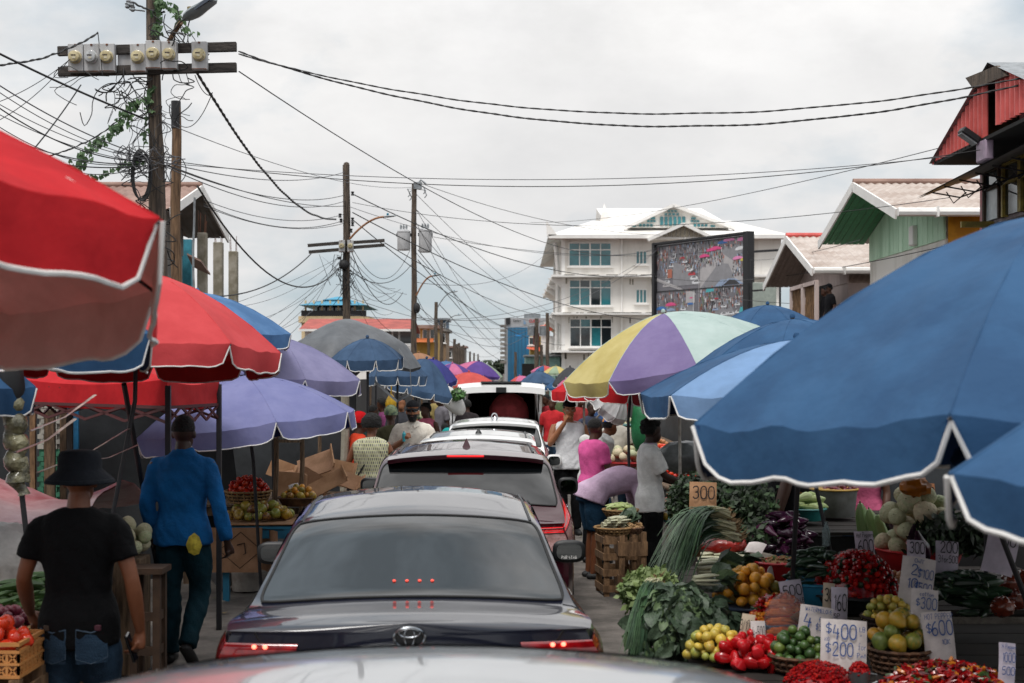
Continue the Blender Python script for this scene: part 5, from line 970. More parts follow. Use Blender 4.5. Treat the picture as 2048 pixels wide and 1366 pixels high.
# --- dark blue sedan
navy = paint('dark blue paint', '#060a1f', metal=0, spec=.25)
def sedan():
 keys = [(0, .855, .975, .775, 1.045, 1.08, .26), (.10, .885, .99, .80, 1.06, 1.098, .24), (.3, .90, 1.0, .79, 1.06, 1.10, .22), (.48, .90, 1.0, .75, 1.06, 1.105, .2), (.8, .89, .998, .70, 1.19, 1.235, .18), (1.15, .855, 1.0, .655, 1.325, 1.375, .18), (1.4, .855, .995, .635, 1.385, 1.445, .18), (1.9, .855, .985, .625, 1.43, 1.498, .18), (2.5, .855, .97, .63, 1.415, 1.487, .18), (2.85, .855, .955, .645, 1.34, 1.40, .18), (3.2, .85, .94, .69, 1.14, 1.19, .18), (3.5, .845, .92, .74, .985, 1.02, .18), (4.0, .835, .86, .72, .91, .945, .2), (4.45, .8, .74, .68, .79, .82, .24), (4.58, .76, .64, .64, .70, .72, .26)]
 c = Car(keys, .055); c.pre(); t = thing('parked_car', 'dark blue sedan seen from behind with lit brake lights, nearest whole car', 'car')
 c.body(navy, t, rear_bulge=.07, rc=lambda q: .08 * max(0, min(1, (.40 - q) * 9)))
 gl = c.patch('rear_window', car_glass, t, .50, 1.33, .8, 1, off=.005, nu=22, nv=12, both=True, round_=7, wq=lambda a: .03 * (1 - a * a) * -1)
 MB().tube(c.edge + [c.edge[0]], .008, 6).build('window_seal', rubber, gl, local=True)
 for i in range(4): MB().ell(c.off(.62, 1, 1, .004) + V((.0 + (i - 1.5) * .062, 0, .004)), (.009, .007, .006), 8, 6).build('brake_bulb', mat('dim brake bulb', '#ff5a4a', emit=.6, var=0), gl, local=True)
 c.patch('windscreen', car_glass, t, 2.78, 3.42, .8, 1, off=.005, nu=12, nv=10, both=True)
 side_windows(c, t, [(1.0, 1.28), (1.36, 2.1), (2.16, 2.95)]); seams(c, t, [1.32, 2.12, 3.1]); wheels(c, t, 3.72, 1.0, .305)
 for sd_ in (1, -1):
  c.line([(.47, .815, sd_), (.46, .79, sd_), (.43, .765, sd_), (.3, .745, sd_), (.15, .735, sd_), (.02, .73, sd_)], .0045, 'boot_seam', gap_m, t)
  m = MB(); m.tube([c.E(0, sd_ * .86, .73, c.rb, -1, c.rc), c.E(0, sd_ * .82, .6, c.rb, -1, c.rc), c.E(0, sd_ * .74, .48, c.rb, -1, c.rc), c.E(0, sd_ * .70, .36, c.rb, -1, c.rc)], .0045, 5); m.build('boot_seam', gap_m, t, local=True)
  c.line([(1.36 + .06 * i, .812, sd_) for i in range(22)], .007, 'roof_gutter', plastic_b, t)
  # tail lamp: wraps the rear corner
  G = []
  for j in range(9):
   tt = .33 + .235 * j / 8; row = []
   for i in range(9):
    f = i / 8; u = .60 + .4 * f
    q = c.E(0, sd_ * u, tt, c.rb, -1, c.rc) + V((sd_ * .006, -.012 - .012 * math.sin(j / 8 * PI), .0)); row.append(q)
   for i in range(1, 6): row.append(c.off(.05 * i * (1 - .3 * abs(j - 4) / 4), tt, sd_, .01))
   G.append(row)
  m = MB(); m.grid(G if sd_ > 0 else [r[::-1] for r in G]); lamp = m.build('tail_light', tail_red, t, local=True)
  for i in range(2): MB().ell(c.E(0, sd_ * (.78 + .06 * i), .508, c.rb, -1, c.rc) + V((0, -.03, 0)), (.011, .01, .010), 8, 6).build('bulb', led, lamp, local=True)
  mirror(c, t, 3.1, sd_, .995, plastic_b)
 e = c.E(0, 0, .52, c.rb, -1, c.rc); e = V((0, e.y - .006, 1.022)); m = MB()
 def ring(a, b, cx, cz, r, n=36): m.tube([e + V((cx + a * math.cos(2 * PI * k / n), -.008, cz + b * math.sin(2 * PI * k / n))) for k in range(n + 1)], r, 6)
 ring(.068, .045, 0, 0, .0065); ring(.022, .041, 0, 0, .005); ring(.046, .019, 0, .02, .005)
 m.build('oval_emblem', mat('dark chrome', '#8b8f94', rough=.22, metal=1, var=.02), t, local=True); MB().ell(e + V((0, .004, 0)), (.075, .008, .052), 20, 10).build('emblem_plate', plastic_b, t, local=True)
 p = c.E(0, 0, .3, c.rb, -1, c.rc); MB().box(p + V((0, -.012, .03)), (.34, .012, .16), ch=.004).build('number_plate', plate_m, t, local=True)
 MB().box(c.E(0, 0, .40, c.rb, -1, c.rc) + V((0, -.012, .02)), (.9, .03, .035), ch=.01).build('plate_trim', chrome, t, local=True)
 for sd_ in (1, -1): c.patch('headlight', head_m, t, 4.2, 4.5, .42, .56, sd_, .008)
 m = MB(); m.box(c.E(c.L, 0, .45, c.fb, 1, c.fc) + V((0, .0, 0)), (.9, .05, .16), ch=.02); m.build('grille', grille_m, t, local=True)
 # the words on the passenger mirror
 b = c.S(3.1, .56, 1); q = V((b.x + .19 - .05, 3.1 - .03 - .028, .995 - .045)); m = MB(); write(m, 'PAR 4TAG', q, (1, 0, 0), (0, 0, 1), .018, .0035); m.build('mirror_lettering', white_trim, t, local=True, smooth=False)
 place_car(t, -.455, 6.34, R(2.6))
sedan()
# --- sport utility cars
def suv(lab, mt, x, y, yaw, Hr=1.56, L=4.3, wid=.875, spoiler=True, lights=True, fin=None, fin_c=None, rails=True, roofw=.63, wagon=False):
 dz = Hr - 1.56; k = wid / .875; b = -.06 if wagon else 0
 keys = [(0, .80*k, .93+b, .76*k, .985+b, 1.03+b, .30), (.06, .84*k, .97+b, .77*k, 1.04+b, 1.08+b, .28), (.2, .865*k, 1.03+b, .72*k, 1.19+dz*.5, 1.24+dz*.5, .26), (.42, .875*k, 1.06+b, .675*k, 1.40+dz, 1.45+dz, .24), (.58, .875*k, 1.06+b, roofw*1.02, 1.475+dz, 1.53+dz, .22), (1.4, .875*k, 1.04+b, roofw, 1.495+dz, 1.56+dz, .22), (2.2, .875*k, 1.02+b, roofw, 1.48+dz, 1.545+dz, .22), (2.65, .875*k, 1.0+b, .65, 1.42+dz, 1.48+dz, .22), (3.05, .87*k, .99+b, .7, 1.2+dz*.6, 1.25+dz*.6, .22), (3.35, .86*k, .97+b, .75*k, 1.04+b, 1.08+b, .22), (3.9, .85*k, .91+b, .73*k, .97+b, 1.0+b, .24), (4.22, .82*k, .80+b, .70*k, .86+b, .88+b, .28), (4.32, .78*k, .68+b, .66*k, .73+b, .75+b, .3)]
 if L != 4.3: keys = [(q[0] * L / 4.32, *q[1:]) for q in keys]
 s = L / 4.32; c = Car(keys, .05); c.pre(); t = thing('parked_car', lab, 'car'); c.body(mt, t, rear_bulge=.1, rc=lambda q: .06 if q < .4 else .02)
 gl = c.patch('rear_window', car_glass, t, .12 * s, .47 * s, .8, 1, off=.006, nu=14, nv=10, both=True)
 MB().tube(c.edge + [c.edge[0]], .007, 6).build('window_seal', rubber, gl, local=True)
 c.patch('windscreen', car_glass, t, 2.62 * s, 3.27 * s, .8, 1, off=.006, nu=12, nv=10, both=True)
 if spoiler:
  G = []
  for i in range(17):
   a = -1 + i / 8; tt = 1 - .19 * abs(a); sd_ = 1 if a >= 0 else -1; top = c.off(.66 * s, tt, sd_, .004); lip = c.off(.56 * s, tt, sd_, .0); lip = V((lip.x * 1.0, .30 * s + .05 * a * a, lip.z - .005)); G.append([top, top.lerp(lip, .5) + V((0, 0, .012)), lip, lip + V((0, .015, -.035)), V((lip.x, .55 * s, lip.z - .06))])
  m = MB(); m.grid(G); sp_ = m.build('spoiler', mt, t, local=True, ang=30)
  if lights: q = c.off(.56 * s, 1, 1, 0); MB().box(V((0, .302 * s, q.z - .018)), (.3, .012, .016), ch=.004).build('brake_light', tail_lit if lights == 2 else tail_red, sp_, local=True)
 side_windows(c, t, [(.45 * s, 1.0 * s), (1.08 * s, 1.85 * s), (1.92 * s, 2.75 * s)]); seams(c, t, [1.04 * s, 1.88 * s, 2.9 * s]); wheels(c, t, 3.5 * s, .85 * s, .33)
 for sd_ in (1, -1):
  for (ya, yb, t0, t1, mm, nm) in ((0.0, .3, .47, .63, tail_lit if lights == 2 else tail_red, 'tail_light'), (.0, .26, .33, .47, tail_clear, 'reverse_light')):
   G = []
   for j in range(7):
    tt = t0 + (t1 - t0) * j / 6; row = [c.E(0, sd_ * (.7 + .3 * i / 6), tt, c.rb, -1, c.rc) + V((sd_ * .008, -.02, 0)) for i in range(7)] + [c.off(yb * i / 5, tt, sd_, .014) for i in range(1, 6)]; G.append(row)
   m = MB(); m.grid(G if sd_ > 0 else [r[::-1] for r in G]); tl = m.build(nm, mm, t, local=True)
   m = MB(); m.tube([q[6] + V((sd_ * .004, -.004, 0)) for q in G], .006, 5); m.tube([q[-1] for q in G], .005, 5); m.tube(G[0], .005, 5); m.build('lens_rim', mat('dark lens rim', '#3a0a0c', var=.1), tl, local=True)
   if nm == 'tail_light':
    m = MB()
    for j in range(1, 6): m.tube([q + V((sd_ * .003, -.003, 0)) for q in G[j][1:11]], .003, 4)
    m.build('lens_ridge', tail_red, tl, local=True)
  mirror(c, t, 2.95 * s, sd_, 1.06 + b, mt if not lights == 2 else plastic_b, reach=.17, w_=.2, h=.17)
  if rails: c.line([(.75 * s + .08 * i, .835, sd_) for i in range(int(22 * s))], .009, 'roof_rail', plastic_b if fin_c is not None else MATS['panel gap'], t, .004)
  c.patch('headlight', head_m, t, 4.0 * s, 4.25 * s, .4, .54, sd_, .008)
 c.line([(.68 * s, 1 - .19 * a, 1) for a in (1, .8, .6, .4, .2, 0)] + [(.68 * s, 1 - .19 * a, -1) for a in (.2, .4, .6, .8, 1)], .004, 'roof_seam', gap_m, t)
 p = c.E(0, 0, .3, c.rb, -1, c.rc); MB().box(p + V((0, -.012, .08)), (.34, .012, .16), ch=.004).build('number_plate', plate_m, t, local=True)
 m = MB(); m.box(c.E(c.L, 0, .45, c.fb, 1, c.fc), (.9, .05, .2), ch=.02); m.build('grille', grille_m, t, local=True)
 if fin == 'shark':
  q = c.off(.95 * s, 1, 1, -.004); m = MB(); m.grid([[q + V((x * f, .0 + yy, z)) for x, yy, z in ((-.035, -.07, 0), (-.022, -.055, .03), (0, -.05, .075), (.022, -.055, .03), (.035, -.07, 0))] for f in (1,)] + [[q + V((x, yy, z)) for x, yy, z in ((-.03, .03, 0), (-.016, .02, .02), (0, .0, .05), (.016, .02, .02), (.03, .03, 0))], [q + V((x, .11, .0)) for x in (-.006, -.003, 0, .003, .006)]]); m.poly([q + V((x, yy, z)) for x, yy, z in ((-.035, -.07, 0), (-.022, -.055, .03), (0, -.05, .075), (.022, -.055, .03), (.035, -.07, 0))]); m.build('antenna_fin', fin_c, t, local=True, ang=25)
 elif fin == 'stub':
  q = c.off(.9 * s, 1, 1, 0); m = MB(); m.lathe([(.04, 0), (.03, .02), (.012, .045), (.006, .06), (0, .062)], q, 10); m.build('antenna_base', fin_c, t, local=True)
 place_car(t, x, y, yaw); return c, t
maroon = paint('dark maroon paint', '#3a0d1a', metal=.1, spec=.3); wpaint = paint('white paint', '#e6e6e4', metal=0, rough=.3); spaint = paint('silver paint', '#aeb1b4', metal=.6, rough=.3, var=.02)
suv('maroon SUV with fin antenna and glowing brake lights ahead of the sedan', maroon, -.37, 11.15, R(1.0), 1.57, 4.2, lights=2, fin='shark', fin_c=maroon)
c3, t3 = suv('white estate car with black antenna stub, right ahead of the maroon SUV', wpaint, -.40, 15.9, R(-.3), 1.47, 4.3, .84, lights=0, fin='stub', fin_c=plastic_b, wagon=True)
c4, t4 = suv('white estate car with chrome roof emblem right behind the open van', wpaint, -.27, 20.9, R(-.5), 1.46, 4.3, .84, lights=0, fin='stub', fin_c=chrome, wagon=True, rails=False)
m = MB(); q = c4.off(.6, 1, 1, .0); m.tube([q + V((.045 * math.cos(a), -.02, .06 + .06 * math.sin(a))) for a in np.linspace(0, 2 * PI, 19)], .009, 5); m.build('roof_ornament', chrome, t4, local=True)
suv('silver car at the bottom edge whose roof fills the foreground', spaint, -.165, .62, R(0), 1.64, 4.4, .9, spoiler=False, lights=0, roofw=.70, fin=None, rails=False)
def van():
 t = thing('delivery_van', 'white van with its tailgate raised and load space open', 'van', (P(1003, 740, 29).x, 29, 0)); x0 = 0; W, H, Lv = .84, 1.86, 4.4; wm = wpaint
 def sec(y, w_, h, zr): return [V((w_ * a, y, z)) for a, z in ((.9, .3), (1, .4), (1, 1.0), (.97, 1.15), (.86, h - .12), (.8, h - .03), (.5, h), (0, h + .01))]
 m = MB(); ys = [(0, W, H), (.3, W, H + .01), (2.6, W, H), (3.1, W, 1.6), (3.6, W, 1.15), (4.2, W * .97, 1.0), (4.4, W * .9, .8)]
 for sd_ in (1, -1):
  G = [[V((q.x * sd_, q.y, q.z)) for q in sec(y, w_, h, 0)] for y, w_, h in ys]; m.grid(G if sd_ > 0 else G[::-1])
 e = sec(4.4, W * .9, .8, 0); m.poly([V((q.x, q.y, q.z)) for q in e] + [V((-q.x, q.y, q.z)) for q in e[::-1]])
 m.build('body', wm, t, local=True)
 m = MB()
 for sd_ in (1, -1): m.tube([(sd_ * W * .97, -.02, .45), (sd_ * W * .97, -.02, 1.05), (sd_ * W * .84, -.01, H - .1), (sd_ * W * .6, -.01, H - .06), (0, -.01, H - .05)], .045, 6)
 m.build('door_frame', wm, t, local=True)
 m = MB(); m.box((0, 1.2, 1.1), (W * 1.7, 2.3, .02)); m.box((0, 2.3, 1.1), (W * 1.7, .04, 1.3)); m.box((0, 1.2, .55), (W * 1.7, 2.3, .04))
 for sd_ in (1, -1): m.box((sd_ * W * .9, 1.2, 1.1), (.02, 2.3, 1.3))
 m.build('load_space', dark_in, t, local=True, smooth=False)
 m = MB(); hz = H + .0
 G = [[V((x, y, z - .05 * (abs(x) / .86) ** 3)) for x in np.linspace(-.86, .86, 13)] for y, z in ((.05, hz + .02), (-.3, hz + .09), (-.75, hz + .1), (-1.0, hz + .02), (-1.02, hz - .1), (-.9, hz - .1), (-.1, hz - .08))]; m.grid(G); tg = m.build('tailgate', wm, t, local=True)
 MB().box((0, -.8, hz + .1), (.8, .25, .03)).build('rear_window', car_glass, tg, local=True); MB().box((0, -1.03, hz - .05), (.2, .04, .1)).build('wiper_housing', plastic_b, tg, local=True)
 m = MB()
 for sd_ in (1, -1): m.tube([(sd_ * .74, -.6, hz - .06), (sd_ * .76, -.05, 1.35)], .012, 6);
 m.build('gas_strut', plastic_b, tg, local=True)
 for sd_ in (1, -1):
  MB().box((sd_ * W * .97, .0, .9), (.1, .08, .3), ch=.02).build('tail_light', tail_red, t, local=True); wheel(t, (sd_ * (W - .1), .8, .31), .31, sd_); wheel(t, (sd_ * (W - .1), 3.5, .31), .31, sd_)
  m = MB(); m.add([(sd_ * W * .985, y, z) for y, z in ((.2, 1.2), (2.5, 1.2), (2.3, 1.65), (.2, 1.65))], [(0, 1, 2, 3)]); m.build('side_window', car_glass, t, local=True, smooth=False)
 MB().box((0, 0, .45), (W * 1.9, .12, .25), ch=.04).build('bumper', wm, t, local=True)
 rr = random.Random(3); q = V((P(1018, 740, 29.5).x, 29.6, 1.1)); m = MB(); m.ell(q + V((0, 0, .2)), (.42, .4, .42), 20, 12, fn=lambda u: u * (1 + .09 * noise.noise(u * 3)) if u.z > -.4 else V((u.x, u.y, -.4))); tag(m.build('red_sack', mat('coral sack cloth', '#c9545a', rough=.8, var=.2, scale=5), loc=(q.x, q.y, q.z)), 'coral coloured sack piled inside the open white van', 'sack')
van()
# ---------------- people ----------------
def remesh(mb, vox, smooth=4, name='body'):
 me = mb.mesh(name, [], smooth=False); o = bpy.data.objects.new('tmp', me); COL.objects.link(o)
 m = o.modifiers.new('r', 'REMESH'); m.mode = 'VOXEL'; m.voxel_size = vox; s = o.modifiers.new('s', 'SMOOTH'); s.iterations = smooth; s.factor = .5
 dg = bpy.context.evaluated_depsgraph_get(); dg.update(); me2 = bpy.data.meshes.new_from_object(o.evaluated_get(dg)); bpy.data.objects.remove(o); bpy.data.meshes.remove(me)
 me2.name = name; return me2
def finish(me, m_, amp=0, sc_=9, seed=0, zs=.6, mats=None, fn=None):
 n = len(me.vertices)
 if amp:
  co = np.empty(n * 3); me.vertices.foreach_get('co', co); no = np.empty(n * 3); me.vertices.foreach_get('normal', no); co = co.reshape(-1, 3); no = no.reshape(-1, 3)
  d = np.array([noise.noise(V((c[0] * sc_ + seed, c[1] * sc_, c[2] * sc_ * zs))) + .6 * noise.noise(V((c[0] * sc_ * 2.2 + c[2] * sc_ * 1.6, c[1] * sc_ * 2, c[2] * sc_ * .9 + seed))) for c in co])
  co = co + no * (d * amp)[:, None]; me.vertices.foreach_set('co', co.ravel())
 me.materials.clear()
 for x in (m_ if isinstance(m_, list) else [m_]): me.materials.append(x)
 if fn:
  c = np.empty(len(me.polygons) * 3); me.polygons.foreach_get('center', c); me.polygons.foreach_set('material_index', [int(fn(q)) for q in c.reshape(-1, 3)])
 me.polygons.foreach_set('use_smooth', [True] * len(me.polygons)); me.update(); return me
def ring_tube(mb, pts, radii, X=(1, 0, 0), n=14, mi=0):
 """loft: pts along a spine, radii (side, front) with the side axis X"""
 pts = [V(p) for p in pts]; X = V(X); vs = []; m = len(pts)
 for i in range(m):
  t = (pts[min(i+1, m-1)] - pts[max(i-1, 0)]).normalized(); x = (X - t * X.dot(t)).normalized(); y = t.cross(x)
  for k in range(n):
   a = 2 * PI * k / n; ca, sa = math.cos(a), math.sin(a); p_ = .85; vs.append(pts[i] + x * (abs(ca) ** p_ * math.copysign(1, ca) * radii[i][0]) + y * (abs(sa) ** p_ * math.copysign(1, sa) * radii[i][1]))
 fs = [(i * n + k, i * n + (k + 1) % n, (i + 1) * n + (k + 1) % n, (i + 1) * n + k) for i in range(m - 1) for k in range(n)] + [tuple(range(n))[::-1], tuple((m - 1) * n + k for k in range(n))]
 mb.add(vs, fs, mi)
def limb(a, b, c, ra, seg=6):
 """points and radii along a two bone limb"""
 a, b, c = V(a), V(b), V(c); pts = []; rs = []
 for i in range(seg + 1): f = i / seg; pts.append(a.lerp(b, f)); rs.append(np.interp(f, [0, .35, .8, 1], ra[:4]))
 for i in range(1, seg + 1): f = i / seg; pts.append(b.lerp(c, f)); rs.append(np.interp(f, [0, .3, .75, 1], [ra[3]] + ra[4:7]))
 pts[seg] = pts[seg] * .6 + (pts[seg-1] + pts[seg+1]) * .2; return pts, rs
skin_mats = {k: mat('skin ' + k, c, rough=.48, var=.12, scale=5, spec=.4, bump=.06, bscale=60) for k, c in (('dark', '#4d3022'), ('brown', '#7a4a31'), ('mid', '#9c6747'), ('deep', '#38231a'))}
hair_m = mat('black hair', '#0c0a09', rough=.85, var=.3, scale=40, bump=.9, bscale=70); eye_w = mat('eye white', '#d8d2c8', rough=.2, var=0); shade_m = mat('sunglass lens', '#08080a', rough=.05, coat=1, var=0); lip_m = mat('lips', '#5d2f28', rough=.5)
sole_m = mat('shoe black', '#1a1a1c', rough=.6); watch_m = mat('watch steel', '#b9b9bb', rough=.25, metal=.9)
def person(lab, loc, yaw, h, skin, pose=None, top=None, legs=None, hair=None, build=1.0, fem=False, vox=.013, face=False, hands=True, spine=None, extra=None, shoes=sole_m, headdir=0, nod=0, group=None, gv=.012):
 """pose: joints at 1.75 m scale, local axes: y ahead, x to the right; spine: list of (y, z) from pelvis to neck base"""
 J = dict(hipL=(-.095, 0, .93), hipR=(.095, 0, .93), kneeL=(-.1, .02, .5), kneeR=(.1, .02, .5), ankL=(-.1, -.02, .085), ankR=(.1, -.02, .085), shL=(-.185, -.01, 1.43), shR=(.185, -.01, 1.43), elL=(-.25, -.04, 1.14), elR=(.25, -.04, 1.14), wrL=(-.27, .06, .89), wrR=(.27, .06, .89), handL=None, handR=None, palmL=(1, 0, 0), palmR=(-1, 0, 0), curlL=.35, curlR=.35)
 J.update(pose or {}); sc_ = h / 1.75; t = thing('person', lab, 'person', loc, yaw, group); S = lambda p: V(p) * sc_; sk = skin_mats[skin]
 sp_ = [V((0, y, z)) for y, z in (spine or [(0, .86), (-.005, .96), (0, 1.08), (.0, 1.22), (-.01, 1.34), (-.015, 1.42), (-.01, 1.475)])]
 hw = [(.12, .10), (.172 + .02 * fem, .118), (.142, .098), (.158, .108), (.172, .108), (.177, .088), (.124, .07)]; hw = [(a * build, b * build) for a, b in hw]
 up = (sp_[-1] - sp_[-2]).normalized(); nk = sp_[-1]; hd = V(J['head']) if 'head' in J else nk + up * .155 + V((0, .025, 0))
 Hm = Matrix.Rotation(headdir, 3, 'Z') @ Matrix.Rotation(nod, 3, 'X'); sc2 = sc_
 mb = MB(); ring_tube(mb, [p * sc_ for p in sp_], [(a * sc_, b * sc_) for a, b in hw], n=18)
 mb.tube([S(nk - up * .05), S(nk + up * .02), S(hd - Hm @ V((0, .02, .06)))], [.075 * sc_, .06 * sc_, .054 * sc_], 12)
 mb.ell(S(hd + Hm @ V((0, -.012, .03))), (.076 * sc_, .096 * sc_, .098 * sc_), 20, 14, M=Hm); mb.ell(S(hd + Hm @ V((0, .028, -.045))), (.058 * sc_, .062 * sc_, .072 * sc_), 16, 12, M=Hm)
 for s in (-1, 1): mb.ell(S(hd + Hm @ V((s * .077, -.01, -.005))), (.012 * sc_, .022 * sc_, .032 * sc_), 10, 8, M=Hm)
 if face:
  mb.tube([S(hd + Hm @ V((0, .082, .022))), S(hd + Hm @ V((0, .1, -.012))), S(hd + Hm @ V((0, .106, -.026)))], [.009 * sc_, .014 * sc_, .019 * sc_], 10); mb.tube([S(hd + Hm @ V((x, .088 - abs(x) * .35, .03))) for x in (-.05, -.02, .02, .05)], .011 * sc_, 8); mb.tube([S(hd + Hm @ V((x, .086 - abs(x) * .3, -.058))) for x in (-.026, 0, .026)], [.006, .011, .006], 8)
 for s, n_ in ((-1, 'L'), (1, 'R')):
  p, r = limb(S(J['hip' + n_]), S(J['knee' + n_]), S(J['ank' + n_]), [.088, .086, .062, .054, .056, .044, .037]); mb.tube(p, [x * sc_ * (.5 + .5 * build) for x in r], 14)
  p, r = limb(S(J['sh' + n_]), S(J['el' + n_]), S(J['wr' + n_]), [.046, .05, .041, .039, .042, .034, .026]); mb.tube(p, [x * sc_ * (.4 + .6 * build) * (.88 if fem else 1) for x in r], 12)
  mb.ell(S(V(J['sh' + n_]) + V((-s * .014, 0, -.028))), (.048 * sc_ * build,) * 3, 12, 8)
  an = S(J['ank' + n_]); fd = V(J.get('foot' + n_, (s * .12, 1, 0))).normalized(); mb.tube([an + V((0, 0, .01)), an - fd * .04 - V((0, 0, .04)), an + fd * .05 - V((0, 0, .045)), an + fd * .15 - V((0, 0, .06))], [.036 * sc_, .035 * sc_, .036 * sc_, .026 * sc_], 10)
  if hands:
   w_, e_ = S(J['wr' + n_]), S(J['el' + n_]); d = V(J['hand' + n_]).normalized() if J['hand' + n_] else (w_ - e_).normalized(); pn = V(J['palm' + n_]); pn = (pn - d * pn.dot(d)).normalized(); sd_ = d.cross(pn) * (1 if n_ == 'L' else -1); cu = J['curl' + n_]; k = sc_
   th = -sd_
   mb.tube([w_ - d * .01, w_ + d * .03 * k, w_ + d * .07 * k, w_ + d * .092 * k], [.026 * k, .036 * k, .042 * k, .036 * k], 12, flat=.5, up=sd_ if abs(d.dot(sd_)) < .9 else None)
   for i, (o_, ln) in enumerate(((-.031, .068), (-.0105, .078), (.0105, .073), (.031, .058))):
    q = w_ + d * .085 * k + sd_ * o_ * k; pts = [q - d * .03]; dd = d.copy(); pts.append(q)
    for j, fl in enumerate((.45, .32, .23)): dd = (dd * math.cos(cu * (1 + .12 * i)) + pn * math.sin(cu * (1 + .12 * i))).normalized() if j or True else dd; pts.append(pts[-1] + dd * ln * fl * 1.15 * k);
    mb.tube(pts, [.0095 * k, .0098 * k, .009 * k, .0085 * k, .007 * k], 8)
   q = w_ + d * .025 * k + th * .026 * k; t1 = (d * .7 + th * .65 + pn * .35).normalized(); t2 = (d * .9 + th * .15 + pn * .5).normalized(); mb.tube([w_ + d * .012 * k, q, q + t1 * .04 * k, q + t1 * .04 * k + t2 * .035 * k], [.014 * k, .014 * k, .0115 * k, .009 * k], 8)
 body = put('body', finish(remesh(mb, vox * sc_, 3), sk), t)
 def sub(name, me, par=None): return put(name, me, par or t)
 inf = lambda lst, d: [((a + d) * sc_, (b + d * .9) * sc_) for a, b in lst]
 if top:
  m_ = top['mat']; b0 = top.get('hem', .88); mb = MB(); ex = top.get('loose', .016)
  seq = [p for p in sp_]; sp2 = [seq[0] + (seq[0] - seq[1]).normalized() * (.86 - b0)] + seq[1:] if b0 < .93 else [seq[0].lerp(seq[1], (b0 - .86) / .1)] + seq[1:] if b0 < .96 else seq[2:]
  h2 = ([hw[1]] + hw[1:]) if b0 < .96 else hw[2:]; rad = inf(h2, ex); rad[0] = (rad[0][0] + .014, rad[0][1] + .014); rad[1] = (rad[1][0] + .008, rad[1][1] + .008)
  if top.get('neck', 1): sp2 = sp2 + [nk + up * .03]; rad = rad + [(.068 * sc_, .066 * sc_)]
  ring_tube(mb, [p * sc_ for p in sp2], rad, n=22)
  sl = top.get('sleeve', .5)
  for s, n_ in ((-1, 'L'), (1, 'R')):
   if sl <= 0:
    if top.get('straps'): mb.tube([S(V((s * .095, sp_[4].y + .06, sp_[4].z - .02))), S(V((s * .1, sp_[5].y + .03, sp_[5].z + .055))), S(V((s * .1, sp_[5].y - .08, sp_[5].z - .0)))], .022 * sc_, 8)
    continue
   p, r = limb(S(J['sh' + n_]), S(J['el' + n_]), S(J['wr' + n_]), [.056, .052, .047, .046, .046, .04, .034]); nseg = len(p) - 1; f = sl * nseg; k = int(f); pts = p[:k + 1] + ([p[k].lerp(p[k + 1], f - k)] if k < nseg else []); exs = top.get('sl_loose', .016)
   pts[0] = pts[0] + V((-s * .03, 0, 0)) * sc_; mb.tube(pts, [(r[min(i, nseg)] * (.75 if i == 0 else .98 if i < 2 else 1) + exs * (.7 if i < 1 else 1)) * sc_ * (.4 + .6 * build) for i in range(len(pts))], 14); mb.ell(S(V(J['sh' + n_]) + V((-s * .014, 0, -.028))), ((.057 + ex * .6) * sc_ * build,) * 3, 12, 8)
  if top.get('hood'): mb.lathe([(.05, -.02), (.095, .0), (.1, .03), (.08, .06), (.06, .05)], S(nk + V((0, -.02, .0))), 16, sy=.9)
  if top.get('collar'): mb.lathe([(.07, -.02), (.082, .0), (.072, .035), (.066, .03)], S(nk + V((0, -.0, .01))), 16)
  sub('shirt', finish(remesh(mb, top.get('vox', gv), 9, 'shirt'), m_ if not isinstance(m_, tuple) else list(m_[0]), top.get('amp', .008), top.get('ws', 9), len(lab), fn=(lambda q: m_[1](q)) if isinstance(m_, tuple) else None))
 if legs:
  mb = MB(); ex = legs.get('loose', .018); ln = legs.get('len', 1); ring_tube(mb, [p * sc_ for p in sp_[:2]] + [(sp_[1].lerp(sp_[2], legs.get('rise', .45))) * sc_], inf([hw[0], hw[1], (hw[1][0] * .95, hw[1][1] * .94)], ex * .45), n=22)
  for n_ in 'LR':
   p, r = limb(S(J['hip' + n_]), S(J['knee' + n_]), S(J['ank' + n_]), [.072, .09, .07, .062, .06, .052, .05]); nseg = len(p) - 1; f = ln * nseg; k = int(f); pts = p[:k + 1] + ([p[k].lerp(p[k + 1], f - k)] if k < nseg else []); mb.tube(pts, [(r[min(i, nseg)] + ex * (1 if i < 8 else legs.get('cuff', 1))) * sc_ * (.5 + .5 * build) for i in range(len(pts))], 14)
  pm = legs['mat']; sub('trousers' if ln > .7 else 'shorts', finish(remesh(mb, gv * 1.05, 4, 'trousers'), pm if not isinstance(pm, tuple) else list(pm[0]), legs.get('amp', .008), 10, 3, fn=(lambda q: pm[1](q)) if isinstance(pm, tuple) else None))
 if shoes:
  for s, n_ in ((-1, 'L'), (1, 'R')):
   an = S(J['ank' + n_]); fd = V(J.get('foot' + n_, (s * .12, 1, 0))).normalized(); m = MB(); m.tube([an - fd * .075 - V((0, 0, .04)), an - fd * .05 - V((0, 0, .042)), an + fd * .03 - V((0, 0, .04)), an + fd * .12 - V((0, 0, .052)), an + fd * .18 - V((0, 0, .06)), an + fd * .195 - V((0, 0, .062))], [.02, .043, .047, .046, .034, .012], 12, flat=.85); m.build('shoe', shoes, t, local=True)
 c = S(hd); Lc = lambda x, y, z: c + Hm @ (V((x, y, z)) * sc_)
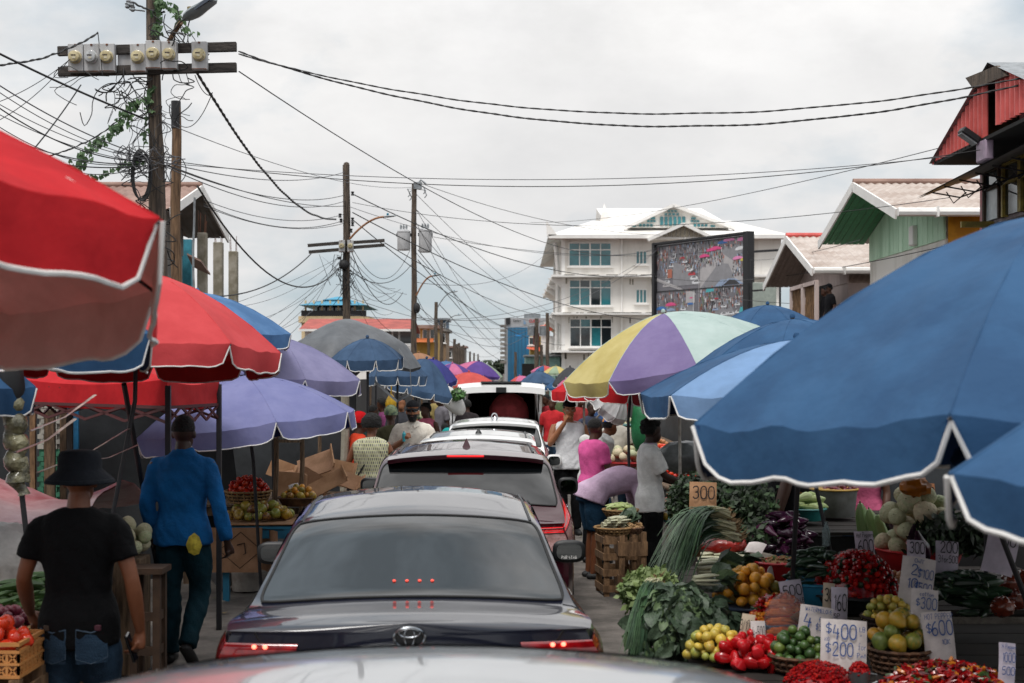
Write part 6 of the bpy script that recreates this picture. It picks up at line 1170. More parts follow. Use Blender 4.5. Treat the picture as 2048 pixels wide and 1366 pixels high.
 def dome(name, m_, r, off, cut, amp=.0, par=None, fr=.6, nz=22):
  mm = MB(); fs = []
  mm.ell((0, 0, 0), (1, 1, 1), 30, nz); vs = [V(v) for v in mm.v]; keep = [v.z > cut + fr * max(0, v.y) for v in vs]; out = MB(); q = []
  for v in vs: e = 1 + amp * noise.noise(v * 6) + amp * .7 * noise.noise(v * 15); q.append(c + Hm @ (V((v.x * r[0] * e + off[0], v.y * r[1] * e + off[1], v.z * r[2] * e + off[2])) * sc_))
  out.add(q, [f for f in mm.f if all(keep[i] for i in f)]); return out.build(name, m_, par or t, local=True, ang=80)
 hk = hair or {}
 k = hk.get('kind')
 if k == 'short': dome('hair', hair_m, (.082, .1, .103), (0, -.016, .034), -.25, .03, fr=.75)
 if k == 'afro': dome('hair', hair_m, (.125, .125, .128), (0, -.022, .045), -.45, .09, fr=.95)
 if k == 'curly': dome('hair', hair_m, (.108, .116, .118), (0, -.02, .045), -.62, .15, fr=1.1, nz=30)
 if k == 'long': dome('hair', hair_m, (.096, .112, .112), (0, -.02, .025), -.5, .05, fr=.9)
 if k == 'wrap':
  dome('headwrap', hk['mat'], (.1, .118, .115), (0, -.025, .05), -.35, .04, fr=.55)
  if hk.get('knot'): m = MB(); m.tube([Lc(-.09, .07, .045), Lc(-.04, .115, .05), Lc(.04, .115, .05), Lc(.09, .07, .045)], .024 * sc_, 10); m.build('headwrap_band', hk['knot'], t, local=True)
 if k == 'cap':
  dome('hair', hair_m, (.08, .098, .09), (0, -.016, .02), -.45, .02, fr=1.0); cp = dome('cap', hk['mat'], (.088, .105, .098), (0, -.01, .048), .02, .006, fr=.0); m = MB(); sg = -1 if hk.get('back') else 1
  m.grid([[Lc(.078 * math.sin(a) * (1 + .05 * j), sg * (.07 + (.038 * j) * math.cos(a * .9)) - .012, .052 - .006 * j - .012 * abs(a)) for a in np.linspace(-1.15, 1.15, 13)] for j in range(4)]); m.grid([[Lc(.078 * math.sin(a) * (1 + .05 * j), sg * (.07 + (.038 * j) * math.cos(a * .9)) - .012, .046 - .006 * j - .012 * abs(a)) for a in np.linspace(-1.15, 1.15, 13)] for j in range(4)][::-1]); m.build('cap_brim', hk.get('brim', hk['mat']), cp, local=True)
  MB().ell(Lc(0, -.01, .146), (.01, .01, .006), 8, 6).build('cap_button', hk['mat'], cp, local=True)
 if k == 'bucket':
  dome('hair', hair_m, (.08, .098, .09), (0, -.016, .02), -.5, .02, fr=1.0); m = MB(); z0 = .028; pr = [(.172, -.03), (.165, -.016), (.13, .014), (.112, .03), (.108, .036), (.107, .07), (.101, .11), (.09, .124), (.05, .131), (0, .132)]
  q = V((0, -.012, z0)); m.lathe([(r * sc_, z * sc_) for r, z in pr], c + Hm @ (q * sc_), 34, M=Hm, sy=1.1); m.lathe([(r * sc_ * .985, (z - .004) * sc_) for r, z in pr[:5]][::-1], c + Hm @ (q * sc_), 34, M=Hm, sy=1.1)
  ht = m.build('bucket_hat', hk['mat'], t, local=True, ang=60); m = MB()
  for j in range(4): f = (j + .5) / 4; m.lathe([((.168 - .055 * f) * sc_ + .001, (-.022 + .046 * f) * sc_), ((.168 - .055 * f) * sc_ + .002, (-.020 + .046 * f) * sc_), ((.166 - .055 * f) * sc_ + .001, (-.018 + .046 * f) * sc_)], c + Hm @ (q * sc_), 34, M=Hm, sy=1.1)
  m.build('brim_stitching', mat('hat stitching', '#2b2f36', var=.1), ht, local=True)
 if face:
  for s in (-1, 1):
   if not hk.get('shades'): e = MB(); e.ell(Lc(s * .032, .074, .012), (.012 * sc_, .009 * sc_, .009 * sc_), 10, 8); eo = e.build('eye', eye_w, t, local=True); MB().ell(Lc(s * .032, .0825, .012), (.0055 * sc_, .003, .0055 * sc_), 8, 6).build('iris', hair_m, eo, local=True); MB().tube([Lc(s * .016, .09, .032), Lc(s * .034, .09, .038), Lc(s * .052, .078, .032)], .004 * sc_, 6).build('eyebrow', hair_m, t, local=True)
  MB().tube([Lc(-.024, .084, -.055), Lc(0, .095, -.054), Lc(.024, .084, -.055)], [.004, .007, .004], 8).build('mouth', lip_m, t, local=True)
  if hk.get('shades'):
   m = MB()
   for s in (-1, 1): m.ell(Lc(s * .036, .094, .014), (.032 * sc_, .008, .02 * sc_), 14, 8, M=Matrix.Rotation(-s * .2, 3, 'Z')); m.tube([Lc(s * .066, .085, .018), Lc(s * .08, .02, .018), Lc(s * .078, -.02, .012)], .003, 5)
   m.tube([Lc(-.01, .102, .02), Lc(.01, .102, .02)], .003, 5); m.build('sunglasses', shade_m, t, local=True)
  if hk.get('beard'):
   m = MB(); G = []
   for j in range(7):
    f = j / 6; z = -.03 - .095 * f; G.append([Lc((.071 - .034 * f ** 1.6) * math.sin(a), .02 + (.073 - .01 * f) * math.cos(a) * (1 + .05 * f) - (.0 if abs(a) < .9 else .01), z + (.0 if abs(a) > .4 or j > 0 else -.035)) for a in np.linspace(-1.5, 1.5, 15)])
   m.grid(G[::-1]); m.poly(G[-1]); m.build('beard', hair_m, t, local=True); MB().tube([Lc(-.034, .075, -.052), Lc(-.015, .094, -.04), Lc(.015, .094, -.04), Lc(.034, .075, -.052)], .006, 6).build('moustache', hair_m, t, local=True)
 if extra: extra(t, sc_, J, Lc, sub)
 return t
G0 = lambda px, d: (P(px, HOR, d).x, d, 0.0)
cloth = lambda n, c, **k: mat(n, c, **{**dict(rough=.85, spec=.15, var=.16, scale=5, bump=.35, bscale=45), **k})
def denim(n, c, c2): return mat(n, c, rough=.85, spec=.15, scale=7, col2=c2, bump=.5, bscale=120, mixat=(.35, .65))
black_tee = cloth('black tee cotton', '#0d0d0f'); jeans_b = denim('dark blue jeans', '#31465a', '#223243'); jeans_t = denim('dark teal jeans', '#10303a', '#0b242c'); blue_top = cloth('blue jersey', '#145a94', col2='#114b7c')
stitch = mat('jeans stitching', '#3d5266', var=.1)
def ex_hat(t, k, J, Lc, sub):
 # phone in the right hand, jeans pockets, belt loop and wallet
 w_ = V(J['wrR']) * k; d = V(J['handR']).normalized(); c = w_ + d * .085 + V((-.035, .0, .0)); MB().box(c, (.016, .075, .15), ch=.006, M=Matrix.Rotation(R(-16), 3, 'Y') @ Matrix.Rotation(R(10), 3, 'X')).build('phone', mat('phone black', '#0b0b0d', rough=.15, coat=.6), t, local=True)
 hz = .83
 for s in (-1, 1):
  G = []; E = []
  def pt(u, v, o=.0): x = s * (.095 + u * .07); z = hz - .0 + v * .085; r = .163 * k; return V((x * k, -math.sqrt(max(.0002, 1 - (x / .2) ** 2)) * .142 * k - o - .012 * (1 - abs(v)) , z * k))
  m = MB(); m.grid([[pt(u, v, .006) for u in np.linspace(-1, 1, 7)] for v in np.linspace(-1, 1, 7)][:: 1]); po = m.build('pocket', jeans_b, t, local=True)
  m = MB(); m.tube([pt(-1, 1, .009), pt(0, .8, .010), pt(1, 1, .009)], .0035, 5); m.tube([pt(-1, 1, .009), pt(-1, -.7, .009), pt(0, -1, .009), pt(1, -.7, .009), pt(1, 1, .009)], .002, 5); m.build('pocket_seam', stitch, po, local=True)
  MB().box(pt(.1, .98, .0) + V((0, .004, .008)), (.075, .02, .03), ch=.004, M=Matrix.Rotation(R(4 * s), 3, 'Y')).build('wallet', mat(['brown wallet', 'wine red wallet'][s > 0], ['#3a2c20', '#4a1c2b'][s > 0]), t, local=True)
person('man in black bucket hat and black t-shirt walking away with a phone in his hand', G0(158, 7.15), R(2), 1.76, 'brown', dict(shL=(-.182, -.01, 1.43), shR=(.182, -.01, 1.43), elL=(-.27, -.02, 1.15), elR=(.275, -.05, 1.14), wrL=(-.29, .16, .95), wrR=(.3, .02, .88), handL=(.28, .45, -.85), palmL=(.6, -.1, -.3), handR=(-.12, -.05, -1), palmR=(-.75, .25, .1), curlR=.72, curlL=.5, kneeR=(.1, .1, .5), ankR=(.1, .05, .09)),
 dict(mat=black_tee, hem=.82, sleeve=.32, loose=.022, sl_loose=.019, amp=.010), dict(mat=jeans_b, loose=.022), dict(kind='bucket', mat=cloth('charcoal hat cotton', '#1b1e24')), build=.97, vox=.0085, extra=ex_hat, gv=.010)
def ex_blue(t, k, J, Lc, sub):
 m = MB(); q = V((.125, -.178, .872)) * k; G = []
 for i in range(9):
  a = 2 * PI * i / 8; G.append([q + V((math.cos(a) * .056 * r * (1 + .3 * noise.noise(V((a, r, 1)))), -.022 * (1 - r) + .012 * noise.noise(V((a * 2, r * 3, 2))), math.sin(a) * .082 * r * (1 + .3 * noise.noise(V((a, r, 5)))))) for r in (.02, .4, .7, 1)])
 m.grid(G); m.grid([[p_ + V((0, .006, 0)) for p_ in r] for r in G][::-1]); m.build('yellow_rag', mat('yellow cloth rag', '#cdb93f', rough=.8, var=.25, scale=30), t, local=True)
 w_ = V(J['wrL']) * k; d = (w_ - V(J['elL']) * k).normalized(); M_ = d.to_track_quat('Z', 'Y').to_matrix(); MB().lathe([(.031, -.012), (.034, -.008), (.034, .008), (.031, .012)], w_ - d * .005, 16, M=M_).build('wrist_watch', watch_m, t, local=True)
person('man in blue long sleeved top walking away with yellow rag in back pocket', G0(366, 10.6), R(-2), 1.85, 'deep', dict(elL=(-.245, -.05, 1.15), wrL=(-.225, .05, .90), elR=(.265, -.06, 1.13), wrR=(.315, .0, .87), palmL=(.8, 0, 0), palmR=(-.8, .2, 0), curlL=.55, curlR=.8, kneeL=(-.1, .04, .5), ankL=(-.105, .06, .085), kneeR=(.11, .06, .5), ankR=(.075, -.17, .17), footR=(.12, .75, -.6)),
 dict(mat=blue_top, hem=.86, sleeve=.97, loose=.022, sl_loose=.012, hood=1, amp=.015, ws=8), dict(mat=jeans_t, loose=.014, amp=.012), dict(kind='short'), vox=.0095, extra=ex_blue, gv=.011)
pattern = mat('patterned sleeveless fabric', '#b9bd77', rough=.85, var=.1)
def weave(m):
 n = m.node_tree.nodes; l = m.node_tree.links.new; b = n['Principled BSDF']; tc_ = [x for x in n if x.type == 'TEX_COORD'][0]; br = n.new('ShaderNodeTexBrick'); mp = n.new('ShaderNodeMapping'); mp.inputs['Rotation'].default_value = (R(90), 0, 0); l(tc_.outputs['Object'], mp.inputs[0]); l(mp.outputs[0], br.inputs[0])
 br.inputs['Scale'].default_value = 1; br.inputs['Brick Width'].default_value = .022; br.inputs['Row Height'].default_value = .04; br.inputs['Mortar Size'].default_value = .006; br.inputs['Color1'].default_value = (.035, .03, .06, 1); br.inputs['Color2'].default_value = (.38, .36, .33, 1); br.inputs['Mortar'].default_value = (.5, .5, .3, 1); l(br.outputs[0], b.inputs['Base Color'])
weave(pattern)
def ex_strap(t, k, J, Lc, sub):
 MB().tube([V((.09, -.02, 1.5)) * k, V((.06, -.12, 1.4)) * k, V((-.07, -.145, 1.15)) * k, V((-.2, -.1, .95)) * k], .01, 6, flat=.5).build('bag_strap', sole_m, t, local=True); MB().ell(V((-.23, -.04, .84)) * k, (.06, .12, .13), 14, 10).build('shoulder_bag', mat('dark purple bag', '#1d1622', var=.2), t, local=True)
person('woman with round black hair in patterned sleeveless top seen from behind', G0(743, 16.4), R(-8), 1.66, 'brown', dict(elL=(-.29, -.05, 1.16), wrL=(-.27, .12, 1.0), elR=(.3, .02, 1.17), wrR=(.26, .22, 1.05)), dict(mat=pattern, hem=.72, sleeve=0, loose=.028, amp=.008), dict(mat=cloth('black skirt cloth', '#141416'), loose=.02), dict(kind='afro'), build=1.17, fem=True, extra=ex_strap)
person('woman in red headwrap with yellow band and orange top facing right', G0(718, 17.3), R(-70), 1.66, 'dark', dict(elL=(-.24, .05, 1.15), wrL=(-.2, .25, 1.1)), dict(mat=cloth('orange cotton', '#d2452a'), hem=.8, sleeve=.35), dict(mat=cloth('dark wrap skirt', '#221c2b')), dict(kind='wrap', mat=cloth('red headwrap', '#c3161d'), knot=cloth('yellow headband', '#d0a638')), fem=True, build=1.08)
def ex_polo(t, k, J, Lc, sub):
 w_ = V(J['wrR']) * k; d = (w_ - V(J['elR']) * k).normalized(); MB().lathe([(.018, 0), (.018, .03), (.024, .05), (.024, .1), (.01, .115), (.01, .13), (0, .132)], w_ + V((-.02, .03, -.01)), 10).build('held_bottle', mat('turquoise bottle', '#46aebd', rough=.2), t, local=True)
 m = MB()
 for i in range(3): m.ell(V((0, .128 - i * .002, 1.38 - i * .05)) * k, (.006, .004, .006), 8, 6)
 m.build('button', mat('shirt button', '#8d8375'), t, local=True); m = MB()
 for s in (-1, 1): m.add([V((s * .012, .09, 1.475)) * k, V((s * .07, .06, 1.5)) * k, V((s * .085, .085, 1.455)) * k, V((s * .03, .13, 1.43)) * k], [(0, 1, 2, 3)])
 m.build('collar', MATS['cream polo'], t, local=True)
person('bearded man in cream polo, black cap and sunglasses facing the camera', G0(826, 18.2), R(178), 1.79, 'mid', dict(elL=(-.28, -.03, 1.15), wrL=(-.3, .1, .95), elR=(.27, .0, 1.16), wrR=(.1, .26, 1.28), handR=(-.6, .2, .6), palmR=(-.3, -.9, 0), curlR=1.1), dict(mat=cloth('cream polo', '#e6ddd0'), hem=.84, sleeve=.45, collar=1, loose=.025), dict(mat=jeans_b), dict(kind='cap', mat=cloth('black cap', '#141519'), shades=1, beard=1), build=1.15, face=True, vox=.009, extra=ex_polo)
def ex_vest(t, k, J, Lc, sub): MB().tube([Lc(.012, .1, -.05), Lc(.03, .155, -.07)], .005, 6).build('cigarette', white_trim, t, local=True)
person('man in white vest and black cap with hand raised to mouth', G0(1138, 19), R(186), 1.79, 'mid', dict(elR=(.27, .06, 1.17), wrR=(.08, .2, 1.48), handR=(-.45, .1, .75), palmR=(-.3, -1, 0), curlR=1.0, elL=(-.27, -.03, 1.14), wrL=(-.3, .08, .92)), dict(mat=cloth('white vest cotton', '#e4e4e6'), hem=.85, sleeve=0, straps=1, neck=0, loose=.018), dict(mat=cloth('black trousers', '#131315')), dict(kind='cap', mat=cloth('black cap two', '#17171a'), back=1), build=1.05, face=True, vox=.009, nod=R(-12), extra=ex_vest)
def ex_pink(t, k, J, Lc, sub): MB().tube([V((x * .21, -.135 * math.sqrt(max(0, 1 - x * x)) * 1.15, .985)) * k for x in np.linspace(-1, 1, 13)], .014, 6).build('apron_tie', cloth('red apron cloth', '#c01b22'), t, local=True); MB().tube([V((.0, -.15, .98)) * k, V((-.03, -.17, .9)) * k, V((-.05, -.165, .84)) * k], [.02, .018, .012], 6).build('apron_bow', MATS['red apron cloth'], t, local=True)
pinkc = cloth('bright pink cotton', '#e0609f')
person('woman in bright pink t-shirt with red apron string facing the stall', G0(1188, 16.2), R(-55), 1.64, 'dark', dict(elR=(.27, .0, 1.14), wrR=(.2, .2, 1.02), elL=(-.25, .1, 1.16), wrL=(-.15, .32, 1.08)), dict(mat=pinkc, hem=.86, sleeve=.38, loose=.02), dict(mat=cloth('black leggings', '#101012')), dict(kind='short'), build=1.15, fem=True, extra=ex_pink)
cap_mix = mat('multicoloured cap cloth', '#3a6fb8', rough=.8, scale=9, col2='#d98b3a', mixat=(.49, .5))
person('person in white t-shirt and colourful cap leaning over the stall behind pink woman', G0(1186, 17.3), R(-60), 1.66, 'brown', dict(elL=(-.25, .1, 1.12), wrL=(-.25, .05, .9)), dict(mat=cloth('white cotton tee', '#d9d8d6'), hem=.86, sleeve=.4, loose=.025), dict(mat=jeans_b), dict(kind='cap', mat=cap_mix), build=1.12, spine=[(0, .86), (-.005, .96), (.02, 1.08), (.06, 1.21), (.1, 1.32), (.14, 1.40), (.17, 1.455)])
person('woman in lilac top and denim shorts bending over the stall', G0(1186, 15.0), R(-78), 1.64, 'brown', dict(hipL=(-.1, -.02, .93), hipR=(.1, -.02, .93), shL=(-.17, .46, 1.07), shR=(.17, .46, 1.07), elL=(-.24, .55, .84), elR=(.24, .5, .84), wrL=(-.2, .72, .78), wrR=(.2, .66, .76), head=(0, .66, 1.03)), dict(mat=cloth('lilac jersey', '#d3b6cf'), hem=.9, sleeve=.75, loose=.022), dict(mat=denim('blue denim', '#26465f', '#1b3449'), len=.45, loose=.022), dict(kind='long'), build=1.28, fem=True, nod=R(-50), shoes=sole_m, spine=[(-.06, .84), (-.02, .95), (.1, 1.03), (.24, 1.09), (.36, 1.115), (.44, 1.11), (.5, 1.1)])
lab_trk = (lambda q: 0)
def ex_polo2(t, k, J, Lc, sub):
 m = MB(); tick = MB()
 xs = V((-.185, 0, 0)); G = []
 for i in range(15):
  f = i / 14; z = .94 - .86 * f; xo = -np.interp(z, [.1, .5, .75, .93], [.176, .185, .215, .222]); G.append([V((xo - .012 + .004 * abs(j), .0 + j * .036, z)) * k for j in (-1, 0, 1)])
 m.grid(G[::-1]); st_ = m.build('side_stripe', mat('white stripe cloth', '#cfccc8', rough=.8), t, local=True)
 for i in range(5):
  z = .86 - .17 * i; xo = -np.interp(z, [.1, .5, .75, .93], [.176, .185, .215, .222]) - .016; tick.tube([V((xo, .016, z + .03)) * k, V((xo, .022, z)) * k, V((xo, .012, z - .012)) * k, V((xo, -.024, z + .028)) * k], [.002, .009, .009, .002], 5)
 tick.build('tick_emblem', sole_m, st_, local=True)
 MB().lathe([(.066, .0), (.08, .012), (.07, .045), (.064, .04)], V((0, .0, 1.47)) * k, 16).build('collar', mat('mint collar', '#8fb9b4', rough=.8, col2='#b9a0b5', scale=20), t, local=True)
gpolo = cloth('grey polo cotton', '#eae8e5', scale=12, col2='#d6d4d1')
person('young man with curly hair in grey polo and striped track trousers at the stall', G0(1300, 14.4), R(-82), 1.69, 'deep', dict(elL=(-.22, .06, 1.17), wrL=(-.2, .33, 1.07), handL=(.2, 1, -.05), elR=(.23, .1, 1.18), wrR=(.2, .36, 1.08), palmL=(.3, 0, -1), palmR=(-.3, 0, -1)), dict(mat=gpolo, hem=.80, sleeve=.42, loose=.024, sl_loose=.03), dict(mat=cloth('black track cloth', '#0f0f11'), loose=.022), dict(kind='curly'), extra=ex_polo2, vox=.011)
bl = cloth('black vest cloth', '#101013')
person('vendor in black vest reaching over the greens in the shade', G0(1560, 11.4), R(96), 1.64, 'dark', dict(elL=(-.25, .1, 1.12), wrL=(-.16, .36, 1.02), elR=(.25, .08, 1.1), wrR=(.1, .34, 1.0)), dict(mat=bl, hem=.84, sleeve=0), dict(mat=jeans_b), dict(kind='short'), build=1.15)
person('vendor in dim pink top standing in the shade behind the cabbages', G0(1725, 13.4), R(140), 1.62, 'dark', dict(), dict(mat=cloth('dusty pink cotton', '#a8506e'), hem=.84, sleeve=.3), dict(mat=jeans_b), dict(kind='short'), build=1.2, fem=True)
def simple(lab, px, d, yaw, h, skin, col, hair, **k): return person(lab, G0(px, d), R(yaw), h, skin, k.pop('pose', None), dict(mat=cloth('cloth ' + col, col), hem=.84, sleeve=k.pop('sleeve', .4)), dict(mat=k.pop('leg', jeans_b)), hair, vox=.018, hands=k.pop('hands', False), gv=.016, **k)
wrapm = cloth('pale green headwrap', '#8b9a78', col2='#5f7060', scale=22, mixat=(.48, .52)); camo = '#4d4a35'
simple('person in pale green headwrap seen from behind beside the cream polo man', 782, 19.6, 10, 1.68, 'dark', camo, dict(kind='wrap', mat=wrapm), fem=True)
simple('woman in pink strap top behind the man in cream polo', 852, 23, 150, 1.66, 'dark', '#c9667f', dict(kind='long'), fem=True, sleeve=0)
simple('person bending in bright green shirt left of the white cars', 880, 24, -40, 1.5, 'dark', '#4f9a4c', dict(kind='short'), spine=[(0, .86), (0, .95), (.06, 1.04), (.16, 1.12), (.26, 1.17), (.33, 1.18), (.38, 1.17)], pose=dict(shL=(-.17, .33, 1.15), shR=(.17, .33, 1.15), elL=(-.22, .4, .9), elR=(.22, .4, .9), wrL=(-.2, .5, .7), wrR=(.2, .5, .7)))
simple('person in teal shirt bending beside the white estate cars', 912, 25, 30, 1.55, 'dark', '#1e8f8d', dict(kind='short'), spine=[(0, .86), (0, .95), (.05, 1.05), (.13, 1.14), (.2, 1.21), (.26, 1.24), (.31, 1.25)], pose=dict(shL=(-.17, .25, 1.2), shR=(.17, .25, 1.2), elL=(-.24, .3, .95), elR=(.24, .3, .95), wrL=(-.2, .42, .8), wrR=(.2, .42, .8)))
simple('person with dark hair standing at the open tailgate of the van', 934, 27.5, 20, 1.62, 'dark', '#3a3436', dict(kind='long'), fem=True)
simple('person in grey shirt under the blue umbrellas of the left row', 882, 29, 120, 1.7, 'deep', '#77747a', dict(kind='short'))
simple('person in red shirt right of the open van', 1105, 27, 160, 1.68, 'dark', '#c22e33', dict(kind='short'))
simple('person in dark red dress behind the red shirted one', 1094, 31, 120, 1.66, 'dark', '#8c2b32', dict(kind='short'), fem=True)
simple('man in dark blue checked shirt deep in the right hand stalls', 1182, 24, 200, 1.66, 'deep', '#3d4254', dict(kind='short'))
simple('person in grey tee in the dark passage on the left', 802, 25, 190, 1.72, 'mid', '#4b4c52', dict(kind='short'))
for i, (px, d, yw, hh, cl, lb) in enumerate(((1232, 21, 170, 1.62, '#b8b2a8', 'shopper in cream shirt beyond the pumpkin half'), (1205, 26, 140, 1.7, '#36507a', 'shopper in blue shirt deep in the right row'), (1160, 30, 200, 1.66, '#a33c3c', 'shopper in brick red shirt past the white vest man'), (1125, 34, 10, 1.68, '#5d6b4a', 'shopper in olive shirt far up the right row'), (765, 27, 100, 1.64, '#7a3f66', 'shopper in plum dress in the left passage'), (745, 24, -60, 1.6, '#3f6a6a', 'shopper in dull teal shirt behind the red headwrap woman'), (868, 33, 60, 1.66, '#b9a46a', 'shopper in mustard shirt under the blue umbrellas'), (898, 36, 20, 1.68, '#c9c9c9', 'shopper in pale shirt far up the left row'))): simple(lb, px, d, yw, hh, 'dark', cl, dict(kind=('short', 'afro', 'short')[i % 3]), fem=i % 2 == 0)
simple('shopper in black behind the lilac umbrella', 690, 20, 150, 1.66, 'dark', '#191a1f', dict(kind='short'))
for lab, d, px, z in (('person in black looking out over the balcony, left of two', 35.2, 1659, 2.62), ('person in black with dark cap on the balcony, right of two', 34.7, 1678, 2.66)):
 o = simple(lab, px, d, 100, 1.6, 'dark', '#141418', dict(kind='cap', mat=MATS['black cap']) if 'cap' in lab else dict(kind='short')); o.location.z = z + .03; o.location.x = 7.75
# ---------------- market goods ----------------
def Q(px, py, z): d = (CAMZ - z) * FPX / (py - HOR); return V(((px - 1024) / FPX * d, d, z))
def fmat(name, cols, rough=.35, spec=.5, scale=5, **k):
 """skin colour varies from piece to piece and in blotches on each piece"""
 if name in MATS: return MATS[name]
 m = mat(name, cols[0], rough=rough, spec=spec, scale=scale, **k); n = m.node_tree.nodes; l = m.node_tree.links.new
 oi = n.new('ShaderNodeObjectInfo'); nz = [x for x in n if x.type == 'TEX_NOISE'][0]; a = n.new('ShaderNodeMath'); a.operation = 'MULTIPLY_ADD'; a.inputs[1].default_value = .5; l(nz.outputs['Fac'], a.inputs[0]); b = n.new('ShaderNodeMath'); b.operation = 'MULTIPLY_ADD'; b.inputs[1].default_value = .62; b.inputs[2].default_value = -.08; l(oi.outputs['Random'], b.inputs[0]); l(b.outputs[0], a.inputs[2])
 r = n.new('ShaderNodeValToRGB'); e = r.color_ramp.elements
 while len(e) < len(cols): e.new(.5)
 for i, c in enumerate(cols): e[i].position = .12 + .7 * i / max(1, len(cols) - 1); e[i].color = (*lin(c), 1)
 l(a.outputs[0], r.inputs[0]); l(r.outputs[0], n['Principled BSDF'].inputs['Base Color']); return m
stem_m = mat('green stem', '#4e6a34', rough=.7)
def round_me(name, m_, sq=1, dent=.1, lobes=0, seed=0):
 def fn(q):
  r = 1 + .03 * noise.noise(q * 2 + V((seed, 0, 0))); z = q.z * sq
  if lobes: r *= 1 + (.13 if sq > 1.1 else .06) * math.cos(lobes * math.atan2(q.y, q.x)) * (1 - abs(q.z) ** 3)
  if sq > 1.1 and q.z < .2: r *= 1 - .32 * (.2 - q.z)
  if q.z > .75: z -= dent * (q.z - .75) * 4 * .5
  return V((q.x * r, q.y * r, z))
 mb = MB(); mb.ell((0, 0, 0), (.5, .5, .5), 14, 9, fn=fn); mb.tube([(0, 0, .5 * sq - dent * .35), (.02, .01, .5 * sq - dent * .1)], .03, 5, mi=1); return mb.mesh(name, [m_, stem_m])
def long_me(name, m_, prof, bend=.1, n=9, seed=0, lobes=0):
 mb = MB(); k = len(prof); pts = [V((-.5 + i / (k - 1), bend * math.sin(PI * i / (k - 1)), 0)) for i in range(k)]; mb.tube(pts, prof, n); mb.tube([pts[0], pts[0] + V((-.06, -.02, 0))], .018, 5, mi=1); return mb.mesh(name, [m_, stem_m])
ORG = fmat('orange peel', ['#a3702a', '#d8922a', '#e09a2c', '#b0832c', '#7d7a34'], bump=.15, bscale=60); LIME = fmat('lime peel', ['#22371b', '#334f24', '#45602c', '#6b7a35'], bump=.1, bscale=60); LEM = fmat('lemon peel', ['#c9b24a', '#d9b548', '#b9a64a', '#8f9a4a', '#d6a043'], bump=.1, bscale=60)
TOM = fmat('tomato skin', ['#a81e14', '#c42a18', '#d4411f', '#b2201a'], rough=.18); BELL = fmat('red pepper skin', ['#8f0f12', '#b3151a', '#c4222a'], rough=.15); CAB = fmat('cabbage leaf', ['#a3a986', '#bdb895', '#cbb89c', '#98a67c'], rough=.6, bump=.7, bscale=9); CUC = fmat('cucumber skin', ['#16261a', '#1f3422', '#29432a', '#1b2c1e'], rough=.3); EGG = fmat('eggplant skin', ['#1c0d1a', '#2c1226', '#3d1a30'], rough=.15); MANGO = fmat('mango skin', ['#7c8a3a', '#9a9a45', '#b99a3a', '#5f2f38', '#c79c2e', '#6d8040'], rough=.3); PALE = fmat('pale squash skin', ['#9bb06a', '#aebd7a', '#b9c48c'], rough=.4)
ONI = fmat('onion skin', ['#9a5f3d', '#b37a50', '#c08a60'], rough=.4); RON = fmat('red onion skin', ['#4a1522', '#6a2434', '#7c3442'], rough=.3); GAR = fmat('garlic skin', ['#c9bdb4', '#d8cfc8', '#bda9a4'], rough=.6); GUAVA = fmat('papaya peel', ['#4f6030', '#6f7a34', '#a98a2f', '#c58f2c', '#5a6a34'], rough=.35, bump=.1, bscale=40); PLAN = fmat('plantain skin', ['#2f4a22', '#3f5f2b', '#587036'], rough=.45); BAN = fmat('banana skin', ['#c9a52c', '#d3b23a', '#a58a2a'], rough=.45); CHILI = fmat('chili skin', ['#8a0f12', '#b01a18', '#c22a20'], rough=.18); GING = fmat('ginger skin', ['#9a7a55', '#b08d64', '#84633f'], rough=.8, bump=.4); CARR = fmat('carrot skin', ['#d6662a', '#e07a3a', '#c95a24'], rough=.5); SWEET = fmat('sweet potato skin', ['#7a5238', '#8f6648', '#6a442f'], rough=.8)
MEs = dict(orange=[round_me('orange', ORG, .92, .06, seed=1)], lime=[round_me('lime', LIME, .96, .03, seed=2)], lemon=[round_me('lemon', LEM, 1.0, -.05, seed=3)], tomato=[round_me('tomato', TOM, .84, .16, 5, seed=4)], bell=[round_me('pepper', BELL, 1.5, .4, 4, seed=5), round_me('pepper', BELL, 2.0, .4, 3, seed=6)], cabbage=[round_me('cabbage', CAB, .86, .05, 3, seed=7)], onion=[round_me('onion', ONI, .9, -.12, seed=8)], red_onion=[round_me('onion', RON, .9, -.1, seed=8)], garlic=[round_me('garlic', GAR, .85, -.14, 7, seed=9)], papaya=[round_me('papaya', GUAVA, 1.12, .05, seed=10)], mango=[round_me('mango', MANGO, 1.25, .02, seed=11)],
 cucumber=[long_me('cucumber', CUC, [.03, .11, .135, .14, .14, .13, .1, .03], .05), long_me('cucumber', CUC, [.03, .12, .15, .15, .14, .12, .08, .03], .1)], eggplant=[long_me('eggplant', EGG, [.04, .09, .13, .18, .21, .2, .13, .03], .08)], squash=[long_me('squash', PALE, [.03, .07, .11, .15, .19, .2, .14, .04], .05)], plantain=[long_me('plantain', PLAN, [.02, .06, .085, .09, .09, .085, .06, .02], .16, 6)], banana=[long_me('banana', BAN, [.02, .06, .085, .09, .09, .085, .06, .02], .2, 6)], ginger=[long_me('ginger_root', GING, [.05, .2, .14, .24, .13, .2, .05], .1)], carrot=[long_me('carrot', CARR, [.09, .1, .09, .075, .06, .04, .01], .02)], sweet_potato=[long_me('sweet_potato', SWEET, [.03, .12, .2, .24, .2, .12, .02], .05)], gourd=[long_me('gourd', fmat('gourd skin', ['#5f7a45', '#78905a', '#8aa06a'], rough=.4), [.05, .12, .15, .16, .17, .18, .16, .06], .03)])
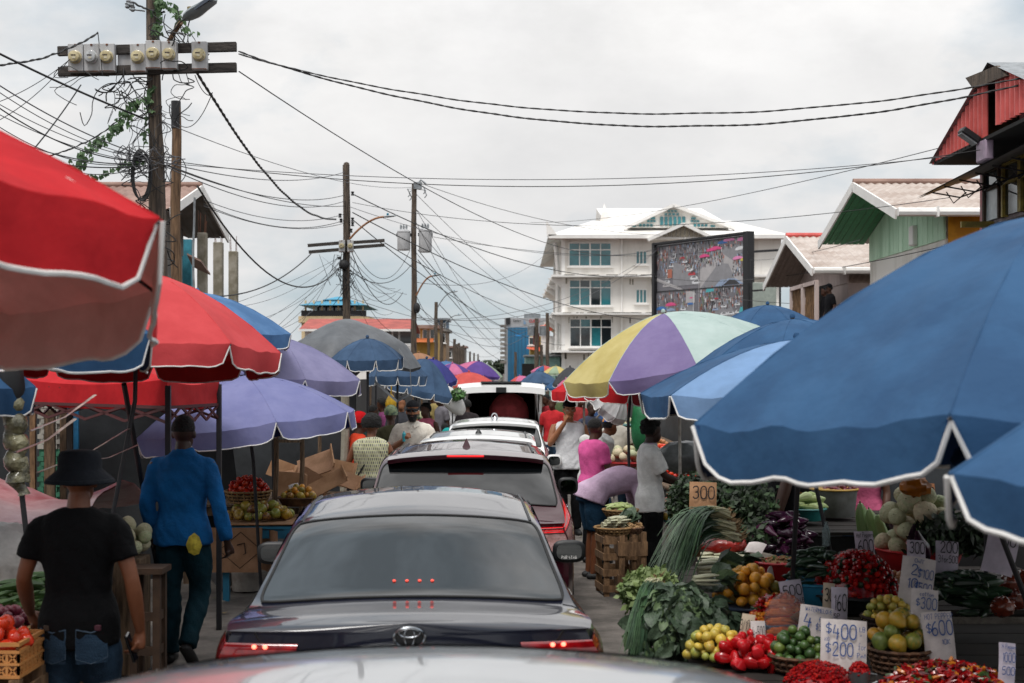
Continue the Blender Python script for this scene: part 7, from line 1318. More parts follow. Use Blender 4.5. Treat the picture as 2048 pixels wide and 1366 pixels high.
def pile(name, kind, lab, cat, grp, c, a, b, h, sz, n, lie=False, seed=0, flat=.35, tries=60):
 rr = random.Random(seed + 31); pts = []; ms = MEs[kind]; out = []
 for i in range(n):
  best = None
  for _ in range(tries):
   th = rr.uniform(0, 2 * PI); q = math.sqrt(rr.random()); x, y = q * math.cos(th), q * math.sin(th); top = h * (1 - q ** 2.2) ** .7; p = V((x * a, y * b, sz * .45 + (top if rr.random() < .72 else top * rr.random())))
   dm = min([(p - o).length for o in pts], default=9)
   if dm > sz * (.56 if lie else .78): best = p; break
  if best is None: continue
  pts.append(best); rot = (rr.uniform(-.3, .3), rr.uniform(-.3, .3), rr.uniform(-.5, .5) + (0 if rr.random() < .8 else 1.4)) if lie else (rr.uniform(-1.2, 1.2), rr.uniform(-1.2, 1.2), rr.uniform(0, 6))
  o = put(name, rr.choice(ms), None, c + best, rot); s_ = sz * rr.uniform(.78, 1.14) * (lie if lie else 1); o.scale = (s_ * rr.uniform(.92, 1.08), s_, s_ * rr.uniform(.9, 1.08)); tag(o, lab, cat, grp); out.append(o)
 return out
def heap(lab, name, cat, c, a, b, h, mats_, n, ln, th, seed=0, kind='chili'):
 """small peppers, far too many and too small to take one by one: one object"""
 rr = random.Random(seed + 5); m = MB(); c = V(c)
 m.ell(c, (a * .93, b * .93, h * .86), 16, 8, mi=0, fn=lambda q: V((q.x, q.y, max(q.z, 0))))
 for i in range(n):
  th_ = rr.uniform(0, 2 * PI); q = math.sqrt(rr.random()); p = c + V((q * a * math.cos(th_), q * b * math.sin(th_), h * (1 - q ** 2.4) ** .75 + rr.uniform(-.2, .5) * th)); d = V((rr.gauss(0, 1), rr.gauss(0, 1), rr.gauss(0, .45))).normalized(); mi = min(len(mats_) - 1, int(rr.random() ** 2 * len(mats_)))
  if kind == 'chili': m.tube([p - d * ln / 2, p - d * ln * .3, p + V((0, 0, ln * .05)), p + d * ln / 2], [th * .5, th, th * .8, th * .1], 5, mi=mi)
  else: m.ell(p, (th, th * rr.uniform(.8, 1.1), th * rr.uniform(.7, 1.1)), 6, 4, mi=mi)
 return tag(m.build(name, mats_, loc=c), lab, cat, kind='stuff')
def basin(lab, c, r, h, m_, name='basin', cat='basin', rim=.012, fl=1.25, rimm=None, grp=None):
 c = V(c); t = thing(name, lab, cat, c, 0, grp); MB().lathe([(r / fl * .98, 0), (r / fl, .004), (r, h), (r * .97, h), (r / fl * .96, .012), (0, .012)], (0, 0, 0), 26).build('bowl', m_, t, local=True)
 MB().lathe([(r, h - rim), (r + rim, h - rim * .6), (r + rim, h), (r, h + rim * .5), (r - rim * .6, h)], (0, 0, 0), 26).build('rim', rimm or m_, t, local=True); return t
def basket(lab, c, r, h, m_):
 c = V(c); t = thing('basket', lab, 'basket', c); n = 20
 for j in range(max(3, int(h / .022))):
  f = j / max(2, int(h / .022) - 1); rr_ = r * (.8 + .2 * f); MB().tube([(rr_ * math.cos(2 * PI * k / 40) * (1 + .03 * (-1) ** (k + j)), rr_ * math.sin(2 * PI * k / 40) * (1 + .03 * (-1) ** (k + j)), .012 + h * f) for k in range(41)], .0115, 5).build('wicker_ring', m_, t, local=True)
 m = MB()
 for k in range(n): a_ = 2 * PI * k / n; m.tube([(r * .8 * math.cos(a_), r * .8 * math.sin(a_), 0), (r * math.cos(a_), r * math.sin(a_), h)], .006, 4)
 m.build('wicker_stake', m_, t, local=True); MB().lathe([(r * .79, .0), (r * .97, h * .9), (r * .9, h * .9), (r * .7, .01), (0, .01)], (0, 0, 0), 20).build('lining', wick_d, t, local=True); return t
wick = mat('brown wicker', '#6d4c34', rough=.8, scale=18, col2='#3f2a1c'); wick_d = mat('dark wicker', '#2d1e15', rough=.9); wick_p = mat('pale wicker', '#a98658', rough=.8, scale=18, col2='#7a5c3a')
blue_p = mat('blue plastic', '#2f7fa0', rough=.4, var=.1, coat=.2); red_p = mat('red plastic', '#b02226', rough=.4, var=.15, coat=.2); teal_p = mat('teal plastic', '#2a7d7a', rough=.4, coat=.2); grey_p = mat('grey pot', '#6e6f6c', rough=.6, scale=5, col2='#55564f'); yel_p = mat('yellow rim plastic', '#b8913c', rough=.5); green_p = mat('green bowl plastic', '#2f7a5c', rough=.4); black_p = mat('black basin plastic', '#232528', rough=.5)
card = mat('white card', '#d6cdca', rough=.85, var=.14, scale=9); card_l = mat('lilac white card', '#cdc4d2', rough=.85, var=.13, scale=9); cardb = mat('brown cardboard', '#a98062', rough=.9, scale=4, col2='#8f6a4d', bump=.15, bscale=50); cardd = mat('tan cardboard', '#b98f6c', rough=.9, scale=4, col2='#9c7453'); ink_k = mat('black ink', '#17161a', rough=.6, var=0); ink_b = mat('blue ink', '#274a86', rough=.6, var=.0)
cloth_sack = mat('sackcloth', '#7d766d', rough=.95, scale=8, bump=.5, bscale=90, col2='#5f5850')
def sign(lab, px0, py0, px1, py1, d, lines, m_=card, ink=ink_k, roll=0, lean=12, yaw=0, stick=None, name='price_sign', dz=None):
 """card standing among the goods; lines: (text, x, y, height) in fractions of the card"""
 a, b = P(px0, py0, d), P(px1, py1, d); w_, h = b.x - a.x, a.z - b.z; c = V(((a.x + b.x) / 2, d, (a.z + b.z) / 2)); M_ = Matrix.Rotation(R(yaw), 3, 'Z') @ Matrix.Rotation(R(-lean), 3, 'X') @ Matrix.Rotation(R(roll), 3, 'Y')
 t = thing(name, lab, 'sign', (c.x, c.y, c.z - h / 2)); m = MB(); G = []
 for i in range(7): G.append([c + M_ @ V((w_ * (i / 6 - .5), .03 * (2 * i / 6 - 1 - .3 * roll / 10) ** 2 * w_ / .2 + .01 * (j / 2 - 1) ** 2 , h * (j / 4 - .5))) for j in range(5)])
 m.grid([r[::-1] for r in G][::-1]); m.grid([[q + M_ @ V((0, .004, 0)) for q in r] for r in G][::-1]); m.build('card', m_, t)
 L_ = MB(); ex, ez = M_ @ V((1, 0, 0)), M_ @ V((0, 0, 1))
 for ln in lines:
  tx, x, y, hh = ln[:4]; ik = 1 if len(ln) > 4 else 0
  nch = sum((max((float(q.split(',')[0]) for s_ in (GL.get(c_) or GL.get(c_.upper()) or ['1,0']) for q in s_.split()), default=1) + 1.3) if c_ != ' ' else 2.4 for c_ in tx)
  H_ = hh * h; wid = nch * H_ / 6; av = (ln[5] if len(ln) > 5 else (1 - x - .04)) * w_; sx = min(1, av / wid); m2 = MB(); write(m2, tx, (0, 0, 0), (1, 0, 0), (0, 0, 1), H_, max(.004, H_ * .115) if hh > .12 else .0033)
  o0 = c + M_ @ V((w_ * (x - .5), -.004, h * (y - .5)))
  L_.add([o0 + ex * (v[0] * sx) + ez * v[2] + (M_ @ V((0, v[1] - .003, 0))) for v in m2.v], m2.f, ik)
 L_.build('handwriting', [ink, ink_b], t, smooth=False)
 if stick: MB().bar(c + M_ @ V((0, .006, -h * .3)), c + M_ @ V((0, .02, -h * .5)) + V((0, 0, -stick)), .05, .012).build('stick', wood_pale, t)
 return t
# --- stall tables
def table(lab, x0, x1, y0, y1, z, m_=wood_old, cloth_=None, name='stall_table', nb=6):
 t = thing(name, lab, 'table', ((x0 + x1) / 2, (y0 + y1) / 2, 0)); n = max(3, int((y1 - y0) / .16))
 for i in range(n):
  ya = y0 + (y1 - y0) * i / n; MB().box(((x0 + x1) / 2, ya + (y1 - y0) / n / 2, z - .015 + .003 * (i % 2)), (x1 - x0, (y1 - y0) / n - .008, .026)).build('plank', m_, t, smooth=False)
 for x in (x0 + .05, x1 - .05):
  for y in (y0 + .05, y1 - .05): MB().box((x, y, (z - .03) / 2), (.06, .06, z - .03)).build('leg', m_, t, smooth=False)
 m = MB()
 for y in (y0 + .05, y1 - .05): m.box(((x0 + x1) / 2, y, z - .08), (x1 - x0 - .06, .03, .08))
 m.build('rail', m_, t, smooth=False)
 if cloth_:
  G = []
  for i in range(21):
   x = x0 + (x1 - x0) * i / 20; G.append([V((x, y0 - .02 - .02 * abs(math.sin(i * 1.1)), zz)) for zz in (z - .04, z * .6, z * .3, .06)])
  MB().grid(G).build('drape', cloth_, t)
 return t
table('low front stall table heaped with limes and peppers', 1.0, 3.3, 7.0, 9.2, .56, mat('dark stained wood', '#2a231e', rough=.9, var=.3), cloth_=mat('maroon drape', '#3a1220', rough=.9, var=.3))
table('second stall table under the oranges and scallions', 1.15, 4.0, 9.25, 11.3, .64, MATS['dark stained wood'], cloth_=cloth_sack)
table('third stall table with garlic and pots', 1.7, 5.2, 11.4, 13.2, .9, MATS['dark stained wood'], cloth_=mat('dark drape', '#1c1b1c', rough=.9))
table('stall table beside young man in grey polo', 1.66, 3.6, 14.4, 17.2, .66); table('far right stall table under the red umbrellas', 1.9, 4.2, 17.6, 23, .75)
def shade_walls():
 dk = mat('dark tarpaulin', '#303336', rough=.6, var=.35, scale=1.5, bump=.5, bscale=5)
 def sheet(lab, pts, z0, z1, name='tarp_or_shade_wall'):
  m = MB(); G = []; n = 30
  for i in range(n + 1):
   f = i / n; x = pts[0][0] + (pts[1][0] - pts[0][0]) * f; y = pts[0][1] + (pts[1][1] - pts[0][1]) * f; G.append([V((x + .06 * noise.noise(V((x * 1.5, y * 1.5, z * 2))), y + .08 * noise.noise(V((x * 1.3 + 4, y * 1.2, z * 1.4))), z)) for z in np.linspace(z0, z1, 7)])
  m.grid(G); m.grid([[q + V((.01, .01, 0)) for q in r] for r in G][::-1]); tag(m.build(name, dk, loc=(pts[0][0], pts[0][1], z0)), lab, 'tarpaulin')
 sheet('added dark backing coloured as the shade behind the right vegetable stall', ((1.9, 13.9), (8, 13.6)), 0, 2.0); sheet('dark tarpaulin screen along the right hand stall row', ((3.9, 16), (3.4, 60)), 0, 2.0)  # first sheet is an added backing, its dark colour stands for umbrella shade
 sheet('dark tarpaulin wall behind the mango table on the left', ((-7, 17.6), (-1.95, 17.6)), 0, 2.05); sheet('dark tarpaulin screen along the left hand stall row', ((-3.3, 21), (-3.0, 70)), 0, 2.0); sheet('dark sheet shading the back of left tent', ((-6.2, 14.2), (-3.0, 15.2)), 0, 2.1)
 m = MB(); m.add([(2.3, 6.6, 2.42), (6, 6.6, 2.5), (8, 13.9, 2.3), (2.6, 13.9, 2.1)], [(0, 1, 2, 3)])
 rr = random.Random(8)
 for i in range(26):
  y = 19 + i * 1.5; x = -2.75 + rr.uniform(-.25, .2); tag(MB().tube([(x, y, 0), (x + rr.uniform(-.05, .05), y, rr.uniform(1.9, 2.4))], .022, 6).build('stall_post', pole_black if i % 3 else wood_old, loc=(x, y, 0)), 'slim stall post in the dark left hand row', 'post', 'stall posts of the left row')
shade_walls()
# --- front right stall
G_ = 'fruit and vegetables heaped on the right stall'
c = Q(1497, 1212, .68); basin('dark blue tray holding the oranges', c - V((0, 0, .02)), .24, .035, mat('slate tray', '#39465a', rough=.4), 'tray', 'tray', fl=1.1); tag(MB().box(c - V((0, 0, .075)), (.4, .36, .1), ch=.01).build('crate', wood_old, loc=c), 'upturned wooden crate under the orange tray', 'crate')
pile('orange', 'orange', 'blotchy orange in the heap on the slate tray', 'orange', 'oranges on the slate tray', c + V((0, 0, .015)), .2, .19, .19, .078, 60, seed=1)
c = Q(1430, 1318, .58); pile('lemon', 'lemon', 'yellow lemon in the heap left of the red peppers', 'lemon', 'lemons beside the red peppers', c, .16, .16, .15, .055, 70, seed=2)
c = Q(1508, 1332, .57); pile('red_pepper', 'bell', 'glossy red bell pepper in the heap behind the silver car', 'pepper', 'red bell peppers', c, .2, .15, .13, .068, 60, seed=3)
c = Q(1597, 1340, .58); basket('round basket under the green limes', c, .155, .07, wick); pile('lime', 'lime', 'dark green lime in the round basket', 'lime', 'limes in the round basket', c + V((0, 0, .05)), .13, .13, .14, .062, 60, seed=4)
c = Q(1572, 1296, .60); t = basin('small tray with bagged carrots', c, .11, .04, blue_p, 'tray', 'tray')
for i in range(5):
 q = c + V((.0, .02 * i, .035 + .05 * i)); o = [put('carrot', MEs['carrot'][0], None, q + V((.02 * k - .03, .02 * k, .012 * (k % 2))), (0, .1, .35 + .12 * k)) for k in range(4)]
 for x in o: x.scale = (.16, .16, .16); tag(x, 'orange carrot in the bagged stack by the price cards', 'carrot', 'carrots in the bagged stack')
plast = mat('clear plastic film', '#dfe3e6', rough=.12, transm=.85, var=.02, ior=1.2, alpha=.42); m = MB(); q = Q(1572, 1296, .60) + V((0, .04, .15)); m.ell(q, (.12, .15, .16), 18, 12, fn=lambda u: u * (1 + .12 * noise.noise(u * 4))); tag(m.build('plastic_bag', plast, loc=q), 'clear plastic film over the carrots', 'bag')
for i, (px, py) in enumerate(((1598, 1292), (1604, 1276), (1600, 1262))): o = put('sweet_potato', MEs['sweet_potato'][0], None, Q(px, py + 26, .60) + V((0, 0, .05 + .05 * i)), (.3, .2, .3 * i)); o.scale = (.15,) * 3; tag(o, 'brown sweet potato beside the bagged carrots', 'sweet potato', 'sweet potatoes by the carrots')
red1 = mat('red chili heap', '#a31318', rough=.18, scale=30, var=.3); red2 = mat('bright chili', '#c4261f', rough=.18, var=.2); orc = mat('orange chili', '#d9822b', rough=.2, var=.2); grc = mat('green chili', '#3a5526', rough=.3, var=.3)
c = Q(1548, 1250, .66); basin('blue plate under the bird peppers', c, .2, .03, blue_p, 'plate', 'plate'); heap('heap of thin red hot peppers on the blue plate', 'hot_peppers', 'peppers', c + V((.03, .02, .02)), .17, .15, .15, [red1, red2, orc, grc], 260, .055, .011, 1); heap('small heap of tiny orange peppers on the blue plate', 'bird_peppers', 'peppers', c + V((-.1, -.04, .02)), .09, .08, .06, [orc, mat('yellow chili', '#dda83a', rough=.2), red2], 150, .02, .0085, 2, 'round')
c = Q(1640, 1372, .55); heap('wide heap of tiny red wiri peppers at the bottom edge', 'cherry_peppers', 'peppers', c, .19, .2, .12, [red1, red2, mat('dull red chili', '#6d1416', rough=.3)], 520, .02, .0085, 3, 'round')
c = Q(1718, 1380, .55); tcn = thing('tin_cup', 'dented tin cup filled with red wiri peppers', 'cup', c); MB().lathe([(.05, 0), (.052, .01), (.056, .1), (.052, .1), (.048, .012), (0, .012)], c, 20).build('cup', mat('dull tin', '#77797b', rough=.4, metal=.7, var=.2), tcn); MB().tube([c + V((.055, 0, .085)), c + V((.09, 0, .08)), c + V((.095, 0, .045)), c + V((.055, 0, .025))], .006, 6).build('handle', MATS['dull tin'], tcn); heap('red wiri peppers heaped in the tin cup', 'cherry_peppers', 'peppers', c + V((0, 0, .08)), .055, .055, .06, [red1, red2], 110, .02, .0085, 4, 'round')
c = Q(1895, 1385, .54); heap('broad heap of red and green long chilies at bottom right', 'long_chilies', 'peppers', c, .34, .26, .14, [red1, red2, mat('dark chili', '#5a1013', rough=.25), grc, orc], 420, .07, .013, 5)
c = Q(1800, 1345, .56); basket('deep woven basket of green and yellow papayas', c, .17, .12, wick); pile('papaya', 'papaya', 'green and yellow papaya in the deep woven basket', 'papaya', 'papayas in the woven basket', c + V((0, .01, .1)), .15, .14, .15, .1, 30, seed=6)
c = Q(1776, 1268, .66); basket('dark woven basket of small yellow lemons', c, .15, .09, wick_d); pile('lemon', 'lemon', 'small yellow lemon in the dark woven basket', 'lemon', 'lemons in the dark basket', c + V((0, 0, .07)), .13, .13, .12, .05, 62, seed=7)
c = Q(1732, 1216, .7); basin('teal bowl of tomatoes beside the cardboard flap', c, .11, .05, teal_p); pile('tomato', 'tomato', 'red tomato in the teal bowl', 'tomato', 'tomatoes in the teal bowl', c + V((0, 0, .035)), .1, .1, .13, .055, 45, seed=8)
c = Q(1788, 1188, .76); pile('onion', 'onion', 'brown onion behind the cardboard flap', 'onion', 'onions behind the cardboard', c, .11, .1, .1, .06, 30, seed=9)
m = MB(); c = Q(1782, 1228, .66); m.box(c + V((0, 0, .1)), (.14, .012, .2), rz=.1); tag(m.build('cardboard_flap', cardb, loc=c), 'upright brown cardboard flap in front of the onions', 'cardboard')
c = Q(1632, 1214, .7); basin('blue plastic tub under the dark cucumbers', c, .18, .16, blue_p, 'tub', 'tub'); pile('cucumber', 'cucumber', 'dark green cucumber in the blue tub', 'cucumber', 'cucumbers in the blue tub', c + V((0, 0, .14)), .17, .16, .2, .05, 60, lie=2.6, seed=10)
c = Q(1712, 1192, .78); heap('large heap of red scotch bonnet peppers behind the card 600', 'bonnet_peppers', 'peppers', c, .27, .2, .27, [red1, red2, mat('deep red bonnet', '#7d0f13', rough=.2), mat('dark green bonnet', '#20301c', rough=.3)], 520, .05, .02, 6, 'round'); basin('black basin under the scotch bonnets', c - V((0, 0, .08)), .28, .1, black_p)
c = Q(1934, 1226, .7); pile('cucumber', 'cucumber', 'long dark cucumber in the heap beside the black pole', 'cucumber', 'cucumbers by the black pole', c, .24, .2, .22, .055, 48, lie=3.6, seed=11)
c = Q(1556, 1160, .74); basin('red plastic basin with white round label', c, .16, .13, red_p); MB_ = MB(); MB_.lathe([(.0, 0), (.04, .0), (.04, .003), (0, .004)], c + V((-.07, -.137, .08)), 16, M=Matrix.Rotation(R(90), 3, 'X') @ Matrix.Rotation(R(30), 3, 'Y')); tag(MB_.build('round_label', card, loc=c), 'white round label stuck on the red basin', 'label')
heap('dry brown trimmings in the red basin', 'trimmings', 'vegetables', c + V((0, 0, .1)), .14, .14, .06, [GING, stem_m, red1], 90, .04, .009, 8)
c = Q(1566, 1112, .82); pile('eggplant', 'eggplant', 'shiny dark purple eggplant above the red basin', 'eggplant', 'eggplants above the red basin', c, .2, .16, .26, .085, 44, lie=2.1, seed=12)
c = Q(1838, 1112, .80); basin('wide red tub under the cabbages', c - V((0, 0, .1)), .33, .16, red_p, 'tub', 'tub'); pile('cabbage', 'cabbage', 'pale cabbage in the big heap under the huge blue umbrella', 'cabbage', 'cabbages in the big heap', c, .28, .25, .42, .165, 60, seed=13)
for i, (px, py, s_) in enumerate(((1728, 1092, .36), (1748, 1095, .3), (1764, 1100, .26))): o = put('gourd', MEs['gourd'][i % 1], None, Q(px, py, .8) + V((0, 0, .16)), (0, R(80 - 8 * i), .3 * i)); o.scale = (s_,) * 3; tag(o, ['tallest green gourd standing by the black pole', 'middle green gourd leaning on the cabbages', 'shortest green gourd beside the cabbages'][i], 'gourd')
for i, (px, py) in enumerate(((1776, 1080), (1838, 1120), (1826, 1105))): o = put('eggplant', MEs['eggplant'][0], None, Q(px, py, .86) + V((0, -.1, .12)), (0, R(60), .5 * i)); o.scale = (.24,) * 3; tag(o, 'large eggplant propped on the cabbages', 'eggplant', 'eggplants on the cabbages')
c = Q(1610, 1040, .94); basin('dark teal bowl of pale green squash', c, .17, .1, teal_p); pile('squash', 'squash', 'pale green squash in the dark teal bowl', 'squash', 'squash in the teal bowl', c + V((0, 0, .07)), .13, .12, .1, .08, 14, lie=2.4, seed=14)
c = Q(1668, 1032, .93); basin('big grey pot with yellow rim', c, .2, .24, grey_p, 'pot', 'pot', rimm=yel_p, fl=1.15); pile('red_onion', 'red_onion', 'dark red onion in the big grey pot', 'onion', 'red onions in the grey pot', c + V((.06, 0, .2)), .15, .14, .07, .042, 50, seed=15)
c = Q(1648, 980, 1.12) + V((0, .3, 0)); basin('black basin of garlic', c - V((0, 0, .04)), .22, .06, black_p); pile('garlic', 'garlic', 'white garlic bulb in the black basin', 'garlic', 'garlic bulbs in the black basin', c, .2, .14, .08, .042, 80, seed=16)
c = Q(1600, 985, 1.08) + V((0, .5, 0)); heap('brown roots in a yellow bowl at the back', 'root_heap', 'vegetables', c, .14, .12, .07, [GING, ONI], 60, .05, .014, 9); basin('yellow bowl under brown roots', c - V((0, 0, .05)), .15, .06, yel_p)
# cards with prices
sign('brown card reading 300 standing in the scallions', 1380, 964, 1434, 1033, 10.0, [('300', .1, .52, .34), ('.', .85, .45, .1)], cardd, roll=2, lean=6)
m = MB(); a, b = P(1390, 1054, 9.4), P(1388, 1112, 9.5); m.bar(a, b, .085, .02); tag(m.build('wooden_stake', wood_pale, loc=b), 'pale wooden stake between scallions and bok choy', 'stake')
sign('small white card reading 500 in front of the oranges', 1562, 1160, 1608, 1210, 8.75, [('500', .1, .38, .4), ('AGT TO LB', .12, .08, .16)], card_l, roll=-8)
sign('cream card reading 3 for 100 above the red peppers', 1479, 1228, 1506, 1286, 7.85, [('3/100', .06, .42, .36)], mat('cream card', '#c3b29c', rough=.85), roll=6, yaw=-20)
sign('white card reading 4 for 500 above the red peppers', 1503, 1242, 1532, 1302, 7.8, [('4-500', .06, .4, .4)], card, roll=0)
sign('cream card with cut off 30 behind the 160 card', 1647, 1166, 1670, 1226, 8.45, [('30', .08, .4, .4)], MATS['cream card'], roll=5)
sign('lilac card reading 160 over the carrots', 1664, 1174, 1696, 1240, 8.4, [('160', .08, .3, .46), ('SP', .1, .05, .14)], card_l, roll=3)
sign('white card reading 4 for 500 in blue beside the limes', 1600, 1212, 1664, 1294, 7.95, [('WATERMELONE', .1, .84, .1, 1), ('4', .1, .45, .32, 1), ('for', .55, .62, .12, 1), ('$500', .48, .42, .16, 1)], card, ink_b, roll=10)
sign('large white card reading 400 and 200 above the wiri peppers', 1645, 1240, 1736, 1352, 7.45, [('$', .06, .74, .18), ('400', .22, .66, .24, 0, .55), ('LB', .8, .8, .08), ('-', .8, .68, .1), ('AND', .03, .6, .07, 0, .12), ('$', .06, .4, .17), ('200', .22, .36, .22, 0, .48), ('for', .78, .48, .12), ('Pint', .76, .34, .08)], card, ink_b, roll=4)
sign('lilac card reading Hot Peppers 600 in the scotch bonnets', 1712, 1062, 1750, 1120, 9.2, [('Hot Peppers', .04, .78, .17), ('600', .1, .28, .4), ('.', .86, .24, .1)], card_l, roll=-2)
sign('white card reading 300 behind the lemons card', 1816, 1080, 1852, 1150, 8.75, [('300', .08, .62, .3)], card_l, roll=4)
sign('tall white card reading 2 for 100 and 10 for 500', 1804, 1114, 1868, 1222, 8.35, [('Only', .3, .88, .08, 1), ('2', .24, .66, .18, 1), ('for', .42, .74, .07, 1), ('$100', .44, .62, .16, 1), ('10', .12, .4, .18, 1), ('for', .36, .5, .07, 1), ('$500', .38, .36, .16, 1)], card, ink_b, roll=11)
sign('white card reading 300 in blue above the papaya basket', 1824, 1178, 1876, 1282, 7.95, [('cotton', .24, .86, .08, 1), ('$', .1, .66, .14, 1), ('300', .3, .62, .2, 1), ('for', .3, .46, .07, 1)], card, ink_b, roll=7)
sign('white card reading Hot Pepper 600 in blue at the right', 1850, 1224, 1912, 1328, 7.6, [('HOT PEPPER', .04, .86, .1), ('$', .06, .6, .18), ('600', .24, .56, .26), ('10K', .5, .38, .09)], card, ink_b, roll=-3)
sign('lilac card reading 200 and 3 for 500 by the cucumbers', 1874, 1082, 1918, 1150, 8.9, [('200', .14, .66, .3), ('3for500', .04, .36, .2)], card_l, roll=5)
sign('narrow white card reading 1000 at the bottom right corner', 2000, 1286, 2032, 1372, 7.2, [('H.Pepper', .06, .86, .1), ('1000', .08, .56, .2), ('500', .12, .26, .18)], card_l, ink_b, roll=6)
sign('folded lilac card cut by the black pole at the right', 1976, 1064, 2034, 1148, 8.6, [('10', .5, .7, .22)], card_l, roll=16); sign('dim card reading 300 above the cabbages', 1836, 966, 1872, 1004, 11, [('300', .08, .25, .5)], mat('orange brown card', '#a9714c', rough=.9), roll=0)
sign('white paper bag among the dark greens', 1494, 1076, 1530, 1104, 10, [], card, roll=30, lean=40, name='paper'); sign('small lilac card above the pale squash', 1574, 972, 1592, 996, 12.3, [('5', .3, .3, .4)], card_l)
m = MB(); q = Q(1838, 985, 1.3); m.ell(q + V((0, .1, .03)), (.11, .08, .065), 18, 10, fn=lambda u: u * (1 + .5 * noise.noise(u * 3))); tag(m.build('orange_bag', mat('orange plastic bag', '#c9781c', rough=.35, var=.25, trans=.2), loc=q), 'orange plastic bag behind the cabbages', 'bag')
for i, (px, py) in enumerate(((2005, 1240), (2035, 1225), (2020, 1190), (2050, 1180))): q = Q(px, py, .72) + V((0, 0, .08)); m = MB(); m.ell(q, (.07, .06, .06), 20, 14, fn=lambda u: u * (1 + .28 * noise.noise(u * 3.4 + V((i, 0, 0))))); tag(m.build('carrot_bag', mat('bagged carrots', '#7a3420', rough=.2, var=.35, scale=14, coat=.5), loc=q), 'small clear bag of cut carrots at the right edge', 'bag', 'bags of cut carrots')
m = MB(); q = Q(1652, 1092, .84); m.lathe([(.03, 0), (.032, .01), (.032, .12), (.012, .17), (.012, .19), (0, .19)], q, 14); tag(m.build('bottle', mat('pale bottle', '#8fa0a4', rough=.1, transm=.6, ior=1.3), loc=q), 'clear plastic bottle standing behind the cucumbers', 'bottle')
# --- greens
lfm = [mat('dark greens leaf', '#4a5d49', rough=.5, trans=.18, var=.3, scale=12), mat('mid greens leaf', '#5d7159', rough=.5, trans=.18, var=.3, scale=12), mat('light greens leaf', '#748c60', rough=.5, trans=.2, var=.25, scale=12)]
def leaf_me(name, m_, w_=.42, curl=.25, wav=.05):
 G = [];
 for i in range(6):
  f = i / 5; hw_ = w_ * math.sin(PI * min(1, .08 + f * .92)) ** .7 * (1 - .25 * f); row = []
  for j in (-1, -.5, 0, .5, 1): row.append(V((j * hw_, f, -curl * f * f + .12 * abs(j) * hw_ * 2 + wav * math.sin(f * 9 + j * 4) * abs(j))))
  G.append(row)
 return MB().grid(G).mesh(name, m_)
LV = [leaf_me('leaf', lfm[i % 3], .36 + .08 * (i % 2), .15 + .12 * i, .05 + .02 * i) for i in range(5)]
def leaf_pile(lab, name, c, a, b, h, n, sz, seed, ms=None, out=.9, hang=0):
 rr = random.Random(seed); c = V(c); t = thing(name, lab, 'leafy greens', c)
 MB().ell(V((0, 0, h * .3)), (a * .8, b * .8, h * .5), 14, 8).build('heart_of_pile', lfm[0], t, local=True)
 for i in range(n):
  th = rr.uniform(0, 2 * PI); q = math.sqrt(rr.random()); p = V((q * a * math.cos(th), q * b * math.sin(th), h * max(.05, 1 - q ** 2.2) ** .7 - hang * q ** 6)); az = math.atan2(p.y / b, p.x / a) - PI / 2 + rr.gauss(0, .7)
  o = put('leaf', rr.choice(ms or LV), t, p, (-R(20 + 55 * q * out) + rr.gauss(0, .35), rr.gauss(0, .5), az)); o.scale = (sz * rr.uniform(.6, 1.2),) * 3
 if n > 150:
  m = MB(); src = [(tuple(v.co), ) for v in LV[1].vertices]; fs = [tuple(p.vertices) for p in LV[1].polygons]
  for i in range(n * 2):
   th = rr.uniform(0, 2 * PI); q = math.sqrt(rr.random()); p = V((q * a * math.cos(th), q * b * math.sin(th), h * max(.02, 1 - q ** 2.2) ** .7 * .97 - hang * q ** 6)); E_ = Matrix.Rotation(math.atan2(p.y / b, p.x / a) - PI / 2 + rr.gauss(0, 1), 3, 'Z') @ Matrix.Rotation(-R(15 + 60 * q) + rr.gauss(0, .5), 3, 'X') @ Matrix.Rotation(rr.gauss(0, .8), 3, 'Y'); s_ = sz * rr.uniform(.35, .8)
   m.add([p + E_ @ (V(v[0]) * s_) for v in src], fs, rr.randrange(3))
  tag(m.build('small_leaves', lfm, t, local=True), kind='stuff')
 return t
c = Q(1352, 1262, .66); leaf_pile('big heap of dull green callaloo leaves spilling towards the road', 'callaloo_heap', c + V((0, 0, .0)), .27, .3, .26, 300, .12, 1, hang=.25)
c = Q(1308, 1190, .8); leaf_pile('bright green celery bunch on top left of the callaloo', 'celery_bunch', c, .2, .2, .12, 200, .075, 2, [LV[2], LV[1]]); c = Q(1420, 1250, .7); leaf_pile('dark leaf bunch under the orange tray', 'greens_bunch', c, .14, .16, .14, 90, .15, 3, [LV[0], LV[3]])
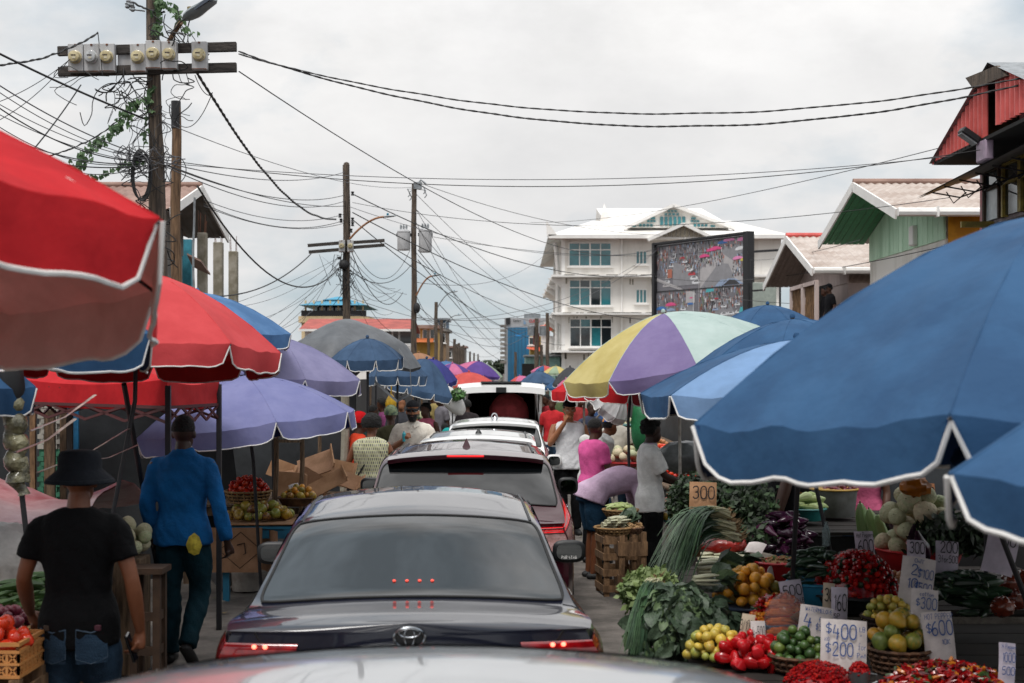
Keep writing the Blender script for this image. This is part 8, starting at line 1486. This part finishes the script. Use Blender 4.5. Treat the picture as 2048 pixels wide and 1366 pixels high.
def scallions(lab, root, tip, n, spread, droop, seed, whiten=.3, rad=.005, name='scallion_bundle', blunt=1):
 rr = random.Random(seed); root, tip = V(root), V(tip); gm = [mat('scallion green', '#4b6b47', rough=.45, var=.3, scale=15), mat('scallion dark green', '#37543a', rough=.45, var=.3, scale=15), mat('scallion white', '#c9c6a2', rough=.45, var=.15, scale=15), mat('scallion root', '#8a6f4d', rough=.9)]; d = tip - root; sd_ = d.cross(V((0, 0, 1))).normalized(); t = thing(name, lab, 'vegetable bundle', root)
 G_m, W_m, R_m = MB(), MB(), MB()
 for i in range(n):
  o1 = sd_ * rr.gauss(0, spread * .55) + V((0, 0, abs(rr.gauss(0, spread * .5)))); o2 = sd_ * rr.gauss(0, spread * 1.4) + V((0, 0, rr.gauss(0, spread * .5))); L_ = rr.uniform(.8, 1.12); pts = []
  for k in range(8): f = k / 7 * L_; q = root + d * f + o1 * (1 - f) + o2 * f; q.z += droop[0] * math.sin(min(f, 1) * PI) - droop[1] * max(0, f - .5) ** 2 * 4; pts.append(q)
  W_m.tube(pts[:3], [rad * 1.5, rad * 1.3, rad], 5); G_m.tube(pts[2:], [rad, rad * 1.1, rad * 1.1, rad, rad * .7, rad * .25], 4, mi=i % 2, flat=.6)
  if rr.random() < .7: R_m.tube([pts[0], pts[0] - d.normalized() * .03 + V((rr.gauss(0, .01),) * 3), pts[0] - d.normalized() * .05 + V((rr.gauss(0, .02),) * 3)], [rad * 1.5, rad, rad * .3], 4)
 for m, nm, mm in ((G_m, 'green_tops', gm[:2]), (W_m, 'white_stalks', gm[2]), (R_m, 'roots', gm[3])): tag(m.build(nm, mm, t), kind='stuff')
for k, (dx, dz, sd2) in enumerate(((0, 0, 1), (.02, .06, 2), (-.02, .1, 3))): scallions(['lowest scallion bundle under the 300 card', 'middle scallion bundle under the 300 card', 'topmost scallion bundle under the 300 card'][k], P(1470 - 12 * k, 1082 - 22 * k, 9.7), P(1322 + 10 * k, 1128 - 24 * k, 9.3), 150, .05, (.10, .16), 40 + k)
scallions('scallion tops hanging down towards the road left of the callaloo', P(1310, 1168, 8.6), P(1268, 1290, 8.2), 85, .03, (.12, .03), 50, rad=.0036)
bok = [mat('bok choy stalk', '#c6c5a8', rough=.4, var=.12, scale=9)]
def bok_choy(lab, c, yaw, s_, grp=None):
 t = thing('bok_choy', lab, 'bok choy', c, yaw, grp); rr = random.Random(int(c[0] * 1000)); m = MB()
 for k in range(6): a_ = k * 1.05; m.tube([(0, .02 * math.cos(a_), .02 * math.sin(a_) + .03), (.08 * s_ / .2, .028 * math.cos(a_), .03 * math.sin(a_) + .03), (.16 * s_ / .2, .035 * math.cos(a_), .035 * math.sin(a_) + .03)], [.018, .02, .008], 7, flat=.6)
 m.build('stalk', bok, t, local=True)
 for k in range(7): o = put('leaf', LV[k % 3], t, V((.14 * s_ / .2, .02 * math.cos(k), .03 + .02 * math.sin(k))), (rr.gauss(0, .4), rr.gauss(0, .5), -PI / 2 + rr.gauss(0, .35))); o.scale = (s_ * .8,) * 3
for i, (px, py, yw) in enumerate(((1398, 1112, .2), (1404, 1126, .0), (1392, 1132, -.1), (1410, 1104, .35), (1430, 1112, -.4), (1396, 1142, .1), (1448, 1116, -.5), (1388, 1160, .2))): bok_choy('white stalked bok choy laid on the stall beside the stake', Q(px, py + 10, .84), yw, .2, 'bok choy by the stake')
film = mat('crinkled cling film', '#b9c4bb', rough=.18, var=.35, scale=14, coat=.8, bump=1.0, bscale=26, col2='#5f7260', mixat=(.42, .6))
for i, (px, py, rz) in enumerate(((1436, 1140, -.12), (1428, 1166, .1))): q = Q(px, py, .84); m = MB(); m.ell(q, (.15, .08, .06), 26, 16, M=Matrix.Rotation(rz, 3, 'Z') , fn=lambda u: u * (1 + .12 * noise.noise(u * 6 + V((i, 0, 0))))); tag(m.build('wrapped_greens', film, loc=q), ['upper cling film bundle of greens behind the oranges', 'lower cling film bundle of greens behind the oranges'][i], 'wrapped greens')
m = MB(); q = P(1448, 1092, 10.2); m.ell(q, (.17, .12, .085), 22, 12, fn=lambda u: u * (1 + .12 * noise.noise(u * 4))); tag(m.build('red_bag', mat('red plastic bag', '#a82820', rough=.25, var=.4, scale=6, coat=.4, trans=.15, bump=.7, bscale=14), loc=q), 'crumpled red plastic bag under the scallion roots', 'bag')
m = MB(); q = P(1500, 1150, 10.3); m.ell(q, (.32, .2, .17), 22, 12, fn=lambda u: u * (1 + .06 * noise.noise(u * 3))); tag(m.build('sack', cloth_sack, loc=q), 'grey sackcloth bag behind the wrapped greens', 'sack')
herb = [mat('dark herb', '#26361f', rough=.6, trans=.1, var=.35), mat('herb green', '#3a5430', rough=.6, trans=.1, var=.35)]
def herbs(lab, c, r, n, lf, seed, ms=herb): m = MB(); crown(m, V(c), r, n, lf, random.Random(seed)); m.ell(c, tuple(x * .75 for x in r), 12, 8); return tag(m.build('herb_bunch', ms, loc=c, smooth=False), lab, 'herbs', kind='stuff')
herbs('light green feathery celery tops at the road edge of the callaloo', P(1296, 1178, 8.7), (.17, .16, .12), 1700, .028, 9, [mat('celery green', '#7f9657', rough=.6, trans=.15, var=.3), mat('celery pale green', '#97ab6c', rough=.6, trans=.15, var=.3)]); herbs('dark feathery thyme heap behind the 300 card', P(1400, 985, 11.2), (.24, .2, .16), 1500, .025, 1); herbs('dark parsley heap right of the 300 card', P(1480, 1010, 10.8), (.28, .2, .16), 1500, .03, 2); herbs('shaded herb heap beside the eggplants', P(1505, 1075, 10.6), (.2, .18, .14), 900, .03, 3); herbs('tall feathery herbs in front of the grey polo man', P(1370, 1010, 11.8), (.16, .2, .2), 1200, .025, 4); herbs('dark okra and greens behind the cards at right', P(1920, 1065, 10.4), (.36, .25, .12), 1200, .04, 5)
# --- middle distance, right row
c = Q(1241, 1032, .78); basket('flat basket of pale squash by the grey polo man', c, .17, .05, wick_p); pile('squash', 'squash', 'small green squash in the flat basket', 'squash', 'squash in the flat basket', c + V((0, 0, .04)), .14, .12, .06, .05, 26, lie=2, seed=20)
c = Q(1226, 1068, .68); basket('flat basket of bok choy on the wooden crate', c, .17, .05, wick_p)
for i in range(7): bok_choy('white and green bok choy in the flat basket', c + V((-.1 + .03 * i, -.02 * (i % 3), .05 + .025 * (i % 3))), .4 + .1 * i, .2, 'bok choy in the flat basket')
c = Q(1258, 1066, .68); basket('small flat basket of ginger on the crate', c, .13, .04, wick); pile('ginger', 'ginger', 'knobbly ginger root in the small basket', 'ginger', 'ginger in the small basket', c + V((0, 0, .03)), .11, .1, .05, .045, 30, lie=1.8, seed=21)
def crate(lab, c, sx, sy, sz, yaw, m_=wood_pale, nz=4):
 t = thing('wooden_crate', lab, 'crate', c, yaw)
 for x in (-1, 1):
  for y in (-1, 1): MB().box((x * (sx / 2 - .025), y * (sy / 2 - .025), sz / 2), (.05, .05, sz)).build('corner_post', m_, t, local=True, smooth=False)
 for j in range(nz):
  z = sz * (j + .5) / nz
  for y in (-1, 1): MB().box((0, y * (sy / 2 + .006), z), (sx, .012, sz / nz * .42)).build('slat', m_, t, local=True, smooth=False)
  for x in (-1, 1): MB().box((x * (sx / 2 + .006), 0, z), (.012, sy, sz / nz * .42)).build('slat', m_, t, local=True, smooth=False)
 return t
crate('slatted wooden crate on end under the bok choy basket', (P(1232, 0, 14).x, 14.0, 0), .32, .4, .62, .15); crate('second wooden crate beside grey polo man', (P(1262, 0, 13.8).x, 13.85, 0), .26, .36, .64, .05, nz=2)
def far_goods():
 rr = random.Random(77)
 spec = [('tomato', TOM, 1365, 958, .75, .3, .2, .12, .06, 60), ('tomato', TOM, 1410, 968, .75, .2, .2, .1, .06, 40), ('carrot', CARR, 1245, 884, .95, .12, .12, .05, .05, 26), ('cabbage', CAB, 1250, 925, .85, .3, .3, .12, .15, 20), ('tomato', TOM, 1250, 960, .8, .14, .2, .06, .06, 24), ('pumpkin', None, 1228, 868, 1.0, 0, 0, 0, 0, 0), ('cabbage', CAB, 1225, 850, 1.0, .4, .5, .2, .16, 26), ('onion', ONI, 1378, 998, .7, .25, .2, .1, .06, 40), ('garlic', GAR, 1375, 1012, .72, .25, .14, .04, .045, 60), ('tomato', TOM, 1372, 1026, .7, .2, .12, .06, .055, 30), ('papaya', GUAVA, 1374, 1042, .66, .24, .14, .08, .07, 30)]
 for i, (k, m_, px, py, z, a, b, h, s_, n) in enumerate(spec):
  if not n: continue
  c = Q(px, py, z); word = ['ripe', 'glossy', 'orange', 'round', 'small', '', 'pale', 'brown', 'white', 'red', 'greenish'][i]; plc = ['behind the grey polo man', 'under the huge blue umbrella edge', 'in the bowl beyond the pink woman', 'on the table beyond the lilac woman', 'in front of the pink woman', '', 'far up the right row', 'left of the thyme heap', 'in the flat box by the polo man', 'in the low box by the polo man', 'in the lowest box by the polo man'][i]
  pile(k, k, f'{word} {k} {plc}', k, f'{k} heap {plc}', c, a, b, h, s_, n, lie=3 if k == 'carrot' else False, seed=60 + i); basin(f'shallow tray under the {word} {k} heap {plc}', c - V((0, 0, .05)), max(a, b) * 1.05, .06, [wood_old, black_p, teal_p, red_p][i % 4], 'tray', 'tray')
 c = Q(1228, 872, 1.0); m = MB(); m.ell(c, (.16, .05, .15), 18, 12); t = tag(m.build('pumpkin', mat('pumpkin flesh', '#d98a2c', rough=.5, var=.2), loc=c), 'cut orange pumpkin half beyond the white t-shirt person', 'pumpkin')
 q = P(1285, 850, 17.0); m = MB(); m.ell(q, (.14, .16, .34), 18, 14, fn=lambda u: u * (1 + .09 * noise.noise(u * 4))); tag(m.build('green_sack', mat('green woven sack', '#1e7a48', rough=.6, var=.25, bump=.4, bscale=30), loc=q - V((0, 0, .34))), 'tall bright green sack behind the curly haired man', 'sack')
 q = P(1370, 915, 14.6); m = MB(); m.ell(q, (.3, .2, .17), 18, 12, fn=lambda u: u * (1 + .13 * noise.noise(u * 3))); tag(m.build('plastic_sheet', mat('cloudy plastic', '#8d9090', rough=.3, var=.3, bump=.6, bscale=12), loc=q), 'cloudy plastic sheet over boxes behind polo man', 'sheet')
 for i in range(46):
  y = 18.5 + i * .55; s_ = 1 if i % 3 else -1; x = (2.2 if s_ > 0 else -2.35) + rr.uniform(-.25, .45) * s_; kk = rr.choice(['tomato', 'cabbage', 'orange', 'lime', 'onion', 'papaya']); c = V((x, y, .82)); mm = {'tomato': TOM, 'cabbage': CAB, 'orange': ORG, 'lime': LIME, 'onion': ONI, 'papaya': GUAVA}[kk]
  m = MB(); r_ = {'cabbage': .09}.get(kk, .04)
  for j in range(26): a_ = rr.uniform(0, 6.28); q = math.sqrt(rr.random()); m.ell(c + V((.22 * q * math.cos(a_), .22 * q * math.sin(a_), .16 * (1 - q * q))), (r_,) * 3, 7, 5)
  tag(m.build('produce_heap', mm, loc=c), f'small distant heap of {kk} on the {"right" if s_ > 0 else "left"} row', 'produce', f'distant {kk} heaps on the {"right" if s_ > 0 else "left"}', kind='stuff')
 table('long low table of the left row', -3.0, -2.1, 20, 44, .78)
 table('long low table of the right row', 2.0, 3.2, 23.2, 44, .78)
far_goods()
# ---------------- left hand stalls ----------------
c = Q(512, 1046, .74); table('mango table covered with cardboard beside the man in blue', c.x - .32, c.x + .36, c.y - .1, c.y + .75, .72, blue_p)
m = MB(); m.box(c + V((.02, .3, .0)), (.74, .86, .012), rz=.04); tag(m.build('cardboard_sheet', cardd, loc=c), 'flat cardboard sheet under the mangoes', 'cardboard')
pile('mango', 'mango', 'green, purple or yellow mango on the cardboard covered table', 'mango', 'mangoes on the cardboard', c + V((-.02, .26, .006)), .3, .26, .1, .098, 40, seed=70)
b = thing('cardboard_box', 'open brown cardboard box with printed diamond under the mango table', 'box', (c.x - .28, c.y - .25, .28)); m = MB(); q = V((c.x - .17, c.y - .14, .50)); m.box(q, (.5, .03, .42), M=Matrix.Rotation(R(-8), 3, 'X')); m.box(q + V((.3, .12, -.02)), (.03, .4, .4), rz=.5); m.build('side_wall', cardb, b, smooth=False)
m = MB(); q2 = q + V((.05, -.018, 0)); dm = [V((0, 0, .17)), V((.2, 0, 0)), V((0, 0, -.17)), V((-.2, 0, 0)), V((0, 0, .17))]; m.tube([q2 + Matrix.Rotation(R(-8), 3, 'X') @ x for x in dm], .0035, 4); m.tube([q2 + V((-.03, -.004, .05)), q2 + V((.04, -.004, .07)), q2 + V((.05, 0, -.03)), q2 + V((0, .004, -.06))], .006, 5); m.build('printed_mark', mat('box print', '#3d2b20', rough=.9), b)
q = Q(492, 1180, 0.02); basin('dirty white paint bucket with teal sticker under the mango table', q, .15, .32, mat('dirty white plastic', '#b5aea6', rough=.6, scale=5, col2='#8a8078'), 'bucket', 'bucket', fl=1.12); q = q + V((-.24, .1, .22)); m = MB(); m.ell(q, (.16, .15, .22), 18, 12, fn=lambda u: u * (1 + .15 * noise.noise(u * 3))); tag(m.build('rubbish_bag', mat('grey plastic bag', '#8f8d90', rough=.35, var=.3, bump=.7, bscale=16), loc=q - V((0, 0, .22))), 'crumpled grey plastic bag beside the bucket', 'bag')
c2 = Q(496, 1005, .9); basket('wicker basket of dark red tomatoes left of the posts', c2, .22, .1, wick_p); pile('tomato', 'tomato', 'dark red tomato in the wicker basket', 'tomato', 'tomatoes in the wicker basket', c2 + V((0, 0, .08)), .19, .17, .14, .062, 60, seed=71)
c3 = Q(596, 1010, .85); basin('brown bowl of oranges and green mangoes by the sedan', c3, .2, .08, wick, 'bowl', 'bowl'); pile('orange', 'orange', 'bright orange in the brown bowl', 'orange', 'oranges in the brown bowl', c3 + V((.02, 0, .07)), .13, .12, .08, .07, 14, seed=72); pile('mango', 'mango', 'green mango in the brown bowl', 'mango', 'mangoes in the brown bowl', c3 + V((.0, -.06, .05)), .17, .1, .03, .08, 8, seed=73)
table('dark table behind the mangoes', -3.4, -1.9, 14.6, 16.2, .82)
rr = random.Random(5)
for i, (px, py, d, sx, sy, ax, az, lb) in enumerate(((632, 930, 16.0, .42, .36, 28, -20, 'large cardboard flap tilted against the left post'), (672, 945, 16.2, .4, .3, 60, 12, 'open cardboard box side right of the posts'), (625, 968, 15.7, .34, .26, 70, 30, 'torn cardboard strip low behind the posts'), (655, 966, 15.6, .44, .18, 50, -28, 'long cardboard piece sloping to the sedan'), (690, 958, 15.8, .36, .2, 40, 20, 'folded cardboard piece nearest the patterned woman'), (578, 975, 15.4, .36, .34, 85, 4, 'closed brown carton behind the price paper'), (600, 940, 16.4, .5, .2, 15, -6, 'flat cardboard sheet behind the carton'), (563, 940, 16.4, .3, .22, 60, 20, 'small cardboard flap left of the posts'))):
 q = P(px, py, d); M_ = Matrix.Rotation(R(az), 3, 'Y') @ Matrix.Rotation(R(ax - 90 + 10), 3, 'X'); t = thing('cardboard_piece', lb, 'cardboard', q); m = MB(); m.box(q, (sx, .012, sy), M=M_); m.build('sheet', [cardb, cardd][i % 2], t, smooth=False); m = MB(); m.box(q + M_ @ V((sx * .5, -.04, 0)), (.012, .09, sy * .96), M=M_ @ Matrix.Rotation(R(25), 3, 'Z')); m.build('folded_edge', cardd, t, smooth=False)
sign('grey price paper leaning by the carton', 580, 965, 600, 990, 14.9, [('IIII', .2, .3, .5)], card, roll=-25, lean=20, name='price_paper')
for i, (px, p0, p1, d, r, lb) in enumerate(((552, 872, 1000, 14.4, .026, 'rough wooden post left of pair under lilac umbrella'), (604, 876, 985, 14.6, .024, 'rough wooden post right of pair under lilac umbrella'), (639, 862, 930, 16.5, .022, 'thin wooden post behind the cardboard heap'), (690, 780, 960, 17.2, .05, 'pale concrete post at the corner of the dark tarpaulin'))):
 a, b2 = P(px, p0, d), P(px - 2, p1, d); tag(MB().tube([(b2.x, d, 0), b2, a.lerp(b2, .5) + V((.01, 0, 0)), a + V((0, 0, .1))], r, 8).build('wooden_post', concrete if i == 3 else wood_old, loc=(b2.x, d, 0)), lb, 'post')
tag(MB().bar(P(552, 882, 14.4), P(606, 882, 14.6), .03, .03).build('cross_rail', wood_old, loc=P(552, 882, 14.4)), 'wooden rail joining two rough posts', 'rail')
m = MB(); q = P(782, 806, 21); m.ell(q, (.085, .07, .13), 16, 12, fn=lambda u: V((u.x * (1 - .35 * max(0, u.z)), u.y, u.z)) * (1 + .1 * noise.noise(u * 3))); m.tube([q + V((0, 0, .12)), q + V((.01, 0, .3))], .01, 5); tag(m.build('hanging_bag', mat('yellow plastic bag', '#d6ad2e', rough=.35, trans=.3, var=.25, scale=8), loc=q), 'yellow plastic bag hanging in the left stall row', 'bag')
t = thing('greens_sack', 'white sack stuffed with greens held beside the open van', 'sack', P(905, 800, 26)); q = P(903, 800, 26); M_ = Matrix.Rotation(R(38), 3, 'Y'); MB().ell(q, (.17, .18, .34), 18, 14, M=M_ @ Matrix.Rotation(R(-80), 3, 'Y'), fn=lambda u: u * (1 + .07 * noise.noise(u * 4))).build('sack', mat('white sack', '#d3d0cc', rough=.6, var=.12), t)
m = MB(); crown(m, P(915, 789, 25.8), (.14, .1, .1), 260, .05, random.Random(3)); tag(m.build('greens', [mat('sack greens', '#4f7a3a', rough=.5), herb[1]], t, smooth=False), kind='stuff')
# far left foreground
q = Q(-38, 1342, .75); t = thing('plastic_crate', 'orange plastic crate with cut out pattern full of tomatoes at left edge', 'crate', q - V((0, 0, .0)), 0); op = mat('orange crate plastic', '#c98a4e', rough=.5, var=.12)
hz, hx, hy = .16, .24, .17
for (cx, cy, lx, ly) in ((0, -hy, 2 * hx, .012), (0, hy, 2 * hx, .012), (-hx, 0, .012, 2 * hy), (hx, 0, .012, 2 * hy)):
 m = MB(); hor = lx > ly; n = 9 if hor else 6; LL = lx if hor else ly
 for zz, h_ in ((.008, .016), (hz * .42, .012), (hz * .78, .014), (hz, .018)): m.box((cx, cy, zz), (lx + .012, ly + .012 if not hor else .016, h_) if hor else (.016, ly + .012, h_))
 for k in range(n + 1):
  u = -LL / 2 + LL * k / n; m.box((cx + (u if hor else 0), cy + (0 if hor else u), hz * .4), (.012, .012, hz * .8))
  if k < n:
   for zz in (hz * .22, hz * .6):
    uu = u + LL / n / 2
    for s_ in (-1, 1): A = V((cx + ((uu - .02) if hor else 0), cy + (0 if hor else uu - .02), zz - .022 * s_)); B = V((cx + ((uu + .02) if hor else 0), cy + (0 if hor else uu + .02), zz + .022 * s_)); m.bar(A, B, .008, .008)
 m.build('side_wall', op, t, local=True, smooth=False)
MB().box((0, 0, .004), (2 * hx, 2 * hy, .008)).build('floor', op, t, local=True, smooth=False); MB().box((.02, -hy - .01, hz * .96), (.14, .012, .03), ch=.004).build('handle_slot', dark_in, t, local=True)
pile('tomato', 'tomato', 'large orange red tomato in the orange crate', 'tomato', 'tomatoes in the orange crate', q + V((0, 0, .10)), .225, .16, .12, .078, 46, seed=80)
crate('wooden pallet crate under the tomato crate at left edge', (q.x, q.y, 0), .5, .38, .745, 0, nz=5)
q = Q(-25, 1290, .70); basket('wicker basket of dark beetroot at the left edge', q + V((-.02, .25, -.05)), .2, .1, wick_p); pile('beetroot', 'red_onion', 'dark purple beetroot in the left basket', 'beetroot', 'beetroots in the left basket', q + V((-.02, .25, .04)), .16, .15, .08, .07, 30, seed=81)
q = Q(18, 1268, .68) + V((0, .35, 0)); table('left edge table under plantains and tomatoes', -3.9, -2.78, 7.6, 9.4, .62); pile('plantain', 'plantain', 'green plantain in the bunch at the left edge', 'plantain', 'plantains at the left edge', q, .24, .2, .24, .075, 46, lie=3.1, seed=82)
q = Q(88, 1225, .72) + V((0, .2, 0)); pile('banana', 'banana', 'ripe yellow banana beside the black t-shirt man', 'banana', 'ripe bananas', q, .07, .06, .07, .05, 12, lie=3.2, seed=83)
q = P(18, 1130, 9.2); m = MB(); m.ell(q, (.26, .22, .27), 24, 16, fn=lambda u: u * (1 + .12 * noise.noise(u * 2.6) + .05 * noise.noise(u * 7))); tag(m.build('white_sack', mat('white plastic sack', '#c9c5c2', rough=.45, var=.2, scale=4, bump=.7, bscale=16, trans=.2), loc=q - V((0, 0, .27))), 'bulging white plastic sack left of man in bucket hat', 'sack')
# red clear tarp heap
G = []; m = MB()
for i in range(31):
 x = -4.9 + 1.95 * i / 30; row = []
 for j in range(13):
  y = 9.6 + 2.0 * j / 12; f = j / 12; z = .95 + .62 * math.sin(PI * min(1, f * .75 + .1)) * (.72 + .28 * math.sin(i * .19 + .4)) + .05 * noise.noise(V((x * 3, y * 3, 0))) + .02 * noise.noise(V((x * 9, y * 9, 2))); row.append(V((x, y, z if j else .55)))
 G.append(row)
m.grid(G); m.grid([[p_ - V((0, 0, .01)) for p_ in r] for r in G][::-1]); tag(m.build('red_tarp', mat('dusty red plastic sheet', '#93424a', rough=.4, scale=2.2, col2='#b98a8c', coat=.25, bump=.4, bscale=10, trans=.1), loc=(-3.4, 10, .6)), 'dusty red plastic sheet over a stall behind man in hat', 'tarpaulin')
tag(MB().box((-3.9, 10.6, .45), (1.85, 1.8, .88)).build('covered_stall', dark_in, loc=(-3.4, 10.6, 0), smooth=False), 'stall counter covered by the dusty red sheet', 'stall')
pts = [P(20, 790, 8.9), P(24, 830, 8.9), P(32, 870, 8.9), P(36, 900, 8.9), P(38, 930, 8.9), P(41, 965, 8.9), P(44, 990, 8.9)]; t = thing('wrapped_pole', 'leaning black pole wrapped in crumpled clear plastic at the left edge', 'pole', (P(60, 0, 8.9).x, 8.9, 0))
m = MB(); n = 30; PP = [pts[0].lerp(pts[-1], i / n) + V((.015 * math.sin(i * .9), 0, 0)) for i in range(n + 1)]; m.tube(PP, [(.047 + .03 * abs(math.sin(i * .55)) + .01 * noise.noise(V((i, 0, 0)))) * (1 if i < n - 3 else .6) for i in range(n + 1)], 14); m.build('plastic_wrap', mat('dirty plastic wrap', '#8f8a6a', rough=.25, scale=9, col2='#4d4a3a', coat=.5, bump=1, bscale=30), t); MB().tube([pts[0] + V((-.06, 0, .3)), pts[-1], (pts[-1].x + .16, 8.9, .0)], .018, 8).build('pole', pole_black, t)
MB().lathe([(.09, 0), (.105, .06), (.09, .18), (.06, .2)], pts[0] + V((-.01, 0, -.02)), 12).build('dark_collar', cable, t)
for i, (a, b2, r, lb) in enumerate(((P(60, 862, 7.5), P(190, 790, 8.6), .012, 'upper stretched plastic strip from the wrapped pole'), (P(30, 905, 7.5), P(150, 838, 8.6), .014, 'middle stretched plastic strip from the wrapped pole'), (P(75, 945, 8), P(262, 855, 10), .01, 'long pale plastic strip tied to the slanted pole'), (P(150, 925, 8.6), P(275, 890, 10), .009, 'short pale plastic strip tied to the slanted pole'))): tag(MB().tube([a, a.lerp(b2, .5) - V((0, 0, .03)), b2], [r, r * .6, r], 6, flat=.3).build('plastic_strip', mat('stretched plastic', '#a0958c', rough=.3, var=.3, coat=.4), loc=a), lb, 'strip')
a, b2 = P(248, 768, 10.2), P(292, 1010, 10.8); tag(MB().tube([a, b2, b2 + (b2 - a) * .6], .02, 8).build('slanted_pole', pole_black, loc=b2), 'slanted black pole beside the man in blue', 'pole')
# wall, posts and sheet behind the left tent
t = thing('brick_wall', 'brick wall painted white above and green below behind the tent', 'wall', (-4.72, 14, 0)); W0 = P(78, 0, 14).x; W1 = P(118, 0, 14).x
for nm, z0, z1, mm in (('upper_half', 1.42, 2.1, mat('white painted brick', '#a8a49b', rough=.9)), ('lower_half', .7, 1.42, mat('green painted brick', '#3f7a5f', rough=.9))):
 bk = [MB().box((0, 0, 0), (.052, .03, .028), ch=.003).mesh('brick', mm) for _ in (0,)]
 MB().box(((W0 + W1) / 2, 14.03, (z0 + z1) / 2), (W1 - W0, .04, z1 - z0)).build(nm, mm, t, smooth=False)
 rows = int((z1 - z0) / .05)
 m = MB()
 for r_ in range(rows):
  for k in range(3): m.box((W0 + (W1 - W0) * (k + .5 * (r_ % 2) + .3) / 3, 14.0, z0 + .05 * (r_ + .5)), ((W1 - W0) / 3 - .006, .03, .044))
 tag(m.build('bricks', mm, t, smooth=False), kind='stuff')
for i, (px, d, p0, mm, lb, ww) in enumerate(((100, 13.6, 820, wood_old, 'broad wooden board leaning on the brick wall', .1), (127, 13.8, 800, wood_old, 'grey board in front of the blue sheet', .06), (66, 13.5, 820, wood_pale, 'pale board left of the brick wall', .05), (140, 13.4, 830, mat('dark board', '#35302c', var=.2), 'dark board right of the blue sheet', .05))): a = P(px, p0, d); tag(MB().box((a.x, d, a.z / 2), (ww, .04, a.z)).build('board', mm, loc=(a.x, d, 0), smooth=False), lb, 'board')
a = P(132, 820, 14.4); tag(MB().box((a.x, 14.4, 1.3), (.26, .03, 1.5)).build('blue_sheet', mat('blue plastic sheet', '#1f6f9c', rough=.5, var=.25, bump=.4, bscale=12), loc=(a.x, 14.4, .5), smooth=False), 'bright blue sheet hanging behind the boards', 'sheet')
def stool(lab, c, w_, h, m_):
 t = thing('wooden_stool', lab, 'stool', c)
 for x in (-1, 1):
  for y in (-1, 1): MB().box((x * w_ / 2, y * w_ / 2, h / 2), (.05, .05, h)).build('leg', m_, t, local=True, smooth=False)
 m = MB(); m.box((0, 0, h), (w_ + .1, w_ + .1, .04)); m.build('seat', m_, t, local=True, smooth=False); m = MB()
 for z in (h * .3, h * .6): m.box((0, -w_ / 2, z), (w_, .03, .06)); m.box((w_ / 2, 0, z), (.03, w_, .06))
 m.build('stretcher', m_, t, local=True, smooth=False)
stool('tall wooden stand between the two walking men', (P(297, 0, 10.0).x, 10.0, 0), .16, .8, mat('brown stand wood', '#4a3526', rough=.8, var=.25)); c = V((P(262, 0, 10.2).x, 10.2, .86)); pile('lettuce', 'cabbage', 'pale green lettuce head by the tall stand', 'lettuce', 'lettuces by the stand', c + V((-.05, .1, 0)), .16, .14, .2, .13, 16, seed=90)
tag(MB().box(c + V((-.05, .1, -.43)), (.26, .3, .84), ch=.01).build('lettuce_crate', wood_old, loc=c - V((0, 0, .86)), smooth=False), 'tall crate under the lettuces', 'crate')
